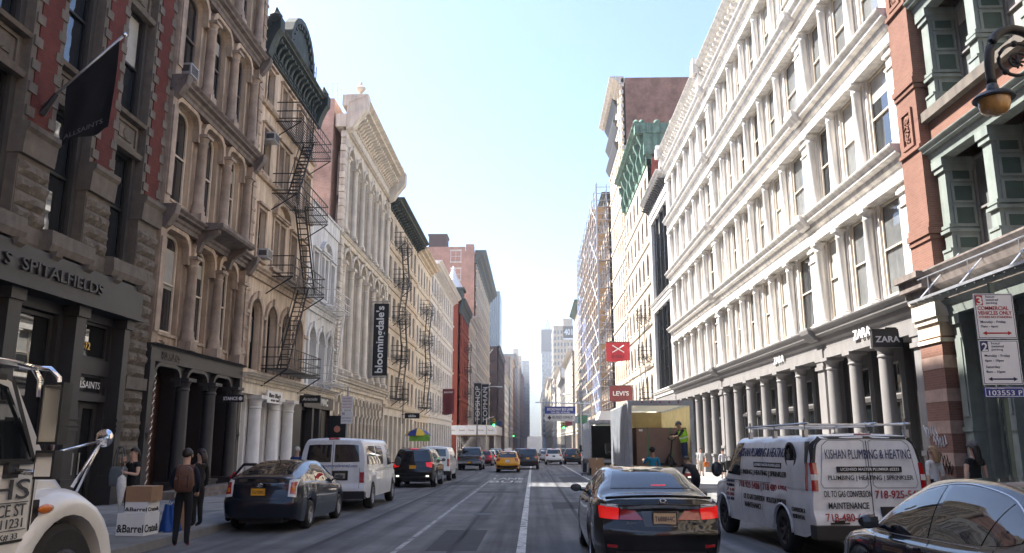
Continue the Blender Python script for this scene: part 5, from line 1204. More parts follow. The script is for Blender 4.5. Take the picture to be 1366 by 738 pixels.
def build_accord():
    c = Car('black_sedan', 'shiny black sedan seen from behind with lit brake lights', 'car', 1.76, 11.6, 0.0, pblack, SEDAN); sedan_glass(c)
    c.decal('rear_window', [(-.60, 1.16), (0, 1.165), (.60, 1.16)], [(-.50, 1.395), (0, 1.415), (.50, 1.395)], 'rear', carglass, 14, 8, .007)
    for sg in (-1, 1):
        c.decal('tail_light', [(sg*.83, .955), (sg*.66, .945), (sg*.56, .93)], [(sg*.82, .80), (sg*.68, .785), (sg*.575, .78)], 'rear', tail_on, 8, 4, .014)
        c.decal('tail_light', [(sg*.545, .93), (sg*.45, .915), (sg*.34, .90)], [(sg*.555, .775), (sg*.42, .775), (sg*.24, .775)], 'rear', tail, 8, 4, .014)
        c.decal('reversing_light', [(sg*.80, .985), (sg*.66, .985), (sg*.575, .975)], [(sg*.81, .958), (sg*.66, .95), (sg*.57, .937)], 'rear', lens, 8, 2, .012)
        c.decal('reflector', [(sg*.74, .46), (sg*.6, .45)], [(sg*.74, .42), (sg*.6, .41)], 'rear', tail, 6, 2, .006)
    c.decal('chrome_strip', [(-.56, .965), (0, .985), (.56, .965)], [(-.54, .925), (0, .945), (.54, .925)], 'rear', chrome, 16, 2, .02)
    c.decal('plate_recess', [(-.26, .895), (.26, .895)], [(-.22, .69), (.22, .69)], 'rear', pgrey, 8, 4, .004)
    c.plate(.06, .80, platecream, 'T688844C', mat('plate_ink', (.03, .03, .06), .5, 0), .32, .16)
    sp = MB()
    sp.loft([[(x, .02+.10*abs(x/.74)**3+o, 1.088-.035*abs(x/.74)**2+h) for o, h in ((.0, -.012), (-.055, .012), (-.05, .03), (.08, .022))] for x in [k*.74/8 for k in range(-8, 9)]]); obj('spoiler', sp, pblack, c.t, smooth=True)
    e = MB(); yy = c.hit(0, 1.02, 'rear')[0].y-.03
    for a in (-1, 1): e.tube([(.05+a*.038, yy, 1.048), (.05+a*.026, yy, 1.012), (.05+a*.034, yy, .97)], .008, 5)
    e.tube([(.026, yy, 1.01), (.074, yy, 1.01)], .008, 5)
    e.tube([(.05+.062*math.cos(t*.524)*(1-.12*math.sin(t*.524)), yy, 1.01+.05*math.sin(t*.524)) for t in range(13)], .006, 5); obj('emblem', e, chrome, c.t, smooth=True)
    y2 = c.hit(-.45, .72, 'rear')[0].y-.004
    text('Accord', chrome, c.t, (-.38, y2, .735), (1, 0, 0), (0, 0, 1), .2, .05, .006, 0, shear=.25); text('SPORT', chrome, c.t, (.46, y2, .735), (1, 0, 0), (0, 0, 1), .2, .035, .006, 0)
    c.decal('bumper_step', [(-.70, .66), (0, .63), (.70, .66)], [(-.66, .635), (0, .60), (.66, .635)], 'rear', pgrey, 14, 2, .012)
    c.decal('bumper_valance', [(-.62, .36), (0, .37), (.62, .36)], [(-.58, .24), (0, .25), (.58, .24)], 'rear', plastic, 10, 3, .006)
    for k in range(7): c.decal('brake_lamp_cell', [(.02+k*.032, 1.205), (.044+k*.032, 1.205)], [(.02+k*.032, 1.19), (.044+k*.032, 1.19)], 'rear', tail_on, 1, 1, .012)
    c.line('panel_joint', [(-.54, 1.07), (-.54, .92), (-.36, .66), (0, .64), (.36, .66), (.54, .92), (.54, 1.07)], 'rear', blackpaint, .008, .003, 36)
    return c
build_accord()
def build_dark_sedan():
    S = dict(SEDAN); S['top'] = [(0, .98), (.04, 1.04), (.2, 1.08), (.55, 1.12), (.95, 1.25), (1.4, 1.42), (1.9, 1.5), (2.35, 1.51), (2.8, 1.48), (3.2, 1.355), (3.85, 1.0), (4.35, .9), (4.72, .77), (4.86, .62)]
    S['spokes'] = 7; c = Car('dark_sedan', 'glossy dark blue-black sedan beside the white plumbing van', 'car', 4.2, 4.75, -.01, paint('car_midnight', (.010, .012, .018), .22), S); sedan_glass(c, .045)
    for A in ([(3.55, 1.02), (3.0, 1.33), (2.4, 1.45), (1.9, 1.445), (1.45, 1.36), (1.08, 1.16)], [(3.55, .965), (3.0, .972), (2.4, .99), (1.6, 1.01)]):
        for ax in ('left', 'right'): c.line('window_trim', A, ax, steel, .007, .006, 30)
    c.decal('rear_window', [(-.60, 1.16), (0, 1.165), (.60, 1.16)], [(-.50, 1.395), (0, 1.415), (.50, 1.395)], 'rear', carglass, 14, 8, .007)
    for sg in (-1, 1):
        c.decal('tail_light', [(sg*.84, .95), (sg*.6, .94), (sg*.5, .93)], [(sg*.83, .78), (sg*.66, .77), (sg*.5, .78)], 'rear', tail, 8, 4, .012); c.decal('headlight', [(sg*.8, .78), (sg*.55, .72)], [(sg*.76, .66), (sg*.5, .62)], 'front', lens, 6, 3, .01)
        c.line('body_crease', [(.3, .86), (1.4, .80), (2.4, .76), (3.6, .76)], 'left' if sg < 0 else 'right', c.paint, .03, .012, 30)
    c.plate(0, .72, platecream, None, None)
build_dark_sedan()
def build_prius():
    S = dict(L=4.46, top=[(0, 1.03), (.03, 1.12), (.12, 1.155), (.2, 1.165), (.7, 1.30), (1.3, 1.435), (1.8, 1.485), (2.25, 1.49), (2.6, 1.46), (3.1, 1.27), (3.65, 1.0), (4.1, .85), (4.36, .72), (4.46, .6)], belt=[(0, .95), (.4, 1.03), (1.0, 1.03), (2, .98), (3.4, .9), (4.1, .78), (4.46, .5)],
        w=[(0, .74), (.1, .80), (.35, .85), (1.4, .873), (3.2, .87), (4.0, .84), (4.3, .74), (4.46, .55)], wr=[(0, .66), (.2, .66), (.8, .60), (1.4, .55), (2.2, .56), (2.7, .56), (3.4, .64), (4.0, .68), (4.46, .42)], wheels=[(.95, .31), (3.65, .31)], rs=[(.2, .05), (.32, -.03), (.62, -.05), (.72, .02), (.9, .06), (1.1, .06), (1.16, .02)], fs=[(.2, .05), (.5, 0), (.9, .25)], bulge=.11, spokes=6, sill=.2)
    c = Car('hatchback_car', 'dark navy hatchback with yellow plate and kerbside door open', 'car', -5.85, 17.5, .0, pnavy, S)
    c.decal('rear_window', [(-.55, 1.19), (0, 1.195), (.55, 1.19)], [(-.46, 1.425), (0, 1.445), (.46, 1.425)], 'rear', carglass, 12, 8, .006); c.decal('lower_rear_window', [(-.52, 1.10), (.52, 1.10)], [(-.5, .97), (.5, .97)], 'rear', carglass, 10, 4, .006)
    c.side_windows([([(3.3, 1.0), (2.85, 1.28), (2.4, 1.40)], [(3.3, .95), (2.85, .95), (2.35, .98)]), ([(2.28, 1.41), (1.8, 1.41), (1.4, 1.34)], [(2.26, .985), (1.8, 1.0), (1.42, 1.02)]), ([(1.32, 1.32), (1.05, 1.25), (.8, 1.17)], [(1.34, 1.03), (1.05, 1.05), (.82, 1.1)])])
    c.decal('windscreen', [(-.52, 2.75), (0, 2.78), (.52, 2.75)], [(-.6, 3.5), (0, 3.6), (.6, 3.5)], 'top', carglass, 10, 6)
    for sg in (-1, 1):
        c.decal('tail_light', [(sg*.76, 1.09), (sg*.755, .95), (sg*.76, .72)], [(sg*.60, 1.08), (sg*.60, .95), (sg*.60, .74)], 'rear', lens, 8, 5, .012); c.decal('tail_lens', [(sg*.74, 1.04), (sg*.735, .95), (sg*.74, .78)], [(sg*.64, 1.03), (sg*.64, .95), (sg*.63, .79)], 'rear', tail, 8, 4, .018); c.decal('indicator_lens', [(sg*.725, .92), (sg*.72, .83)], [(sg*.66, .92), (sg*.66, .83)], 'rear', amber, 4, 3, .022)
    c.plate(-.02, .84, plateyellow, 'T627089C', signblack); e = MB(); yy = c.hit(0, .98, 'rear')[0].y-.02
    for rx, rz_, dz in ((.065, .042, 0), (.022, .042, 0), (.05, .016, .018)): e.tube([(rx*math.cos(k*.5236), yy, .975+dz+rz_*math.sin(k*.5236)) for k in range(13)], .006, 5)
    obj('emblem', e, chrome, c.t, smooth=True)
    c.seams([[(3.35, .95), (3.3, .6), (3.2, .28)], [(2.32, .98), (2.33, .5), (2.28, .27)], [(1.38, 1.02), (1.45, .75), (1.32, .6)]]); c.handles([(2.5, .88), (1.55, .92)], c.paint); c.mirror(3.15, 1.04, plastic); c.line('panel_joint', [(-.56, 1.1), (-.58, .72), (0, .68), (.58, .72), (.56, 1.1)], 'rear', blackpaint, .01, .003, 40)
    a = MB(); a.tube([(0, 1.3, 1.43), (-.02, 1.2, 1.58)], [.012, .005], 5); obj('antenna', a, plastic, c.t)
    d = MB(lambda p: Vector((-.86-math.cos(R(66))*0-(p[0])*math.sin(R(62)), 2.3+p[0]*math.cos(R(62)), p[1]))+Vector((-p[2]*.5, -p[2]*.85, 0)))
    d.loft([[(0, .3, 0), (.95, .3, 0), (.95, .92, 0), (0, .95, 0)], [(0, .3, .07), (.95, .3, .07), (.95, .92, .05), (0, .95, .05)]]); 
    for p, q in (((0, .95, .03), (.06, 1.36, .0)), ((.06, 1.36, .0), (.5, 1.36, .0)), ((.5, 1.36, 0), (.95, .93, .03))): d.bar(p, q, .05)
    obj('open_door', d, pnavy, c.t)
build_prius()
def vanspec(L=5.5, H=2.06, W=1.0, nose=.75, wheels=((1.15, .37), (4.6, .37))):
    return dict(L=L, top=[(0, H-.05), (.06, H-.015), (.3, H), (L-1.75, H), (L-1.5, H-.05), (L-nose-.1, 1.27), (L-nose, 1.2), (L-.2, 1.06), (L, .85)], belt=[(0, 1.12), (L-1.5, 1.1), (L-.8, 1.05), (L-.2, .95), (L, .7)], w=[(0, W*.95), (.08, W*.985), (.4, W), (L-1, W), (L-.3, W*.94), (L, W*.8)], wr=[(0, W*.80), (.3, W*.82), (L-1.7, W*.80), (L-1, W*.76), (L-.3, W*.8), (L, W*.66)], wheels=list(wheels), rs=[(.3, 0), (.55, -.03), (.66, -.02), (.75, .02), (1.2, .03), (2.0, .10)], er=.09, bow=.045, sh=.975, tuck=.97, bulge=.05, sill=.34, tw=.24, spokes=8, spw=.1)
def van_common(c, L, paintm, wcol=carglass):
    c.side_windows([([(L-1.0, 1.24), (L-1.25, 1.6), (L-1.45, 1.84)], [(L-2.05, 1.22), (L-2.05, 1.6), (L-2.05, 1.86)])]); c.decal('windscreen', [(-.75, L-1.4), (0, L-1.38), (.75, L-1.4)], [(-.8, L-.95), (0, L-.88), (.8, L-.95)], 'top', carglass, 10, 6)
    c.seams([[(L-1.0, 1.18), (L-1.05, .5)], [(L-2.15, 1.92), (L-2.15, .45)], [(L-3.3, 1.92), (L-3.3, .5)], [(1.8, 1.14), (L-1.1, 1.12)]]); c.mirror(L-1.15, 1.32, plastic, (.24, .14, .32), 1.0)
    b = MB(); b.box(-.98, .98, -.12, .10, .34, .52); b.box(-.96, .96, -.10, .05, .52, .55); obj('rear_bumper', b, plastic, c.t)
def build_rental_van():
    c = Car('passenger_van', 'white passenger van with two dark rear windows and web address', 'van', -5.80, 23.5, 0, vanwhite, vanspec()); L = 5.5; van_common(c, L, vanwhite)
    for sg in (-1, 1):
        c.decal('rear_window', [(sg*.05, 1.86), (sg*.4, 1.86), (sg*.72, 1.84)], [(sg*.05, 1.36), (sg*.4, 1.36), (sg*.78, 1.37)], 'rear', carglass, 8, 6, .008); c.decal('tail_light', [(sg*.925, 1.08), (sg*.80, 1.08)], [(sg*.925, .78), (sg*.80, .78)], 'rear', tail, 4, 6, .014)
    c.side_windows([([(.25, 1.80), (.9, 1.82), (1.45, 1.82)], [(.2, 1.3), (.9, 1.28), (1.45, 1.28)]), ([(1.6, 1.83), (2.2, 1.83), (2.7, 1.83)], [(1.6, 1.28), (2.2, 1.27), (2.7, 1.27)])], off=.007)
    c.line('panel_joint', [(0, 1.95), (0, .62)], 'rear', blackpaint, .012, .003); c.line('panel_joint', [(-.79, 1.2), (-.79, .62)], 'rear', blackpaint, .01, .003); c.line('panel_joint', [(.79, 1.2), (.79, .62)], 'rear', blackpaint, .01, .003)
    c.decal('high_brake_lamp', [(-.16, 2.035), (.16, 2.035)], [(-.16, 2.0), (.16, 2.0)], 'rear', tail, 4, 1, .03); yy = c.hit(0, 1.25, 'rear')[0].y-.003
    text('dfairmounttruckrental.com', mat('van_blue', (.02, .05, .22), .5, 0), c.t, (.1, yy, 1.26), (1, 0, 0), (0, 0, 1), 1.25, .085, .004, .006); c.plate(.24, .98, mat('plate_pale', (.35, .33, .26), .5, .1, 9), '45608JC', signblack, .31, .155); b = MB(); b.box(.0, .46, yy-.01, yy+.05, .85, 1.12); obj('plate_recess', b, plastic, c.t)
build_rental_van()
def build_plumber_van():
    S = vanspec(5.5, 2.0, 1.0, .85, ((1.25, .37), (4.6, .37))); S['rim'] = greydark; L = 5.5
    c = Car('plumber_van', 'white plumbing company van with roof rack and printed lettering', 'van', 5.42, 13.35, .075, vanwhite, S); van_common(c, L, vanwhite)
    blk = blackpaint; navy = mat('van_navy', (.012, .018, .09), .5, .1, 9); redl = mat('van_red', (.30, .015, .02), .5, .1, 9)
    c.decal('rear_pillar', [(-.925, 1.52), (-.87, 1.80), (-.76, 1.93)], [(-.86, 1.52), (-.80, 1.80), (-.70, 1.90)], 'rear', plastic, 10, 3, .008); c.decal('rear_pillar', [(.925, 1.52), (.87, 1.80), (.76, 1.93)], [(.86, 1.52), (.80, 1.80), (.70, 1.90)], 'rear', plastic, 10, 3, .008); c.decal('roof_edge', [(-.76, 1.935), (0, 1.945), (.76, 1.935)], [(-.70, 1.895), (0, 1.905), (.70, 1.895)], 'rear', plastic, 10, 1, .01)
    c.decal('side_pillar', [(.17, 1.5), (.18, 1.7), (.22, 1.86)], [(.25, 1.5), (.3, 1.7), (.40, 1.86)], 'left', plastic, 6, 4, .006)
    for sg in (-1, 1):
        c.decal('tail_light', [(sg*.93, 1.52), (sg*.845, 1.52)], [(sg*.935, 1.08), (sg*.85, 1.08)], 'rear', tail, 4, 8, .016); c.decal('tail_light', [(.15, 1.52), (.22, 1.52)], [(.15, 1.08), (.22, 1.08)], 'left' if sg < 0 else 'right', tail, 3, 8, .01); c.decal('reversing_light', [(sg*.93, 1.34), (sg*.85, 1.34)], [(sg*.93, 1.25), (sg*.85, 1.25)], 'rear', lens, 3, 2, .02)
        P = [(sg*.04, 1.86), (sg*.1, 1.89), (sg*.62, 1.88), (sg*.72, 1.80), (sg*.80, 1.2), (sg*.76, 1.13), (sg*.1, 1.13), (sg*.04, 1.18), (sg*.04, 1.86)]
        for a, b_ in zip(P, P[1:]): c.line('window_panel_edge', [a, b_], 'rear', mat('van_shadow_grey', (.30, .31, .33), .6, .1, 4), .016, .004, 8)
    c.line('panel_joint', [(0, 1.95), (0, .6)], 'rear', blk, .014, .005); c.decal('high_brake_lamp', [(-.14, 1.998), (.14, 1.998)], [(-.14, 1.97), (.14, 1.97)], 'rear', tail, 4, 1, .02)
    def rt(body, m, x, z, w, h, bold=.012):
        bold *= .7
        q = c.hit(x, z, 'rear'); q2 = c.hit(x, z+.1, 'rear'); lean = (q2[0].y-q[0].y)/.1
        return text(body, m, c.t, (x, q[0].y-.045*(.6), z), (1, 0, 0), (0, lean, 1), w, h, .006, bold)
    rt('KISHAN PLUMBING & HEATING', navy, .0, 1.66, 1.42, .15, .0); rt('LICENSED MASTER PLUMBER #2233', signwhite, .0, 1.42, .96, .05, .006)
    yb = c.hit(0, 1.42, 'rear')[0].y; b = MB(); b.box(-.53, .53, yb-.022, yb+.08, 1.375, 1.465); obj('printed_bar', b, blk, c.t)
    rt('PLUMBING | HEATING | SPRINKLER', blk, .0, 1.28, 1.4, .095, .014); rt('OIL TO GAS CONVERSION', blk, -.40, 1.04, .78, .10, .008); rt('MAINTENANCE', blk, -.40, .86, .66, .10, .016); rt('718-480-6096', redl, -.40, .68, .80, .125, .016); rt('718-925-5426', redl, .46, 1.03, .82, .125, .016)
    yb = c.hit(-.5, .55, 'rear')[0].y; b = MB(); b.box(-.72, -.42, yb-.012, yb+.05, .575, .60); b.box(-.66, -.5, yb-.012, yb+.05, .60, .635); obj('printed_wrench', b, blk, c.t)
    b = MB(); b.box(.12, .62, yb-.01, yb+.06, .64, .84); obj('plate_recess', b, plastic, c.t); c.plate(.36, .74, plateyellow, '58147JY', signblack, .3, .15, False, .035)
    b = MB(); b.box(-1.0, 1.0, -.16, .08, .36, .56); obj('step_bumper', b, plastic, c.t)
    # left flank printing
    def lt(body, m, y, z, w, h, bold=.012):
        bold *= .2
        q = c.hit(y, z, 'left'); q2 = c.hit(y, z+.1, 'left'); lean = (q2[0].x-q[0].x)/.1; return text(body, m, c.t, (q[0].x-.008, y, z), (0, -1, 0), (lean, 0, 1), w, h, .006, bold)
    lt('KISHAN PLUMBING & HEATING', navy, 2.32, 1.68, 2.35, .17, .02); b = MB(); xx = c.hit(1.95, 1.45, 'left')[0].x; b.box(xx-.006, xx+.04, 1.25, 2.65, 1.40, 1.50); obj('printed_bar', b, blk, c.t); lt('LICENSED MASTER PLUMBER #2233', signwhite, 1.95, 1.45, 1.3, .055, .006)
    lt('PLUMBING | HEATING | SPRINKLER', blk, 2.25, 1.29, 2.5, .12, .016); lt('718 925 5426 | 718 480 6096', redl, 2.25, 1.04, 2.5, .16, .014); lt('OIL TO GAS CONVERSION   VIOLATION REMOVAL', blk, 2.1, .84, 2.2, .10, .006); lt('MAINTENANCE', blk, 2.7, .69, .9, .10, .012); lt('COMMERCIAL &', blk, .50, .76, .55, .07, .006); lt('RESIDENTIAL', blk, .50, .65, .5, .07, .006)
    for k, (s_, m) in enumerate((('KISHAN', navy), ('PLUMBING', navy), ('718', redl), ('925 5426', redl), ('718 480', navy))): lt(s_, m, 4.05, 1.1-.09*k, .5, .06, .004)
    q = c.hit(.85, 1.62, 'left'); b = MB(); b.lathe([(.24, 0), (.24, -.02), (.2, -.025), (.19, -.01), (.001, -.008)], (q[0].x-.002, .85, 1.62), 24, 0); obj('porthole_rim', b, plastic, c.t); b = MB(); b.lathe([(.19, -.012), (.001, -.013)], (q[0].x-.002, .85, 1.62), 24, 0, cap=False); obj('porthole_glass', b, carglass, c.t)
    for y in (1.25, 4.6):
        for sg in (-1, 1): b = MB(); b.tube([(sg*1.002, y+.44*math.cos(math.pi*k/14), .37+.44*math.sin(math.pi*k/14)) for k in range(15)], .022, 6); obj('arch_lip', b, vanwhite, c.t, smooth=True)
    # roof rack
    rk = MB()
    for y in (.35, 1.7, 3.0): 
        rk.tube([(-.86, y, 1.96), (-.86, y, 2.14), (.86, y, 2.14), (.86, y, 1.96)], .02, 6)
        for sg in (-1, 1): rk.box(sg*.86-.03, sg*.86+.03, y-.05, y+.05, 1.93, 2.06); rk.bar((sg*.86, y, 2.14), (sg*.86, y, 2.24), .025)
    for x in (-.86, .86, .3): rk.tube([(x, .2, 2.16), (x, 3.2, 2.16)], .02, 6)
    obj('roof_rack', rk, steel, c.t)
build_plumber_van()
SUV = dict(L=4.85, top=[(0, 1.66), (.08, 1.70), (.5, 1.76), (1.6, 1.78), (2.5, 1.76), (2.9, 1.68), (3.55, 1.22), (4.3, 1.08), (4.7, .95), (4.85, .75)], belt=[(0, 1.1), (1.5, 1.1), (3.4, 1.06), (4.3, .98), (4.85, .65)], w=[(0, .88), (.1, .93), (.4, .98), (3.6, .985), (4.4, .93), (4.85, .7)], wr=[(0, .66), (.4, .70), (1.6, .70), (2.7, .70), (3.4, .78), (4.3, .8), (4.85, .56)], wheels=[(.98, .37), (3.85, .37)], rs=[(.3, .02), (.45, -.03), (.72, -.05), (.85, .0), (1.1, .06), (1.66, .26)], bulge=.08, er=.06, sill=.28, tw=.24)
def small_suv(name, label, x, y, paintm, S, plate=plateyellow, lit=True, scale=1., rz=0, group='cars driving and parked along the street', mark=None, tri=True, cat='car'):
    c = Car(name, label, cat, x, y, rz, paintm, S, None); H = max(t[1] for t in S['top']); B = S['belt'][1][1]
    wx = S['wr'][1][1]
    c.decal('rear_window', [(-wx+.02, H-.12), (0, H-.10), (wx-.02, H-.12)], [(-wx-.08, B+.08), (0, B+.07), (wx+.08, B+.08)], 'rear', carglass, 10, 6, .008)
    yt = [t[0] for t in S['top'] if t[1] > H-.12]; a, b_ = min(yt)+.25, max(yt)-.1; hw = S['w'][0][1]
    m1 = (a+b_)/2
    c.side_windows([([(a, H-.16), (a+.35, H-.12), (m1-.35, H-.12)], [(a-.1, B+.1), (a+.3, B+.06), (m1-.35, B+.05)]), ([(m1-.27, H-.12), (m1+.2, H-.12), (m1+.5, H-.12)], [(m1-.27, B+.05), (m1+.2, B+.04), (m1+.5, B+.04)]), ([(m1+.58, H-.12), (b_, H-.16), (b_+.35, H-.42)], [(m1+.58, B+.03), (b_+.1, B+.02), (b_+.6, B+.02)])])
    for sg in (-1, 1):
        c.decal('tail_light', [(sg*hw*.99, B+.04), (sg*hw*.66, B+.02)], [(sg*hw*.99, B-.22), (sg*hw*.72, B-.16)], 'rear', tail_on if lit else tail, 6, 5, .014)
        c.decal('reflector', [(sg*hw*.85, .55), (sg*hw*.7, .55)], [(sg*hw*.85, .49), (sg*hw*.7, .49)], 'rear', lamp_on if mark == 'rev' else tail, 3, 2, .012)
    c.decal('high_brake_lamp', [(-.2, H-.045), (.2, H-.045)], [(-.2, H-.075), (.2, H-.075)], 'rear', tail_on if lit else tail, 4, 1, .02)
    c.decal('rear_bumper', [(-hw*.97, .52), (0, .50), (hw*.97, .52)], [(-hw*.93, .36), (0, .34), (hw*.93, .36)], 'rear', plastic, 10, 3, .012)
    if plate: c.plate(0, B-.18, plate, '', None, .3, .15, False)
    c.mirror(b_+.45, B+.1, plastic, (.2, .13, .16))
    return c
small_suv('black_suv', 'black sport utility car with red lights, parked behind a white van', -5.5, 37.3, pblack, SUV, mark='rev')
VAN2 = vanspec(4.7, 1.88, .9, .7, ((.95, .33), (3.85, .33)))
def small_van(name, label, x, y, paintm, S, **k):
    c = Car(name, label, 'van', x, y, k.get('rz', 0), paintm, S, None); van_common(c, S['L'], paintm); W = S['w'][2][1]; H = S['top'][2][1]
    for sg in (-1, 1): c.decal('rear_window', [(sg*.04, H-.16), (sg*W*.72, H-.17)], [(sg*.04, H-.55), (sg*W*.76, H-.55)], 'rear', carglass, 6, 5, .008); c.decal('tail_light', [(sg*W*.95, 1.2), (sg*W*.82, 1.2)], [(sg*W*.96, .8), (sg*W*.82, .8)], 'rear', tail, 3, 5, .014)
    c.line('panel_joint', [(0, H-.1), (0, .55)], 'rear', blackpaint, .012, .004); return c
small_van('cargo_van', 'white compact cargo van ahead of the black parked car', -5.45, 44.6, pwhite, VAN2)
PICK = dict(L=5.6, top=[(0, 1.16), (.02, 1.18), (1.85, 1.2), (1.9, 1.25), (2.05, 1.72), (2.3, 1.86), (3.3, 1.88), (3.7, 1.78), (4.3, 1.3), (5.2, 1.17), (5.5, 1.0), (5.6, .8)], belt=[(0, 1.12), (2, 1.15), (4.3, 1.14), (5.2, 1.05), (5.6, .7)], w=[(0, .95), (.1, .98), (1, 1.0), (4.6, 1.0), (5.3, .93), (5.6, .78)], wr=[(0, .9), (1.85, .9), (2.1, .72), (3.6, .70), (4.3, .8), (5.6, .66)], wheels=[(1.2, .4), (4.6, .4)], rs=[(.3, 0), (.6, -.06), (.75, -.02), (.85, .03), (1.18, .03)], er=.05, sill=.42, tw=.26)
def build_pickup():
    c = Car('pickup_truck', 'dark grey pickup truck with chrome rear bumper parked near the shed', 'pickup truck', -5.2, 66.5, 0, pgrey, PICK); c.decal('rear_window', [(-.62, 1.72), (.62, 1.72)], [(-.7, 1.34), (.7, 1.34)], 'rear', carglass, 8, 4, .01)
    for sg in (-1, 1): c.decal('tail_light', [(sg*.95, 1.1), (sg*.82, 1.1)], [(sg*.96, .82), (sg*.82, .82)], 'rear', tail, 3, 5, .014)
    b = MB(); b.box(-.95, .95, -.14, .06, .55, .72); obj('rear_bumper', b, chrome, c.t); c.side_windows([([(2.3, 1.76), (2.8, 1.79), (3.0, 1.79)], [(2.2, 1.26), (2.8, 1.24), (3.0, 1.24)]), ([(3.08, 1.79), (3.5, 1.76), (3.85, 1.58)], [(3.08, 1.24), (3.5, 1.23), (4.1, 1.22)])]); c.mirror(4.0, 1.35, plastic, (.24, .14, .26)); c.plate(0, .64, plateyellow, None, None, off=.16)
build_pickup()
HATCH = dict(SUV); HATCH = dict(L=4.6, top=[(0, 1.42), (.06, 1.47), (.4, 1.53), (1.4, 1.58), (2.2, 1.57), (2.6, 1.5), (3.4, 1.1), (4.1, .95), (4.5, .78), (4.6, .65)], belt=[(0, 1.0), (1.4, 1.02), (3.3, .97), (4.1, .86), (4.6, .55)], w=[(0, .80), (.1, .85), (.4, .885), (3.4, .885), (4.2, .83), (4.6, .6)], wr=[(0, .58), (.4, .60), (1.6, .6), (2.5, .6), (3.3, .68), (4.1, .7), (4.6, .48)], wheels=[(.95, .32), (3.7, .32)], rs=[(.3, .02), (.45, -.03), (.65, -.05), (.8, .0), (1.0, .06), (1.42, .3)], bulge=.09, er=.05)
tx = small_suv('yellow_taxi', 'yellow taxi driving away between the lane lines', -1.9, 60.6, pyellow, HATCH, plate=signwhite, lit=False, cat='taxi')
b = MB(); b.loft([[(-.3, 1.75, 1.57), (.3, 1.75, 1.57), (.3, 2.05, 1.57), (-.3, 2.05, 1.57)], [(-.28, 1.82, 1.8), (.28, 1.82, 1.8), (.28, 1.98, 1.8), (-.28, 1.98, 1.8)]]); obj('roof_sign', b, signwhite, tx.t)
b = MB(); b.box(-.05, .05, 1.86, 1.94, 1.56, 1.6); obj('sign_mount', b, plastic, tx.t)
small_suv('dark_minivan', 'dark brown minivan driving beside the yellow taxi', -.46, 70.0, pbrown, SUV, lit=False)
small_suv('white_suv', 'white sport utility car driving away in the sunlit lane', 2.3, 90.2, pwhite, SUV, plate=signblack, lit=False)
small_suv('black_crossover', 'black crossover car with yellow plate beyond the second box truck', 4.45, 90.6, pblack, SUV, lit=False)
c = small_suv('dark_hatchback', 'dark hatchback with red lights parked past the pickup truck', -5.0, 82.5, pred, HATCH, lit=True)
small_suv('white_hatchback', 'white hatchback parked past the dark hatchback under the shed', -5.0, 91.5, pwhite, HATCH, lit=True)
small_suv('silver_hatchback', 'silver hatchback driving ahead of the white sport utility car', 1.55, 101.5, psilver, HATCH, lit=False)
WHERE = ['parked just past the white hatchback', 'parked at the kerb before the traffic signal', 'in traffic ahead of the dark brown minivan', 'parked past the black crossover on the sunny side', 'waiting in the sunny lane at the crossing', 'parked on the sunny side before the crossing', 'parked alongside the white panelled shed', 'parked at the far end of the panelled shed', 'parked beneath the scaffold just past the crossing', 'parked under the scaffold behind a yellow one', 'following the far white box truck', 'in the sunny lane abreast of the scaffold', 'parked below the tall block with warm brick flank', 'parked under the far end of the scaffold', 'in traffic beyond the far white box truck', 'in the sunny lane beyond the scaffold']
rr = random.Random(21); far = [pblack, pwhite, psilver, pyellow, pgrey, pnavy]; fn = {0: 'black', 1: 'white', 2: 'silver', 3: 'yellow', 4: 'grey', 5: 'navy'}
for k, (x, y, ci) in enumerate(((-5.1, 104, 0), (-5.1, 111, 2), (-1.6, 106, 4), (4.9, 108, 2), (1.8, 122, 0), (4.9, 117, 4), (-5., 150, 1), (-5., 158, 0), (4.8, 146, 3), (4.9, 156, 1), (-1.6, 142, 3), (1.7, 160, 4), (-5., 172, 5), (4.9, 170, 0), (-1.7, 178, 1), (1.6, 190, 3))):
    S = SUV if k % 3 else HATCH
    cc = Car('distant_car', '%s car %s' % (fn[ci], WHERE[k]), 'car', x, y, 0, far[ci], S, 'cars far down the street'); H = max(t[1] for t in S['top']); cc.decal('rear_window', [(-.6, H-.12), (.6, H-.12)], [(-.68, 1.12), (.68, 1.12)], 'rear', carglass, 6, 3, .01)
    for sg in (-1, 1): cc.decal('tail_light', [(sg*.84, 1.05), (sg*.62, 1.05)], [(sg*.84, .85), (sg*.64, .87)], 'rear', tail, 3, 3, .014)
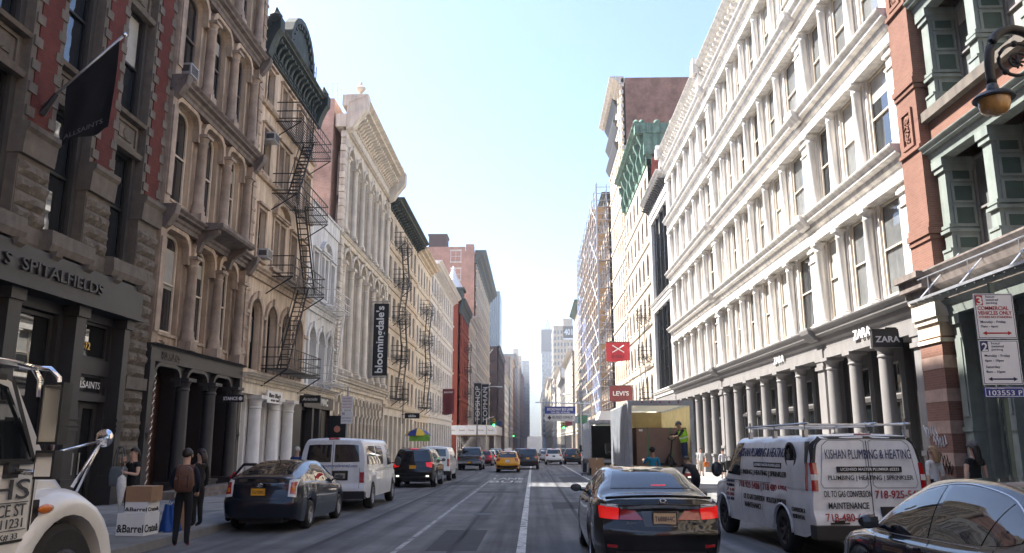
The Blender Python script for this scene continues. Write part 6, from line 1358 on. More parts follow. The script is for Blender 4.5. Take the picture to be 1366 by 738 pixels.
# ================================================================== trucks
fibre = mat('translucent_fibreglass', (.75, .75, .70), .6, .08, 2); fibre.node_tree.nodes['Principled BSDF'].inputs['Transmission Weight'].default_value = .6
def build_box_truck(name, label, x0, y0, boxm, W=2.45, Lb=7.4, inner=None):
    t = thing(name, label, 'truck', (x0+W/2, y0, gz(y0)), (-GRADE, 0, 0)); h = W/2; F, T = 1.05, 3.48
    inner = inner or mat('plywood_lining', (.56, .46, .26), .8, .15, 2)
    b = MB(); b.box(-h, -h+.04, 0.05, Lb, F, T); obj('side_wall', b, boxm, t); b = MB(); b.box(h-.04, h, .05, Lb, F, T); obj('side_wall', b, boxm, t)
    b = MB(); b.box(-h+.041, -h+.06, .1, Lb-.1, F+.1, T-.1); obj('lining', b, inner, t); b = MB(); b.box(h-.06, h-.041, .1, Lb-.1, F+.1, T-.1); obj('lining', b, inner, t); b = MB(); b.box(-h+.06, h-.06, Lb-.12, Lb-.06, F, T-.05); obj('front_bulkhead', b, inner, t)
    b = MB(); b.box(-h, h, .05, Lb, T, T+.06); obj('roof', b, fibre, t); b = MB(); b.box(-h, h, .05, Lb, F-.1, F); obj('floor', b, mat('truck_floor', (.12, .09, .07), .8, .2, 2), t)
    b = MB(); b.box(-h-.03, -h+.1, -.05, .05, F-.12, T+.1); b.box(h-.1, h+.03, -.05, .05, F-.12, T+.1); b.box(-h+.1, h-.1, -.05, .05, T-.1, T+.1); b.box(-h+.1, h-.1, -.05, .05, F-.2, F); obj('rear_frame', b, mat('truck_frame', (.30, .31, .33), .5, .25, 4, metal=.3), t)
    for k in range(14): b = MB(); y = .5+k*.5; b.box(-h-.012, -h+.001, y-.03, y+.03, F, T); obj('side_rib', b, boxm, t)
    for k in range(8): b = MB(); b.box(-h+.07, -h+.09, .5+k*.85, .6+k*.85, F+.1, T-.1); obj('inner_post', b, inner, t)
    for k in range(5): b = MB(); b.lathe([(.035, 0), (.03, -.015), (.001, -.018)], (-.7+k*.35, -.052, T+.03), 8, 1); obj('marker_lamp', b, tail, t)
    b = MB(); b.box(-h, -h+.12, -.1, .1, F-.55, F-.2); obj('bumper_bracket', b, greydark, t); b = MB(); b.box(-h, h, -.15, -.05, .5, .66); obj('rear_bumper', b, greydark, t)
    for sg in (-1, 1): b = MB(); b.box(sg*.95-.12, sg*.95+.12, -.09, -.02, .72, .84); obj('tail_light', b, tail, t)
    b = MB(); b.box(-.45, .45, .3, Lb+1.8, .55, .95); obj('chassis', b, blackpaint, t)
    for wy, n in ((1.9, 2), (Lb+1.0, 1)):
        for sg in (-1, 1):
            b = MB(); b.lathe([(.3, -.14*n), (.46, -.14*n), (.5, -.1*n), (.5, .1*n), (.46, .14*n), (.3, .14*n)], (sg*(h-.14*n-.02), wy, .5), 24, 0); w_ = obj('wheel', b, rubber, t, auto=40); q = MB(); q.lathe([(.3, sg*.1), (.28, sg*.02), (.12, sg*.02), (.1, sg*.09), (.001, sg*.1)], (sg*(h-.02-.05), wy, .5), 16, 0); obj('rim', q, alu, w_)
    q = MB(); q.loft([[(s_*(h-.12), Lb+.15, z) for s_, z in ((-1, .7), (1, .7), (1, 2.3), (-1, 2.3))], [(s_*(h-.12), Lb+1.2, z) for s_, z in ((-1, .6), (1, .6), (1, 2.25), (-1, 2.25))], [(s_*(h-.16), Lb+1.75, z) for s_, z in ((-1, .6), (1, .6), (1, 1.5), (-1, 1.5))], [(s_*(h-.25), Lb+2.1, z) for s_, z in ((-1, .6), (1, .6), (1, 1.2), (-1, 1.2))]]); obj('cab', q, pwhite, t)
    for sg in (-1, 1): b = MB(); b.box(sg*(h-.115)-.004, sg*(h-.115)+.004, Lb+.35, Lb+1.15, 1.5, 2.1); obj('cab_window', b, carglass, t); b = MB(); b.box(sg*(h+.1)-.08, sg*(h+.1)+.08, Lb+1.1, Lb+1.2, 1.5, 2.0); b.bar((sg*(h-.14), Lb+1.2, 1.6), (sg*(h+.1), Lb+1.15, 1.6), .04); obj('mirror', b, plastic, t)
    return t
alubox = mat('dented_aluminium', (.36, .385, .42), .45, .28, 3, .25, 5, metal=.35, streak=.2)
bt = build_box_truck('box_truck', 'grey box truck with rear open and a huge brown carton inside', 3.72, 31.4, alubox)
bt2 = build_box_truck('box_truck', 'white box truck with dark open rear parked ahead of the grey one', 3.72, 53.3, pwhite, inner=mat('dark_lining', (.06, .055, .05), .8, .2, 2))
big = thing('carton', 'huge brown carton with green straps standing in the grey box truck', 'carton', (5.05, 32.3, gz(31.4)+1.05)); b = MB(); b.box(-.95, 1.02, 0, 1.6, 0.012, 1.5); obj('box', b, cardbrown, big)
for x in (-.5, .42): b = MB(); b.box(x-.018, x+.018, -.006, 1.6, .014, 1.508); obj('strap', b, mat('green_strap', (.03, .25, .08), .5, 0), big)
b = MB(); b.box(-.85, -.7, -.008, .0, 1.36, 1.44); obj('label', b, signwhite, big)
pj = thing('pallet_jack', 'black pallet jack with loop handle in the open grey truck', 'pallet jack', (5.32, 31.85, gz(31.6)+1.06), (0, 0, .2)); b = MB(); b.tube([(0, 0, .25), (.06, -.12, 1.0)], .03, 6); b.tube([(.06, -.12, 1.0), (-.06, -.13, 1.04), (-.1, -.14, 1.14), (-.02, -.15, 1.22), (.14, -.15, 1.22), (.22, -.14, 1.14), (.18, -.13, 1.04), (.06, -.12, 1.0)], .022, 6); obj('handle', b, blackpaint, pj)
for sg in (-1, 1): b = MB(); b.box(sg*.2-.08, sg*.2+.08, .05, .42, .06, .13); obj('fork', b, blackpaint, pj); b = MB(); b.bar((sg*.2, .05, .1), (0, 0, .5), .04); obj('brace', b, blackpaint, pj)
b = MB(); b.lathe([(.08, -.05), (.08, .05)], (0, 0, .08), 10, 0); b.box(-.1, .1, -.06, .1, .05, .28); obj('wheel', b, blackpaint, pj)
for k, (x, y, z, w, d, h, l) in enumerate(((4.05, 52.6, 0, .62, .5, .55, 'lower cardboard box stacked behind the white box truck'), (4.07, 52.62, .55, .95, .5, .6, 'wide cardboard box on top of the stack behind the white box truck'), (4.7, 52.5, 0, .45, .5, .7, 'upright cardboard box beside the stack behind the white box truck'))):
    o = thing('cardboard_box', l, 'box', (x, y, gz(y)+z+.002)); b = MB(); b.box(-w/2, w/2, -d/2, d/2, 0, h); obj('box', b, cardboard, o); b = MB(); b.box(-.03, .03, -d/2-.003, d/2+.003, h-.12, h+.003); obj('tape', b, cream2, o)
for k, (x, y, l) in enumerate(((3.42, 54.2, 'wire roll cart with curved handle standing by the white box truck'),)):
    o = thing('roll_cart', l, 'cart', (x, y, gz(y))); 
    b = MB(); b.tube([(-.25, -.3, .12), (-.25, -.3, 1.0), (-.2, -.3, 1.2), (0, -.3, 1.28), (.2, -.3, 1.2), (.25, -.3, 1.0), (.25, -.3, .12)], .022, 6); obj('handle', b, steel, o); b = MB(); b.box(-.27, .27, -.3, .35, .12, .16); obj('deck', b, greydark, o)
    for kx in range(7): b = MB(); b.bar((-.25+kx*.083, -.3, .16), (-.25+kx*.083, -.3, 1.0), .012); obj('wire', b, steel, o)
    for sx in (-.2, .2):
        for sy in (-.22, .26): b = MB(); b.lathe([(.055, -.02), (.055, .02)], (sx, sy, .056), 10, 0); obj('caster', b, rubber, o)
def build_cab_truck():
    t = thing('truck_cab', 'white truck cab with chrome mirrors and printed door at the left kerb', 'truck', (-5.36, 3.65, gz(5)), (-GRADE, 0, 0)); t.scale = (1.12, 1.12, 1.12)
    pw = mat('truck_white', (.72, .71, .69), .35, .1, 2, coat=.5, streak=.08); hw = 1.10
    # cab: side profile extruded across, tumblehome towards the roof
    P = [(.9, .85), (2.74, .85), (2.74, 1.28), (2.78, 1.52), (2.42, 2.02), (2.1, 2.11), (1.0, 2.14), (.9, 2.05)]
    def prof(x, s): return [(x*(1 if z < 1.5 else 1-.05*(z-1.5)/.75), y, z) for y, z in P]
    b = MB(); b.loft([prof(-hw, 0), prof(-hw*.6, 0), prof(hw*.6, 0), prof(hw, 0)]); obj('cab_body', b, pw, t)
    b = MB(); b.box(-hw-.02, hw+.02, 1.0, 2.45, 2.145, 2.18); b.tube([(hw-.02, 1.0, 2.17), (hw+.0, 2.3, 2.17), (hw+.06, 2.42, 2.15), (hw+.1, 2.47, 2.06), (hw+.1, 2.48, 1.94)], .022, 8); obj('visor_bar', b, chrome, t, auto=40)
    # hood and fender
    def hood(y, zt, w): return [(-w, y, 1.0), (-w*.98, y, zt-.22), (-w*.82, y, zt-.06), (-w*.4, y, zt), (w*.4, y, zt), (w*.82, y, zt-.06), (w*.98, y, zt-.22), (w, y, 1.0)]
    b = MB(); b.loft([hood(2.7, 1.58, .95), hood(2.95, 1.57, .93), hood(3.3, 1.52, .9), hood(3.6, 1.42, .84), hood(3.75, 1.2, .72), hood(3.8, 1.05, .66)]); obj('hood', b, pw, t, auto=35)
    wy, r = 3.2, .50
    for sg in (-1, 1):
        b = MB(); A = []
        rings = []
        for k in range(15):
            a = math.pi*(1.06-1.0*k/14*1.02); ro = r+.17+.05*math.sin(a); y, z = wy+ro*1.06*math.cos(a), r+ro*math.sin(a); yi, zi = wy+(r+.06)*math.cos(a), r+(r+.06)*math.sin(a)
            rings.append([(sg*.62, y, z+.06*max(0, math.sin(a))), (sg*1.02, y, z+.04*max(0, math.sin(a))), (sg*1.12, y, z-.03), (sg*1.14, (y+yi)/2, (z+zi)/2), (sg*1.12, yi, zi), (sg*.62, yi, zi)])
        b.loft(rings); obj('fender', b, pw, t, auto=50)
        b = MB(); b.ball((sg*1.125, wy-.35, 1.13), (.02, .1, .035), 10, 6); obj('side_marker', b, amber, t, smooth=True)
        b = MB(); b.lathe([(.30, -.14), (.45, -.14), (.495, -.1), (.5, -.06), (.5, .06), (.495, .1), (.45, .14), (.30, .14)], (sg*.96, wy, r), 32, 0, cap=False); w_ = obj('wheel', b, rubber, t, auto=40)
        q = MB(); q.lathe([(.31, sg*.13), (.285, sg*.11), (.27, sg*.03), (.20, sg*.0), (.13, sg*.02), (.12, sg*.10), (.09, sg*.13), (.001, sg*.135)], (sg*.96, wy, r), 28, 0, cap=False)
        for k in range(8): a = k*math.pi/4; q.lathe([(.022, sg*.0), (.022, sg*.04), (.001, sg*.045)], (sg*.96, wy+.165*math.cos(a), r+.165*math.sin(a)), 6, 0)
        obj('rim', q, alu, w_, auto=40)
        q = MB()
        for k in range(8): a = (k+.5)*math.pi/4; q.lathe([(.035, sg*.036), (.001, sg*.037)], (sg*.96, wy+.235*math.cos(a), r+.235*math.sin(a)), 10, 0, cap=False)
        obj('hand_hole', q, blackpaint, w_)
        # fender mirror on a tripod
        b = MB(); c = (sg*1.10, 3.62, 1.66)
        b.tube([(sg*.98, 3.42, 1.26), (c[0]-sg*.02, c[1], c[2]-.02)], .014, 6); b.tube([(sg*.90, 3.0, 1.50), (c[0]-sg*.02, c[1], c[2]-.02)], .012, 6); b.tube([(sg*.95, 3.55, 1.22), (c[0]-sg*.02, c[1], c[2]-.02)], .012, 6); obj('mirror_stay', b, chrome, t, smooth=True)
        b = MB(); b.lathe([(.001, .035), (.045, .03), (.075, .01), (.08, 0), (.072, -.01), (.045, -.02), (.001, -.027)], c, 20, 1, cap=False); obj('convex_mirror', b, chrome, t, smooth=True)
        # west-coast door mirror
        x = sg*1.34; b = MB(); b.tube([(sg*1.08, 2.40, 2.15), (x-sg*.06, 2.44, 2.14), (x, 2.46, 2.08), (x, 2.47, 1.42), (x-sg*.05, 2.46, 1.40), (sg*1.08, 2.42, 1.42)], .020, 8); obj('mirror_loop', b, chrome, t, smooth=True)
        b = MB(); b.box(x-.075, x+.075, 2.40, 2.52, 1.60, 2.04); hd = obj('mirror_head', b, plastic, t); b = MB(); b.box(x-.062, x+.062, 2.392, 2.399, 1.62, 2.02); obj('mirror_glass', b, chrome, hd)
        b = MB(); b.box(x-.07, x+.07, 2.40, 2.5, 1.36, 1.56); hd = obj('mirror_head', b, plastic, t); b = MB(); b.box(x-.058, x+.058, 2.392, 2.399, 1.38, 1.54); obj('mirror_glass', b, chrome, hd)
        b = MB(); b.box(sg*1.10-.03, sg*1.10+.03, 2.34, 2.46, 1.37, 1.48); obj('mirror_foot', b, plastic, t)
        xs = sg*(hw+.004); tf = lambda p: Vector((xs*(1 if p[1] < 1.5 else 1-.05*(p[1]-1.5)/.75), p[0], p[1]))
        b = MB(tf); b.poly([(1.15, 1.56, 0), (2.1, 1.56, 0), (2.1, 2.04, 0), (1.2, 2.04, 0)]); obj('door_window', b, carglass, t); b = MB(tf); b.poly([(2.15, 1.50, 0), (2.62, 1.50, 0), (2.62, 1.58, 0), (2.32, 2.0, 0), (2.15, 2.03, 0)]); obj('vent_window', b, carglass, t)
        fr_ = MB(lambda p: Vector((xs+sg*.004, p[0], p[1])))
        for a, c_ in (((2.125, 1.47), (2.125, 2.06)), ((1.1, 1.53), (2.13, 1.53)), ((2.13, 1.48), (2.66, 1.48)), ((2.66, 1.48), (2.3, 2.05)), ((1.1, 2.06), (2.23, 2.06))): fr_.bar((a[0], a[1], 0), (c_[0], c_[1], 0), .03)
        obj('window_frame', fr_, plastic, t)
        b = MB(lambda p: Vector((xs+sg*.002, p[0], p[1])));
        for a, c_ in (((2.69, 1.42), (2.69, .9)), ((1.0, .93), (2.69, .93)), ((1.02, .93), (1.02, 2.2))): b.bar((a[0], a[1], 0), (c_[0], c_[1], 0), .014)
        obj('door_joint', b, blackpaint, t)
        b = MB(); b.box(sg*.7-.3, sg*.7+.38, 1.1, 2.55, .45, .56); b.lathe([(.28, .0), (.28, .95)], (sg*.78, 1.35, .55), 16, 1); obj('fuel_tank_step', b, greydark, t)
        b = MB(); b.box(sg*1.02-.05, sg*1.02+.08, 2.72, 2.80, .95, 1.2); obj('hood_latch', b, plastic, t)
    ink = mat('door_ink', (.05, .05, .055), .5, 0); xo = hw+.012
    def dt(s_, y1, z, w, h, bold=0.): return text(s_, ink, t, (xo, y1-w/2, z), (0, 1, 0), (0, 0, 1), w, h, .004, bold)
    dt('HS', 2.64, 1.29, .42, .14, 0); b = MB(); b.box(hw+.004, hw+.008, 1.2, 2.65, 1.195, 1.201); b.box(hw+.004, hw+.008, 1.2, 2.65, 1.005, 1.01); obj('printed_rule', b, ink, t)
    dt('145 COMMERCE ST', 2.62, 1.145, 1.05, .085, .0); dt('BROOKLYN, NY 11231', 2.60, 1.05, 1.1, .075, .0); dt('NYC TRUCK# 33', 2.56, .965, .62, .045)
    b = MB(); b.poly([(-.95, 2.815, 1.50), (.95, 2.815, 1.50), (.9, 2.455, 2.0), (-.9, 2.455, 2.0)]); obj('windscreen', b, carglass, t)
    b = MB(); b.box(-1.1, 1.1, 3.74, 3.86, .5, .78); obj('front_bumper', b, chrome, t); b = MB(); b.box(-.45, .45, -2.2, 3.6, .55, .8); obj('chassis', b, blackpaint, t)
    b = MB(); b.box(-1.15, 1.15, -2.4, .6, .9, 1.05); obj('flatbed', b, greydark, t)
    for sg in (-1, 1): b = MB(); b.lathe([(.3, -.25), (.46, -.25), (.5, -.2), (.5, .2), (.46, .25), (.3, .25)], (sg*.82, -1.2, .5), 24, 0); obj('wheel', b, rubber, t, auto=40)
    lo = MB(); lo.box(-.12, .12, 3.76, 3.8, .85, 1.3); obj('grille', lo, plastic, t)
build_cab_truck()
ft_ = thing('far_box_truck', 'white box truck ahead in the traffic far down the street', 'truck', (.28, 134, gz(134))); b = MB(); b.box(-1.25, 1.25, 0, 6.5, 1.0, 3.7); obj('cargo_box', b, pwhite, ft_); b = MB(); b.box(-1.05, 1.05, 6.6, 8.4, .5, 2.4); obj('cab', b, pwhite, ft_); b = MB(); b.box(-.4, .4, .2, 8.2, .5, .99); obj('chassis', b, blackpaint, ft_)
b = MB(); b.box(-1.2, 1.2, -.02, .0, 1.05, 3.6); obj('roll_door', b, signwhite, ft_)
for sg in (-1, 1):
    for y in (1.4, 7.2): b = MB(); b.lathe([(.3, -.2), (.48, -.18), (.5, -.1), (.5, .1), (.48, .18), (.3, .2)], (sg*1.0, y, .5), 16, 0); obj('wheel', b, rubber, ft_)
# ================================================================== street furniture and signs
def sign_pole():
    X, Y = 6.70, 11.6; t = thing('parking_sign', 'two stacked white parking signs on a steel post before the green storefront', 'sign', (X, Y, gz(Y)-.02), (0, 0, 0)); R0 = Matrix.Rotation(R(4), 4, 'Y')
    b = MB(); b.box(.0, .06, .03, .09, 0, 4.15); obj('post', b, mat('galvanised_green', (.10, .13, .11), .5, .2, 8, metal=.5), t)
    navy = mat('sign_navy_ink', (.015, .02, .09), .5, 0); red = mat('sign_red_ink', (.40, .012, .02), .5, 0)
    def panel(z0, z1, m, rows, x0=-.27, x1=.29):
        b = MB(); b.box(x0, x1, 0, .02, z0, z1); p = obj('sign_panel', b, m, t); q = MB(lambda p_: Vector((p_[0], -p_[2], p_[1]))); ring(q, x0+.012, x1-.012, z0+.012, z1-.012, .008, 0, .002); obj('sign_border', q, navy if m is signwhite else signwhite, t)
        for body, x, z, w, h, mm, bold in rows: text(body, mm, t, ((x0+x1)/2+x, -.003, z), (1, 0, 0), (0, 0, 1), w, h, .003, bold)
    panel(3.32, 3.98, signwhite, [('3', -.205, 3.875, .08, .12, signwhite, .02), ('hour', -.04, 3.935, .13, .035, navy, 0), ('metered', -.02, 3.89, .17, .035, navy, 0), ('parking', -.03, 3.84, .16, .04, navy, 0), ('COMMERCIAL', -.02, 3.765, .44, .055, red, .014), ('VEHICLES ONLY', .0, 3.695, .48, .055, red, .014), ('OTHERS NO STANDING', .0, 3.635, .47, .033, red, .006), ('Monday - Friday', -.04, 3.56, .36, .045, navy, .004), ('7am - 6pm', -.1, 3.495, .24, .045, navy, .004)])
    b = MB(); b.box(-.25, -.145, -.003, 0, 3.81, 3.955); obj('sign_number_box', b, red, t)
    for z, m in ((3.40, red), (2.74, navy)): b = MB(lambda p: Vector((p[0], -.004, p[1]))); b.poly([(-.2, z, 0), (-.14, z+.03, 0), (-.14, z+.01, 0), (.16, z+.01, 0), (.16, z+.03, 0), (.22, z, 0), (.16, z-.03, 0), (.16, z-.01, 0), (-.14, z-.01, 0), (-.14, z-.03, 0)]); obj('sign_arrow', b, m, t)
    panel(2.66, 3.30, signwhite, [('2', -.205, 3.2, .08, .12, signwhite, .02), ('hour', -.04, 3.255, .13, .035, navy, 0), ('metered', -.02, 3.21, .17, .035, navy, 0), ('parking', -.03, 3.16, .16, .04, navy, 0), ('Monday - Friday', -.04, 3.07, .36, .045, navy, .004), ('6pm - 10pm', -.09, 3.0, .26, .045, navy, .004), ('Saturday', -.12, 2.91, .2, .045, navy, .004), ('8am - 10pm', -.09, 2.84, .26, .045, navy, .004)])
    b = MB(); b.box(-.25, -.145, -.003, 0, 3.135, 3.28); obj('sign_number_box', b, navy, t)
    panel(2.48, 2.63, signblue, [('103553', -.04, 2.545, .36, .07, signwhite, .006), ('P', .22, 2.545, .05, .07, signwhite, .01), ('Meter zone', -.1, 2.61, .2, .02, signwhite, 0)])
sign_pole()
def bishop_lamp():
    t = thing('street_lamp', 'black scrolled bishop crook street lamp with amber glass bowl', 'street lamp', (8.25, 11.9, gz(11.9)+.135)); b = MB()
    b.lathe([(.26, 0), (.26, .3), (.2, .45), (.22, .6), (.15, .75), (.12, 1.4), (.15, 1.5), (.1, 1.6), (.08, 6.6)], (0, 0, 0), 12, 2); obj('post', b, blackiron, t, auto=40)
    A = [(0, 0, 6.6), (0, 0, 7.3), (-.06, 0, 7.75), (-.28, 0, 8.08), (-.58, 0, 8.18), (-.84, 0, 8.04), (-.96, 0, 7.7), (-.97, 0, 7.25)]; b = MB(); b.tube(crom(A, 4), [.075]*29, 8); obj('crook', b, blackiron, t, smooth=True)
    sp = [(-.53+.36*(1-k/44)*math.cos(-.3+k*.32)*1.05, 0, 7.62+.36*(1-k/44)*math.sin(-.3+k*.32)) for k in range(38)]; b = MB(); b.tube(sp, [.034-.0004*k for k in range(38)], 6); obj('scroll', b, blackiron, t, smooth=True)
    b = MB()
    for k in range(8): a = k*math.pi/4; b.bar((-.53, 0, 7.62), (-.53+.11*math.cos(a), 0, 7.62+.11*math.sin(a)), .03)
    b.ball((-.53, 0, 7.62), .05); obj('rosette', b, blackiron, t)
    b = MB()
    for k in (6, 13, 20): b.ball(sp[k], .055, 8, 5)
    obj('scroll_leaf', b, blackiron, t, smooth=True)
    c = (-.97, 0, 7.02); b = MB(); b.lathe([(.05, .26), (.08, .2), (.1, .1), (.26, .04), (.31, -.02), (.3, -.04), (.001, -.03)], c, 24, 2); obj('lamp_hood', b, mat('lamp_hood', (.03, .04, .055), .35, .1, 5), t, auto=50)
    b = MB(); b.lathe([(.23, -.04), (.225, -.12), (.2, -.22), (.15, -.27), (.001, -.29)], c, 20, 2, cap=False); obj('amber_bowl', b, mat('amber_bowl', (.42, .22, .06), .2, .3, 9, spec=.8), t, smooth=True)
bishop_lamp()
def hanging_flag(name, label, cat, x, y, z, w, h, m, lines, inkm, pole_x):
    t = thing(name, label, cat, (x, y, z)); b = MB(); b.grid(lambda s, q: ((s-.5)*w, .12*math.sin(s*6)*(1-q), (q-.5)*h-.08*math.sin(s*5)*(1-q)), 14, 6); obj('cloth', b, m, t, smooth=True)
    b = MB(); b.bar((-w/2-.1, 0, h/2+.03), (pole_x-x, 0, h/2+.03), .07); obj('arm', b, blackiron, t)
    for body, zz, ww, hh in lines: text(body, inkm, t, (0, -.15, zz), (1, 0, 0), (0, 0, 1), ww, hh, .02, .02)
    return t
fl = hanging_flag('shop_flag', 'bright red shop flag with white crossed emblem on the sunny side', 'flag', 10.4, 97, 12.35, 2.9, 2.3, signred, [], signwhite, XR)
for a, c_ in (((-.7, -.1), (.7, .75)), ((-.7, .75), (.7, -.1))): b = MB(); b.bar((a[0], -.17, a[1]), (c_[0], -.17, c_[1]), .09); obj('crossed_mark', b, signwhite, fl)
text('SHERRY', mat('dark_red_ink', (.12, .005, .01), .6, 0), fl, (0, -.17, -.6), (1, 0, 0), (0, 0, 1), 1.6, .32, .02)
hanging_flag('shop_flag', 'dark red rectangular shop banner with white letters under the red flag', 'flag', 10.55, 96.6, 7.3, 2.7, 1.8, mat('banner_maroon', (.20, .03, .03), .6, .1, 3), [("LEVI'S", .0, 1.9, .55)], signwhite, XR)
hanging_flag('shop_banner', 'maroon banner with a printed figure hung over the left pavement', 'banner', -11.35, 108, 6.9, 1.6, 3.4, mat('banner_plum', (.13, .03, .035), .6, .1, 3), [('JEAN SHOP', 1.2, 1.2, .28)], signwhite, XL)
for k, (s_, x) in enumerate((('TOPSHOP', -11.4), ('TOPMAN', -10.0))):
    t = thing('vertical_banner', 'tall black vertical banner %s beyond the red corner building' % ('with longer white word' if k == 0 else 'with shorter white word'), 'banner', (x, 166+k*3, 9.2)); b = MB(); b.box(-.75, .75, -.06, .06, -4.2, 4.2); obj('banner_panel', b, signblack, t); text(s_, signwhite, t, (0, -.08, 0), (0, 0, 1), (-1, 0, 0), 7.2, .95, .03, .01); b = MB(); b.bar((-2.4+.0*k-(x+10.8)*0, 0, 4.3), (.75, 0, 4.3), .09); obj('arm', b, steel, t)
def gantry():
    t = thing('overhead_sign', 'blue and white overhead bus lane sign on a mast arm', 'sign', (6.9, 95, gz(95)+.135)); b = MB(); b.lathe([(.16, 0), (.12, 1.2), (.10, 7.2)], n=10, axis=2); obj('mast', b, steel, t); b = MB(); b.tube([(0, 0, 6.75), (-6.6, 0, 6.95)], [.08, .05], 8); obj('mast_arm', b, steel, t)
    b = MB(); b.box(-5.5, -1.9, -.06, .0, 5.6, 6.45); obj('sign_panel', b, signblue, t); b = MB(); b.box(-5.5, -1.9, -.06, .0, 4.75, 5.58); obj('sign_panel', b, mat('sign_grey', (.45, .46, .48), .6, .1, 3), t)
    text('BROADWAY BUS LANE', signwhite, t, (-3.7, -.07, 6.12), (1, 0, 0), (0, 0, 1), 3.0, .32, .01, .01); text('7AM-7PM  MON-FRI', signwhite, t, (-3.7, -.07, 5.76), (1, 0, 0), (0, 0, 1), 2.2, .2, .01, 0); text('BUSES ONLY', signblack, t, (-3.4, -.07, 5.2), (1, 0, 0), (0, 0, 1), 2.4, .3, .01, .01)
    b = MB(lambda p: Vector((p[0], -.07, p[1]))); b.poly([(-5.2, 5.15, 0), (-4.95, 5.4, 0), (-4.7, 5.15, 0), (-4.95, 4.9, 0)]); obj('diamond_mark', b, signblack, t)
gantry()
def traffic_light(x, y, arm, label, g):
    t = thing('traffic_light', label, 'traffic light', (x, y, gz(y)+.135), group=g); b = MB(); b.lathe([(.14, 0), (.1, 1), (.08, 6.2)], n=8, axis=2); obj('pole', b, steel, t)
    b = MB(); b.tube([(0, 0, 6.0), (arm, 0, 6.3)], .05, 6); obj('arm', b, steel, t); b = MB(); b.box(arm-.18, arm+.18, -.15, .15, 4.85, 6.0); obj('housing', b, mat('signal_yellow', (.55, .33, .03), .5, .1, 4), t)
    for k, m in enumerate((mat('signal_green_on', (.0, .4, .15), .3, 0, emit=(.05, 1., .4, 3.)), plastic, plastic)): b = MB(); b.lathe([(.12, -.16), (.001, -.17)], (arm, 0, 5.05+k*.36), 12, 1, cap=False); b.lathe([(.13, -.15), (.13, -.26)], (arm, 0, 5.05+k*.36), 12, 1, cap=False); obj('signal_lamp', b, m, t)
traffic_light(-6.95, 121.5, 1.1, 'green traffic signal on a pole beside the pavement shed', None); traffic_light(6.8, 137.5, -1.6, 'yellow traffic signal on the sunny pavement corner', None); traffic_light(-6.95, 228, 1.5, 'traffic signal further down the shaded side', None)
def shed():
    t = thing('pavement_shed', 'white panelled pavement shed on pipe legs below the red corner building', 'shed', (-9.5, 128, gz(128)+.135)); g = MB
    for k in range(5): b = MB(); b.box(-4.0+k*1.52, -2.5+k*1.52, -.06, 0, 3.75, 5.2); obj('hoarding_panel', b, signwhite, t); text('Parade', mat('shed_ink', (.3, .2, .15), .6, 0), t, (-3.25+k*1.52, -.07, 4.45), (1, 0, 0), (0, 0, 1), .9, .25, .01)
    for k in range(16): b = MB(); b.box(3.6, 3.66, k*1.6, k*1.6+1.58, 3.75, 5.2); obj('hoarding_panel', b, signwhite, t)
    b = MB(); b.box(-2.8, 3.6, .0, 26, 3.6, 3.75); obj('deck', b, mat('shed_plank', (.35, .25, .15), .8, .2, 2), t)
    for y in [.2+3.2*k for k in range(9)]:
        for x in (-2.5, 3.4): b = MB(); b.tube([(x, y, 0), (x, y, 3.6)], .06, 6); obj('leg', b, whiteiron, t)
        b = MB(); b.bar((-2.5, y, .6), (-.2, y, 3.4), .06); b.bar((-2.5, y, 3.4), (-.2, y, .6), .06); obj('brace', b, whiteiron, t)
shed()
def lamp_far(x, y, arm, label):
    t = thing('street_lamp', label, 'street lamp', (x, y, gz(y)+.135)); b = MB(); b.tube([(0, 0, 0), (0, 0, 7.6), (arm*.2, 0, 8.9), (arm*.6, 0, 9.4), (arm, 0, 9.4)], [.1, .07, .06, .05, .05], 8); obj('post', b, steel, t, smooth=True); b = MB(); b.ball((arm+.25*(1 if arm > 0 else -1), 0, 9.35), (.42, .16, .1), 10, 6); obj('lamp_head', b, alu, t, smooth=True)
lamp_far(-7.1, 103, 2.6, 'curved silver street lamp arching over the road near the red building'); lamp_far(7.0, 118, -2.6, 'curved silver street lamp over the road on the sunny side')
def vendor():
    t = thing('vendor_cart', 'street vendor cart under a yellow and blue umbrella', 'food cart', (-8.2, 57.6, gz(57.6)+.16)); b = MB(); b.box(-.9, .9, -.6, .6, .5, 1.5); obj('cart_body', b, alu, t); b = MB(); b.box(-1.0, 1.0, -.7, .7, 1.5, 1.62); obj('counter', b, steel, t); b = MB(); b.box(-.5, .95, -.72, -.68, 2.1, 2.55); obj('menu_board', b, mat('menu_green', (.2, .42, .06), .6, .3, 3), t)
    for x in (-.85, .85): b = MB(); b.tube([(x, -.6, 1.6), (x, -.6, 2.6)], .025, 5); obj('post', b, steel, t)
    for sx in (-.7, .7): b = MB(); b.lathe([(.25, -.05), (.25, .05)], (sx, -.5, .25), 14, 0); obj('wheel', b, rubber, t)
    b = MB(); b.tube([(0, 0, 1.5), (0, 0, 3.0)], .025, 6); obj('umbrella_pole', b, steel, t)
    for k in range(8):
        a0, a1 = k*math.pi/4, (k+1)*math.pi/4; b = MB(); b.loft([[(0, 0, 3.05), (0, 0, 3.05), (0, 0, 3.02)], [(.6*math.cos(a0), .6*math.sin(a0), 2.82), (.6*math.cos(a1), .6*math.sin(a1), 2.82), (.58*math.cos((a0+a1)/2), .58*math.sin((a0+a1)/2), 2.78)], [(.98*math.cos(a0), .98*math.sin(a0), 2.48), (.98*math.cos(a1), .98*math.sin(a1), 2.48), (.92*math.cos((a0+a1)/2), .92*math.sin((a0+a1)/2), 2.48)]]); obj('umbrella_panel', b, mat('umbrella_yellow', (.62, .42, .04), .7, .1, 3) if k % 2 == 0 else signblue, t)
vendor()
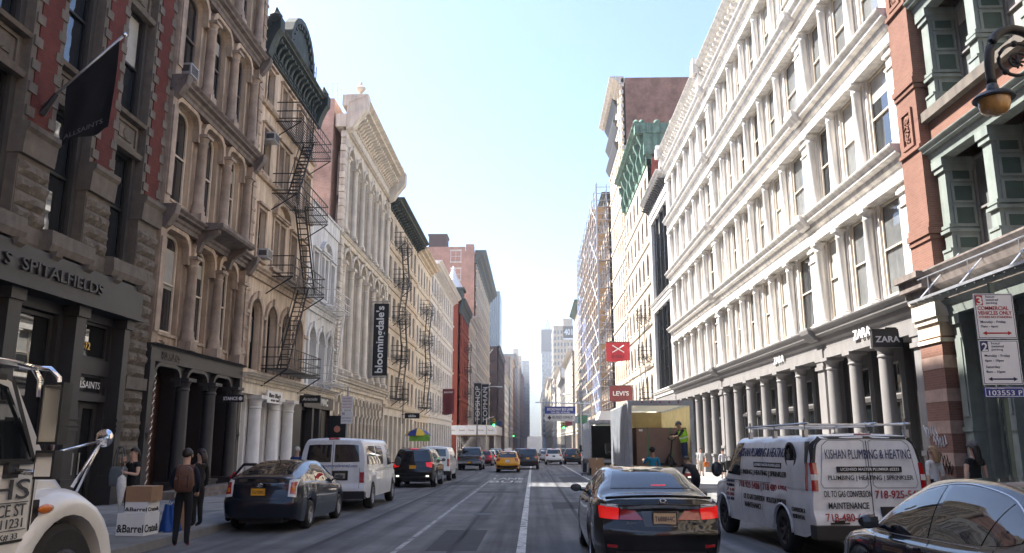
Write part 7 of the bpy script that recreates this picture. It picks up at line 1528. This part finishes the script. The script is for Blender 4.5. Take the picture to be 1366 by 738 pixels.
def notice(x, y, label):
    t = thing('street_notice', label, 'sign', (x, y, gz(y)+.135)); b = MB(); b.box(-.03, .03, .05, .11, 0, 4.0); obj('post', b, steel, t); b = MB(); b.box(-.22, .22, 0, .03, 2.56, 3.06); obj('sign_panel', b, signwhite, t); b = MB(); b.box(-.22, .22, 0, .03, 3.1, 3.62); obj('sign_panel', b, signwhite, t)
    text('N', signblack, t, (-.13, -.005, 2.95), (1, 0, 0), (0, 0, 1), .08, .12, .003, .02)
    for k, s_ in enumerate(('METERED', 'PARKING', '8AM-7PM', 'MON-SAT')): text(s_, mat('notice_red', (.4, .02, .03), .6, 0), t, (0, -.005, 3.54-.115*k), (1, 0, 0), (0, 0, 1), .34, .055, .003, .0)
    for k, s_ in enumerate(('NO STANDING', 'EXCEPT TRUCKS')): text(s_, signblack, t, (.0, -.005, 2.78-.11*k), (1, 0, 0), (0, 0, 1), .36, .05, .003, .0)
notice(-7.3, 31.5, 'two white parking notices on a post before the arcaded building')
t = thing('hanging_sign', 'black projecting sign with small white letters past the arcaded building', 'sign', (XL, 76, 4.05)); b = MB(); b.box(.3, 1.7, -.05, .05, -.25, .25); obj('sign_board', b, signblack, t); text('aldo', signwhite, t, (1.0, -.06, 0), (1, 0, 0), (0, 0, 1), .7, .26, .02, .02); b = MB(); b.box(0, .3, -.03, .03, .1, .16); obj('wall_bracket', b, blackiron, t)
t = thing('shop_awning', 'small red shop awning with white letters beyond the traffic signal', 'awning', (-8.6, 172, 3.2)); b = MB(); b.box(-3.6, 1.6, -.1, 2.0, 0, 1.6); obj('awning_box', b, signred, t); text('PARKING', signwhite, t, (-1, -.12, .8), (1, 0, 0), (0, 0, 1), 3.6, .6, .03, .01); b = MB(); b.box(-3.75, -3.6, -.05, 1.9, .1, 1.5); obj('wall_plate', b, steel, t)
for k, (x, y, z, m, l) in enumerate(((9.5, 150, 5.6, signgreen, 'green shop flag below the scaffold'), (9.8, 176, 6.2, signwhite, 'white shop flag beyond the scaffold'), (-9.9, 205, 6.0, signgreen, 'green shop flag on the tall block with warm brick flank'), (-9.8, 226, 6.4, signblue, 'blue shop flag before the far crossing'), (9.6, 214, 6.3, signred, 'red shop flag on the cream loft block'), (9.9, 255, 6.5, signgreen, 'green shop flag on the ornate pale loft block'))):
    hanging_flag('shop_flag', l, 'flag', x, y, z, 2.2, 1.4, m, [], signwhite, XR if x > 0 else XL)
t = thing('shop_canopy', 'white canopy with green edge projecting over the sunny pavement', 'canopy', (9.4, 88, 3.4)); b = MB(); b.loft([[(-2.6, 0, 0), (2.7, 0, 0), (2.7, 0, 1.7), (-2.0, 0, 1.5)], [(-2.6, 4, 0), (2.7, 4, 0), (2.7, 4, 1.7), (-2.0, 4, 1.5)]]); obj('canopy_cloth', b, signwhite, t); b = MB(); b.box(-2.62, 2.68, -.03, -.001, 0, .4); obj('valance', b, signgreen, t)
# ================================================================== people
SCR = bpy.data.scenes.new('scratch')      # small scene in which the figures' surfaces are grown
skin_a = mat('skin_light', (.52, .33, .25), .6, .08, 9); skin_b = mat('skin_tan', (.36, .21, .14), .6, .08, 9)
def cloth(n, c): return mat('cloth_'+n, c, .9, .2, 14, .15, 90)
hair_d = mat('hair_dark', (.018, .012, .010), .5, .3, 30); hair_l = mat('hair_light', (.30, .19, .10), .5, .3, 30); hair_g = mat('hair_grey', (.45, .42, .38), .6, .2, 30)
def person(label, x, y, yaw, h=1.72, shirt=None, pants=None, shoes=None, skin=skin_a, hair=hair_d, hairlen=0, sleeve='short', leg='long', pose=None, z=None, cap=None, vest=None, name='person', group=None, slim=1.0):
    t = thing(name, label, 'person', (x, y, (gz(y)+.158) if z is None else z), (0, 0, yaw), group); k = h/1.75
    J = dict(pelvis=(0, 0, .95), waist=(0, .01, 1.10), chest=(0, 0, 1.30), neck=(0, -.01, 1.47), head=(0, .02, 1.60), crown=(0, .01, 1.70))
    for s, n in ((-1, 'L'), (1, 'R')):
        J.update({'sh'+n: (s*.175, 0, 1.40), 'el'+n: (s*.225, -.03, 1.12), 'wr'+n: (s*.225, .06, .88), 'hi'+n: (s*.085, 0, .88), 'kn'+n: (s*.095, .02, .49), 'an'+n: (s*.10, -.02, .09), 'to'+n: (s*.115, .13, .035)})
    J.update(pose or {}); ks = list(J); ix = {n: i for i, n in enumerate(ks)}
    E_ = [('pelvis', 'waist'), ('waist', 'chest'), ('chest', 'neck'), ('neck', 'head'), ('head', 'crown')]
    for n in 'LR': E_ += [('chest', 'sh'+n), ('sh'+n, 'el'+n), ('el'+n, 'wr'+n), ('pelvis', 'hi'+n), ('hi'+n, 'kn'+n), ('kn'+n, 'an'+n), ('an'+n, 'to'+n)]
    rad = dict(pelvis=(.145, .115), waist=(.125, .095), chest=(.145, .105), neck=(.058, .058), head=(.078, .098), crown=(.062, .075))
    for n in 'LR': rad.update({'sh'+n: (.062, .062), 'el'+n: (.043, .043), 'wr'+n: (.030, .030), 'hi'+n: (.095, .10), 'kn'+n: (.066, .068), 'an'+n: (.048, .05), 'to'+n: (.038, .032)})
    me = bpy.data.meshes.new('body'); me.from_pydata([tuple(c*k for c in J[n]) for n in ks], [(ix[a], ix[b]) for a, b in E_], [])
    o = bpy.data.objects.new('body', me); SCR.collection.objects.link(o); sk = o.modifiers.new('skin', 'SKIN'); sk.use_smooth_shade = True; sk.branch_smoothing = .4; ss = o.modifiers.new('sub', 'SUBSURF'); ss.levels = 2; ss.render_levels = 2
    sv_ = me.skin_vertices[0].data
    for n in ks: r = rad[n]; f = slim if n in ('pelvis', 'waist', 'chest') else 1; sv_[ix[n]].radius = (r[0]*k*f, r[1]*k*f); sv_[ix[n]].use_root = (n == 'pelvis')
    SCR.view_layers[0].update(); dg = SCR.view_layers[0].depsgraph; ev = bpy.data.meshes.new_from_object(o.evaluated_get(dg)); bpy.data.objects.remove(o); ev.name = 'body'
    shirt = shirt or cloth('black', (.012, .012, .013)); pants = pants or shirt; shoes = shoes or cloth('black', (.012, .012, .013))
    ev.materials.clear(); mats = [shirt, pants, skin, shoes]
    for m in mats: ev.materials.append(m)
    segs = []
    for a, b in E_:
        if a in ('pelvis', 'waist') and b in ('waist', 'chest') : mi = 0
        elif a == 'neck' or a == 'head': mi = 2
        elif a == 'chest' and b == 'neck': mi = 0
        elif a[:2] == 'sh': mi = 2 if sleeve == 'none' else 0
        elif a == 'chest': mi = 0
        elif a[:2] == 'el': mi = 0 if sleeve == 'long' else 2
        elif a[:2] == 'hi' or a == 'pelvis': mi = 1
        elif a[:2] == 'kn': mi = 1 if leg == 'long' else 2
        else: mi = 3
        segs.append((Vector(J[a])*k, Vector(J[b])*k, mi, rad[a][0]))
    for p in ev.polygons:
        c = p.center; best = None
        for a, b, mi, r in segs:
            d = b-a; tt = max(0, min(1, (c-a).dot(d)/d.length_squared)); q = (c-(a+d*tt)).length-r*.8
            if best is None or q < best[0]: best = (q, mi, tt, a, b)
        mi = best[1]; mi = 2 if (mi == 0 and best[3] == Vector(J['chest'])*k and best[4] == Vector(J['neck'])*k and best[2] > .62) else mi; p.material_index = mi; p.use_smooth = True
    obj('body', ev, None, t)
    hc = Vector(J['head'])*k+Vector((0, -.012*k, .045*k)); up = (Vector(J['crown'])-Vector(J['neck'])).normalized(); fw = Vector((0, 1, 0)); fw = (fw-up*fw.dot(up)).normalized(); rt_ = fw.cross(up)
    def H(a, b, c): return hc+rt_*a*k+fw*b*k+up*c*k
    b = MB()
    def cap_(s, q):     # hair: a shell over the back and top of the skull
        th = 2*math.pi*s; ph = q*(.85+1.4*(.5-.5*math.sin(th))+(.3*(.5-.5*math.sin(th)) if hairlen else 0)); rr_ = 1+.05*math.sin(th*5+q*7)*q
        return H(.098*rr_*math.sin(ph)*math.cos(th), .118*rr_*math.sin(ph)*math.sin(th)-.008, .112*math.cos(ph)+.012)
    b.grid(cap_, 22, 8); obj('hair', b, hair, t, smooth=True)
    if hairlen:
        b = MB(); rings = []
        for i in range(7):
            f = i/6; w = .095*(1-.25*f*f); rings.append([H(w*math.cos(a_)*(1+.06*math.sin(i*2+a_*3)), -.06-.05*math.sin(f*2.2)+.055*math.sin(a_)*(1-.3*f), .02-hairlen*f) for a_ in [2*math.pi*j/10 for j in range(10)]])
        b.loft(rings); obj('long_hair', b, hair, t, smooth=True)
    b = MB(); b.loft([[H(-.012, .095, .02), H(.012, .095, .02), H(0, .09, .02)], [H(-.018, .105, -.04), H(.018, .105, -.04), H(0, .128, -.035)], [H(-.014, .1, -.052), H(.014, .1, -.052), H(0, .105, -.055)]]); obj('nose', b, skin, t)
    for s in (-1, 1): b = MB(); b.ball(H(s*.034, .088, -.002), (.013*k,)*3, 8, 6); obj('eye', b, mat('eye_dark', (.03, .02, .02), .3, 0), t, smooth=True); b = MB(); b.ball(H(s*.092, -.005, -.02), (.012*k, .022*k, .034*k), 8, 6); obj('ear', b, skin, t, smooth=True)
    b = MB(); b.tube([H(-.028, .086, -.082), H(0, .097, -.084), H(.028, .086, -.082)], .007*k, 5); obj('mouth', b, mat('lip', (.35, .13, .11), .5, 0), t, smooth=True)
    for n, s in (('L', -1), ('R', 1)):
        w_ = Vector(J['wr'+n])*k; d = (w_-Vector(J['el'+n])*k).normalized(); sd = d.cross(Vector((0, 0, 1))); sd = sd.normalized() if sd.length > .2 else Vector((0, 1, 0)); nn = sd.cross(d).normalized()
        b = MB(); b.tube([w_-d*.02, w_+d*.035*k, w_+d*.085*k], [.026*k, .034*k, .032*k], 8)
        for q in range(4): a = w_+d*.08*k+sd*(q-1.5)*.018*k; L_ = (.062, .075, .07, .055)[q]*k; b.tube([a, a+d*L_*.5+nn*.008, a+d*L_*.85+nn*.03], [.0095*k, .009*k, .007*k], 6)
        a = w_+d*.03*k+sd*-.028*k; b.tube([a, a+d*.035*k-sd*.02*k, a+d*.06*k-sd*.018*k+nn*.015], [.011*k, .010*k, .008*k], 6); obj('hand', b, skin, t, smooth=True)
    if cap:
        b = MB(); b.grid(lambda s, q: H(.108*math.sin(q*1.5)*math.cos(6.2832*s), .128*math.sin(q*1.5)*math.sin(6.2832*s), .125*math.cos(q*1.5)+.015), 16, 6); b.grid(lambda s, q: H((s-.5)*.17*(1-.3*q), .10+.09*q-.3*(s-.5)**2*q*.3, .03-.02*q), 8, 3); obj('cap', b, cap, t, smooth=True)
    if vest:
        P = [Vector(J[n])*k for n in ('pelvis', 'waist', 'chest')]; b = MB(); rings = []
        for f in [i/8 for i in range(9)]:
            p = P[0]*(1-f*2)+P[1]*f*2 if f < .5 else P[1]*(2-2*f)+P[2]*(f*2-1); p = p+Vector((0, 0, .10*k*f)); ax = (P[2]-P[0]).normalized(); sx = Vector((1, 0, 0)); sy = ax.cross(sx).normalized(); w = .185+.02*math.sin(f*3); rings.append([p+sx*w*k*math.cos(2*math.pi*j/16)*1.02+sy*(w-.035)*k*math.sin(2*math.pi*j/16) for j in range(16)])
        b.loft(rings, cap=False); obj('safety_vest', b, vest, t, smooth=True)
        b = MB(); b.loft([[q+(q-sum(r, Vector())/16)*.02 for q in r] for r in (rings[3], rings[4])], cap=False); obj('reflective_band', b, mat('reflective', (.6, .62, .6), .4, 0), t, smooth=True)
    return t, J, k
def at_hand(t, J, k, n, off=(0, 0, 0)):
    p = Vector(J['wr'+n])*k; d = (p-Vector(J['el'+n])*k).normalized(); q = Matrix.Rotation(t.rotation_euler.z, 3, 'Z') @ (p+d*.09+Vector(off)); return t.location+q
blk_c = cloth('black', (.012, .012, .013)); navy_c = cloth('navy', (.012, .016, .032)); jean = cloth('jeans', (.03, .05, .10)); darkjean = cloth('dark_jeans', (.010, .012, .018)); white_c = cloth('white', (.6, .6, .6)); blue_c = cloth('blue', (.02, .05, .16)); cyan_c = cloth('turquoise', (.02, .22, .36)); red_c = cloth('red', (.30, .02, .025)); grey_c = cloth('grey', (.10, .10, .10))
# woman with the umbrella, talking by the parcels
t, J, k = person('woman in black sleeveless dress with long dark hair raising a hand to her mouth', -8.75, 17.7, math.pi-.45, 1.60, blk_c, blk_c, blk_c, sleeve='none', hairlen=.34, pose={'elR': (.24, .06, 1.14), 'wrR': (.08, .20, 1.42), 'elL': (-.24, .06, 1.13), 'wrL': (-.14, .27, 1.18)})
p = at_hand(t, J, k, 'L'); u = thing('umbrella', 'furled white umbrella held by the woman in the black dress', 'umbrella', p); b = MB(); b.lathe([(.01, -.78), (.045, -.62), (.10, -.30), (.085, -.12), (.02, -.06)], n=10, axis=2); obj('folded_canopy', b, white_c, u, smooth=True); b = MB(); b.tube([(0, 0, -.84), (0, 0, .14)], .009, 6); obj('shaft', b, steel, u); b = MB(); b.tube([(0, 0, .12), (0, .0, .19), (.03, 0, .22), (.06, 0, .19)], .013, 6); obj('handle', b, blackpaint, u)
def bag(name, label, loc, w, d, h, m, strap, rz=0, tall=.3):
    t = thing(name, label, 'bag', loc, (0, 0, rz)); b = MB(); rings = []
    for f in [i/6 for i in range(7)]: s = (.88+.2*math.sin(f*2.6))*(1 if f < .9 else .9); rings.append([(w/2*s*math.copysign(abs(math.cos(a))**.6, math.cos(a)), d/2*s*(1.1-.5*f)*math.copysign(abs(math.sin(a))**.6, math.sin(a)), h*f) for a in [2*math.pi*j/14 for j in range(14)]])
    b.loft(rings); obj('pouch', b, m, t, smooth=True)
    for s in (-1, 1): b = MB(); b.tube(crom([(-w*.3, s*d*.2, h*.95), (-w*.2, s*d*.15, h+tall*.8), (0, s*d*.1, h+tall), (w*.2, s*d*.15, h+tall*.8), (w*.3, s*d*.2, h*.95)], 3), .014, 5); obj('strap', b, strap, t, smooth=True)
    return t
bag('tote_bag', 'large slouchy grey tote bag hanging from the shoulder of the woman in black', (-9.03, 17.62, .78), .44, .2, .42, cloth('slate', (.14, .16, .17)), grey_c, -.4, .42)
# man with the backpack
t, J, k = person('man in navy jacket, dark jeans and red shoes seen from behind', -6.42, 15.0, .25, 1.74, navy_c, darkjean, red_c, sleeve='long', z=gz(15)+.003, pose={'elL': (-.25, .05, 1.12), 'wrL': (-.18, .22, 1.0), 'elR': (.24, .0, 1.12), 'wrR': (.20, .18, .95)})
bp = thing('backpack', 'worn brown leather backpack on the man in the navy jacket', 'backpack', (-6.36, 14.84, gz(15)+.98), (0, 0, .25)); leather = mat('brown_leather', (.10, .045, .028), .55, .3, 8, .2, 40); b = MB()
rings = [[(w*math.copysign(abs(math.cos(a))**.6, math.cos(a)), -.1+d*math.copysign(abs(math.sin(a))**.6, math.sin(a)), z) for a in [2*math.pi*j/16 for j in range(16)]] for w, d, z in ((.12, .06, 0), (.16, .095, .05), (.17, .10, .2), (.15, .09, .36), (.10, .06, .44), (.05, .03, .46))]
b.loft(rings); obj('pack_body', b, leather, bp, smooth=True); b = MB(); b.loft([[(-.14, -.16, .30), (.14, -.16, .30), (.14, -.03, .45), (-.14, -.03, .45)], [(-.15, -.205, .22), (.15, -.205, .22), (.15, -.02, .48), (-.15, -.02, .48)]]); obj('flap', b, leather, bp)
for s in (-1, 1): b = MB(); b.box(s*.08-.015, s*.08+.015, -.212, -.19, .08, .3); obj('buckle_strap', b, mat('dark_leather', (.05, .022, .015), .5, .2, 9), bp); b = MB(); b.tube([(s*.1, -.02, .40), (s*.13, .1, .47), (s*.13, .16, .36), (s*.14, .12, .12), (s*.12, -.03, .05)], .018, 6); obj('shoulder_strap', b, leather, bp, smooth=True)
person('young woman in dark clothes standing beside the man with the backpack', -6.98, 17.0, 1.2, 1.58, blk_c, blk_c, grey_c, sleeve='long', hairlen=.25, pose={'elL': (-.22, .05, 1.1), 'wrL': (-.15, .24, 1.05)})
person('grey haired man in blue shirt walking behind the parked hatchback', -7.75, 26.6, .2, 1.64, blue_c, jean, blk_c, hair=hair_g)
person('passer-by in white shirt on the pavement near the black parked car', -7.25, 39.2, 2.9, 1.66, white_c, grey_c, blk_c)
person('passer-by in pale shirt and dark trousers behind the passenger van', -7.6, 37.4, .2, 1.6, cloth('pale', (.42, .42, .45)), darkjean, blk_c, hair=hair_d)
hiviz = mat('hi_vis', (.30, .62, .03), .8, .1, 10)
person('worker in lime safety vest and grey cap leaning on the pallet jack', 5.88, 31.75, math.pi/2+.25, 1.74, cloth('dark_tee', (.03, .03, .04)), jean, blk_c, skin=skin_b, cap=grey_c, vest=hiviz, z=gz(31.6)+1.06, pose={'chest': (0, .10, 1.30), 'neck': (0, .17, 1.45), 'head': (0, .23, 1.56), 'crown': (0, .25, 1.66), 'waist': (0, .03, 1.1), 'shL': (-.175, .12, 1.40), 'shR': (.175, .12, 1.40), 'elL': (-.20, .30, 1.18), 'wrL': (-.10, .50, 1.14), 'elR': (.20, .30, 1.18), 'wrR': (.12, .50, 1.14)})
person('worker in turquoise shirt and black helmet facing the open grey truck', 4.08, 28.0, .1, 1.78, cyan_c, jean, blk_c, skin=skin_b, cap=blk_c, z=gz(28)+.003, pose={'elL': (-.26, .16, 1.22), 'wrL': (-.22, .36, 1.30)})
person('man in black bending down behind the grey box truck', 5.1, 26.2, .4, 1.78, blk_c, darkjean, blk_c, skin=skin_b, z=gz(26)+.003, pose={'pelvis': (0, -.16, .88), 'waist': (0, -.06, 1.02), 'chest': (0, .14, 1.14), 'neck': (0, .28, 1.24), 'head': (0, .38, 1.31), 'crown': (0, .45, 1.38), 'shL': (-.175, .17, 1.18), 'shR': (.175, .17, 1.18), 'elL': (-.22, .26, .92), 'wrL': (-.15, .38, .72), 'elR': (.22, .26, .92), 'wrR': (.15, .38, .72), 'hiL': (-.085, -.16, .84), 'hiR': (.085, -.16, .84)})
t, J, k = person('pedestrian in white top walking on the sunlit pavement', 9.85, 48.2, 2.9, 1.62, white_c, cloth('sand', (.42, .36, .28)), blk_c, leg='short', hairlen=.2)
bag('shoulder_bag', 'orange shoulder bag of the pedestrian in white on the sunny pavement', (10.12, 48.1, gz(48)+.70), .32, .14, .28, cloth('orange', (.50, .14, .03)), cloth('orange', (.50, .14, .03)), .3, .25)
person('pedestrian in wide dark hat and pale dress near the white columns', 10.3, 44.6, 3.0, 1.58, cloth('pale', (.42, .42, .45)), blk_c, blk_c, leg='short', cap=blk_c, hairlen=.25)
bag('garment_bag', 'black bag carried by the pedestrian in the wide hat', (10.58, 44.4, gz(44)+.62), .42, .16, .5, blk_c, blk_c, .1, .2)
person('pedestrian in striped shirt further along the sunny pavement', 8.9, 53.5, .1, 1.7, white_c, jean, blk_c)
person('woman in white tee and black dungarees walking by the brick pier', 8.7, 18.0, .35, 1.64, white_c, blk_c, white_c, hair=hair_l, hairlen=.3, pose={'elL': (-.26, -.06, 1.13), 'wrL': (-.28, -.10, .90)})
b = None
person('woman in black sleeveless top and cap walking before the green storefront', 9.0, 16.9, .2, 1.72, blk_c, darkjean, blk_c, sleeve='none', hairlen=.38, cap=grey_c, pose={'elR': (.27, .05, 1.12), 'wrR': (.34, .12, .92), 'elL': (-.27, -.05, 1.12), 'wrL': (-.30, -.06, .9)})
rr = random.Random(9)
for k_, (x, y) in enumerate(((-9.2, 58), (-8.4, 63), (9.2, 70), (8.2, 84), (-8.9, 98), (-9.8, 112), (8.8, 112), (9.6, 127), (-2.8, 126), (-5.8, 127.5), (3.8, 128), (-9.2, 143), (8.6, 144))):
    cn, rgb = (('black', (.012,)*3), ('white', (.6,)*3), ('navy', (.012, .016, .04)), ('red', (.3, .02, .02)), ('grey', (.1,)*3), ('yellow', (.5, .35, .04)), ('green', (.04, .16, .06)), ('pink', (.5, .2, .22)), ('orange', (.5, .15, .03)), ('brown', (.09, .05, .03)), ('teal', (.02, .15, .15)), ('purple', (.1, .03, .14)), ('sky blue', (.15, .3, .5)))[k_]; cm_ = cloth(cn.replace(' ', '_')+'_top', rgb)
    person('distant pedestrian in %s top %s' % (cn, 'on the shaded pavement' if x < -6.5 else ('on the sunny pavement' if x > 6.4 else 'using the crossing')), x, y, rr.uniform(0, 6), rr.uniform(1.6, 1.8), cm_, darkjean, blk_c, group='pedestrians down the street', z=None if abs(x) > 6.5 else gz(y)+.003)
bpy.data.scenes.remove(SCR)
# ================================================================== parcels and small things on the pavement
def parcel(label, x, y, z, w, d, h, m, words=None, rz=.0, name='parcel_box'):
    t = thing(name, label, 'box', (x, y, z), (0, 0, rz)); b = MB(); b.box(-w/2, w/2, -d/2, d/2, 0, h); obj('carton', b, m, t); b = MB(); b.box(-w/2-.002, w/2+.002, -.025, .025, h-.001, h+.003); obj('tape', b, cream2, t)
    if words: text(words[0], signblack, t, (0.0, -d/2-.003, h*.32), (1, 0, 0), (0, 0, 1), w*.96, h*.36, .004, .02); text(words[1], signblack, t, (w/2+.003, 0, h*.32), (0, 1, 0), (0, 0, 1), d*.9, h*.36, .004, .02)
    return t
zz = gz(15.6)+.159
parcel('large white parcel box with black store lettering at the bottom of the stack', -7.5, 15.55, zz, .56, .48, .40, signwhite, ('&Barrel', 'Crate&'), -.12)
parcel('white parcel box with black store lettering in the middle of the stack', -7.47, 15.6, zz+.404, .46, .40, .20, signwhite, ('&Barrel', 'Crate&'), -.1)
parcel('plain brown cardboard parcel on top of the lettered white boxes', -7.45, 15.6, zz+.608, .50, .42, .28, cardboard, None, -.05)
t = thing('blue_bag', 'crumpled blue plastic bag on the pavement beside the parcel stack', 'bag', (-7.12, 16.1, zz)); b = MB(); q = random.Random(2)
b.grid(lambda s, v: ((.20-.07*v)*math.cos(6.2832*s)*(1+.12*math.sin(9*6.2832*s+v*5)), (.15-.06*v)*math.sin(6.2832*s)*(1+.12*math.sin(7*6.2832*s+v*4)), .5*v+.02*math.sin(6.2832*s*5)), 36, 7); obj('sack', b, mat('blue_plastic', (.01, .07, .28), .35, .2, 6), t, smooth=True)
for s in (-1, 1): b = MB(); b.tube([(-.06, s*.04, .48), (-.03, s*.04, .58), (.03, s*.04, .58), (.06, s*.04, .48)], .01, 5); obj('loop_handle', b, mat('blue_plastic', (.01, .07, .28), .35, .2, 6), t)
parcel('tall flat cardboard panel box leaning upright near the kerb', -6.98, 16.3, zz, .30, .14, .72, cardboard, None, .2)
t = thing('standpipe', 'small red fire standpipe by the dark columned shop', 'standpipe', (-11.6, 31.6, gz(31.6)+.158)); b = MB(); b.lathe([(.12, 0), (.12, .06), (.07, .1), (.07, .5), (.1, .55), (.09, .65), (.03, .7)], n=12, axis=2); obj('pipe', b, signred, t, auto=40)
for s in (-1, 1): b = MB(); b.lathe([(.06, 0), (.06, s*.12), (.001, s*.13)], (s*.06, 0, .5), 10, 0); obj('hose_cap', b, signred, t)
t = thing('stoop', 'low stone step in front of the dark columned shop', 'step', (XL+.75, 29.4, gz(29.4)+.13)); b = MB(); b.box(-.3, .32, -3.7, 4.0, 0, .3); obj('tread', b, browntrim, t); b = MB(); b.box(.321, .62, -3.7, 4.0, 0, .15); obj('tread', b, browntrim, t)
# ================================================================== haze over the whole street
hz = MB(); hz.box(-1815, 1815, -310, 2310, -24, 141)
hm = bpy.data.materials.new('haze'); hm.use_nodes = True; hn = hm.node_tree; hn.nodes.remove(hn.nodes['Principled BSDF']); pv = hn.nodes.new('ShaderNodeVolumePrincipled'); pv.inputs['Color'].default_value = (.95, .97, 1, 1); pv.inputs['Density'].default_value = .00042; pv.inputs['Anisotropy'].default_value = .35
hn.links.new(pv.outputs[0], hn.nodes['Material Output'].inputs['Volume'])
ho = obj('haze', hz, hm); ho['kind'] = 'stuff'; ho['label'] = 'thin pale summer haze filling the street air'
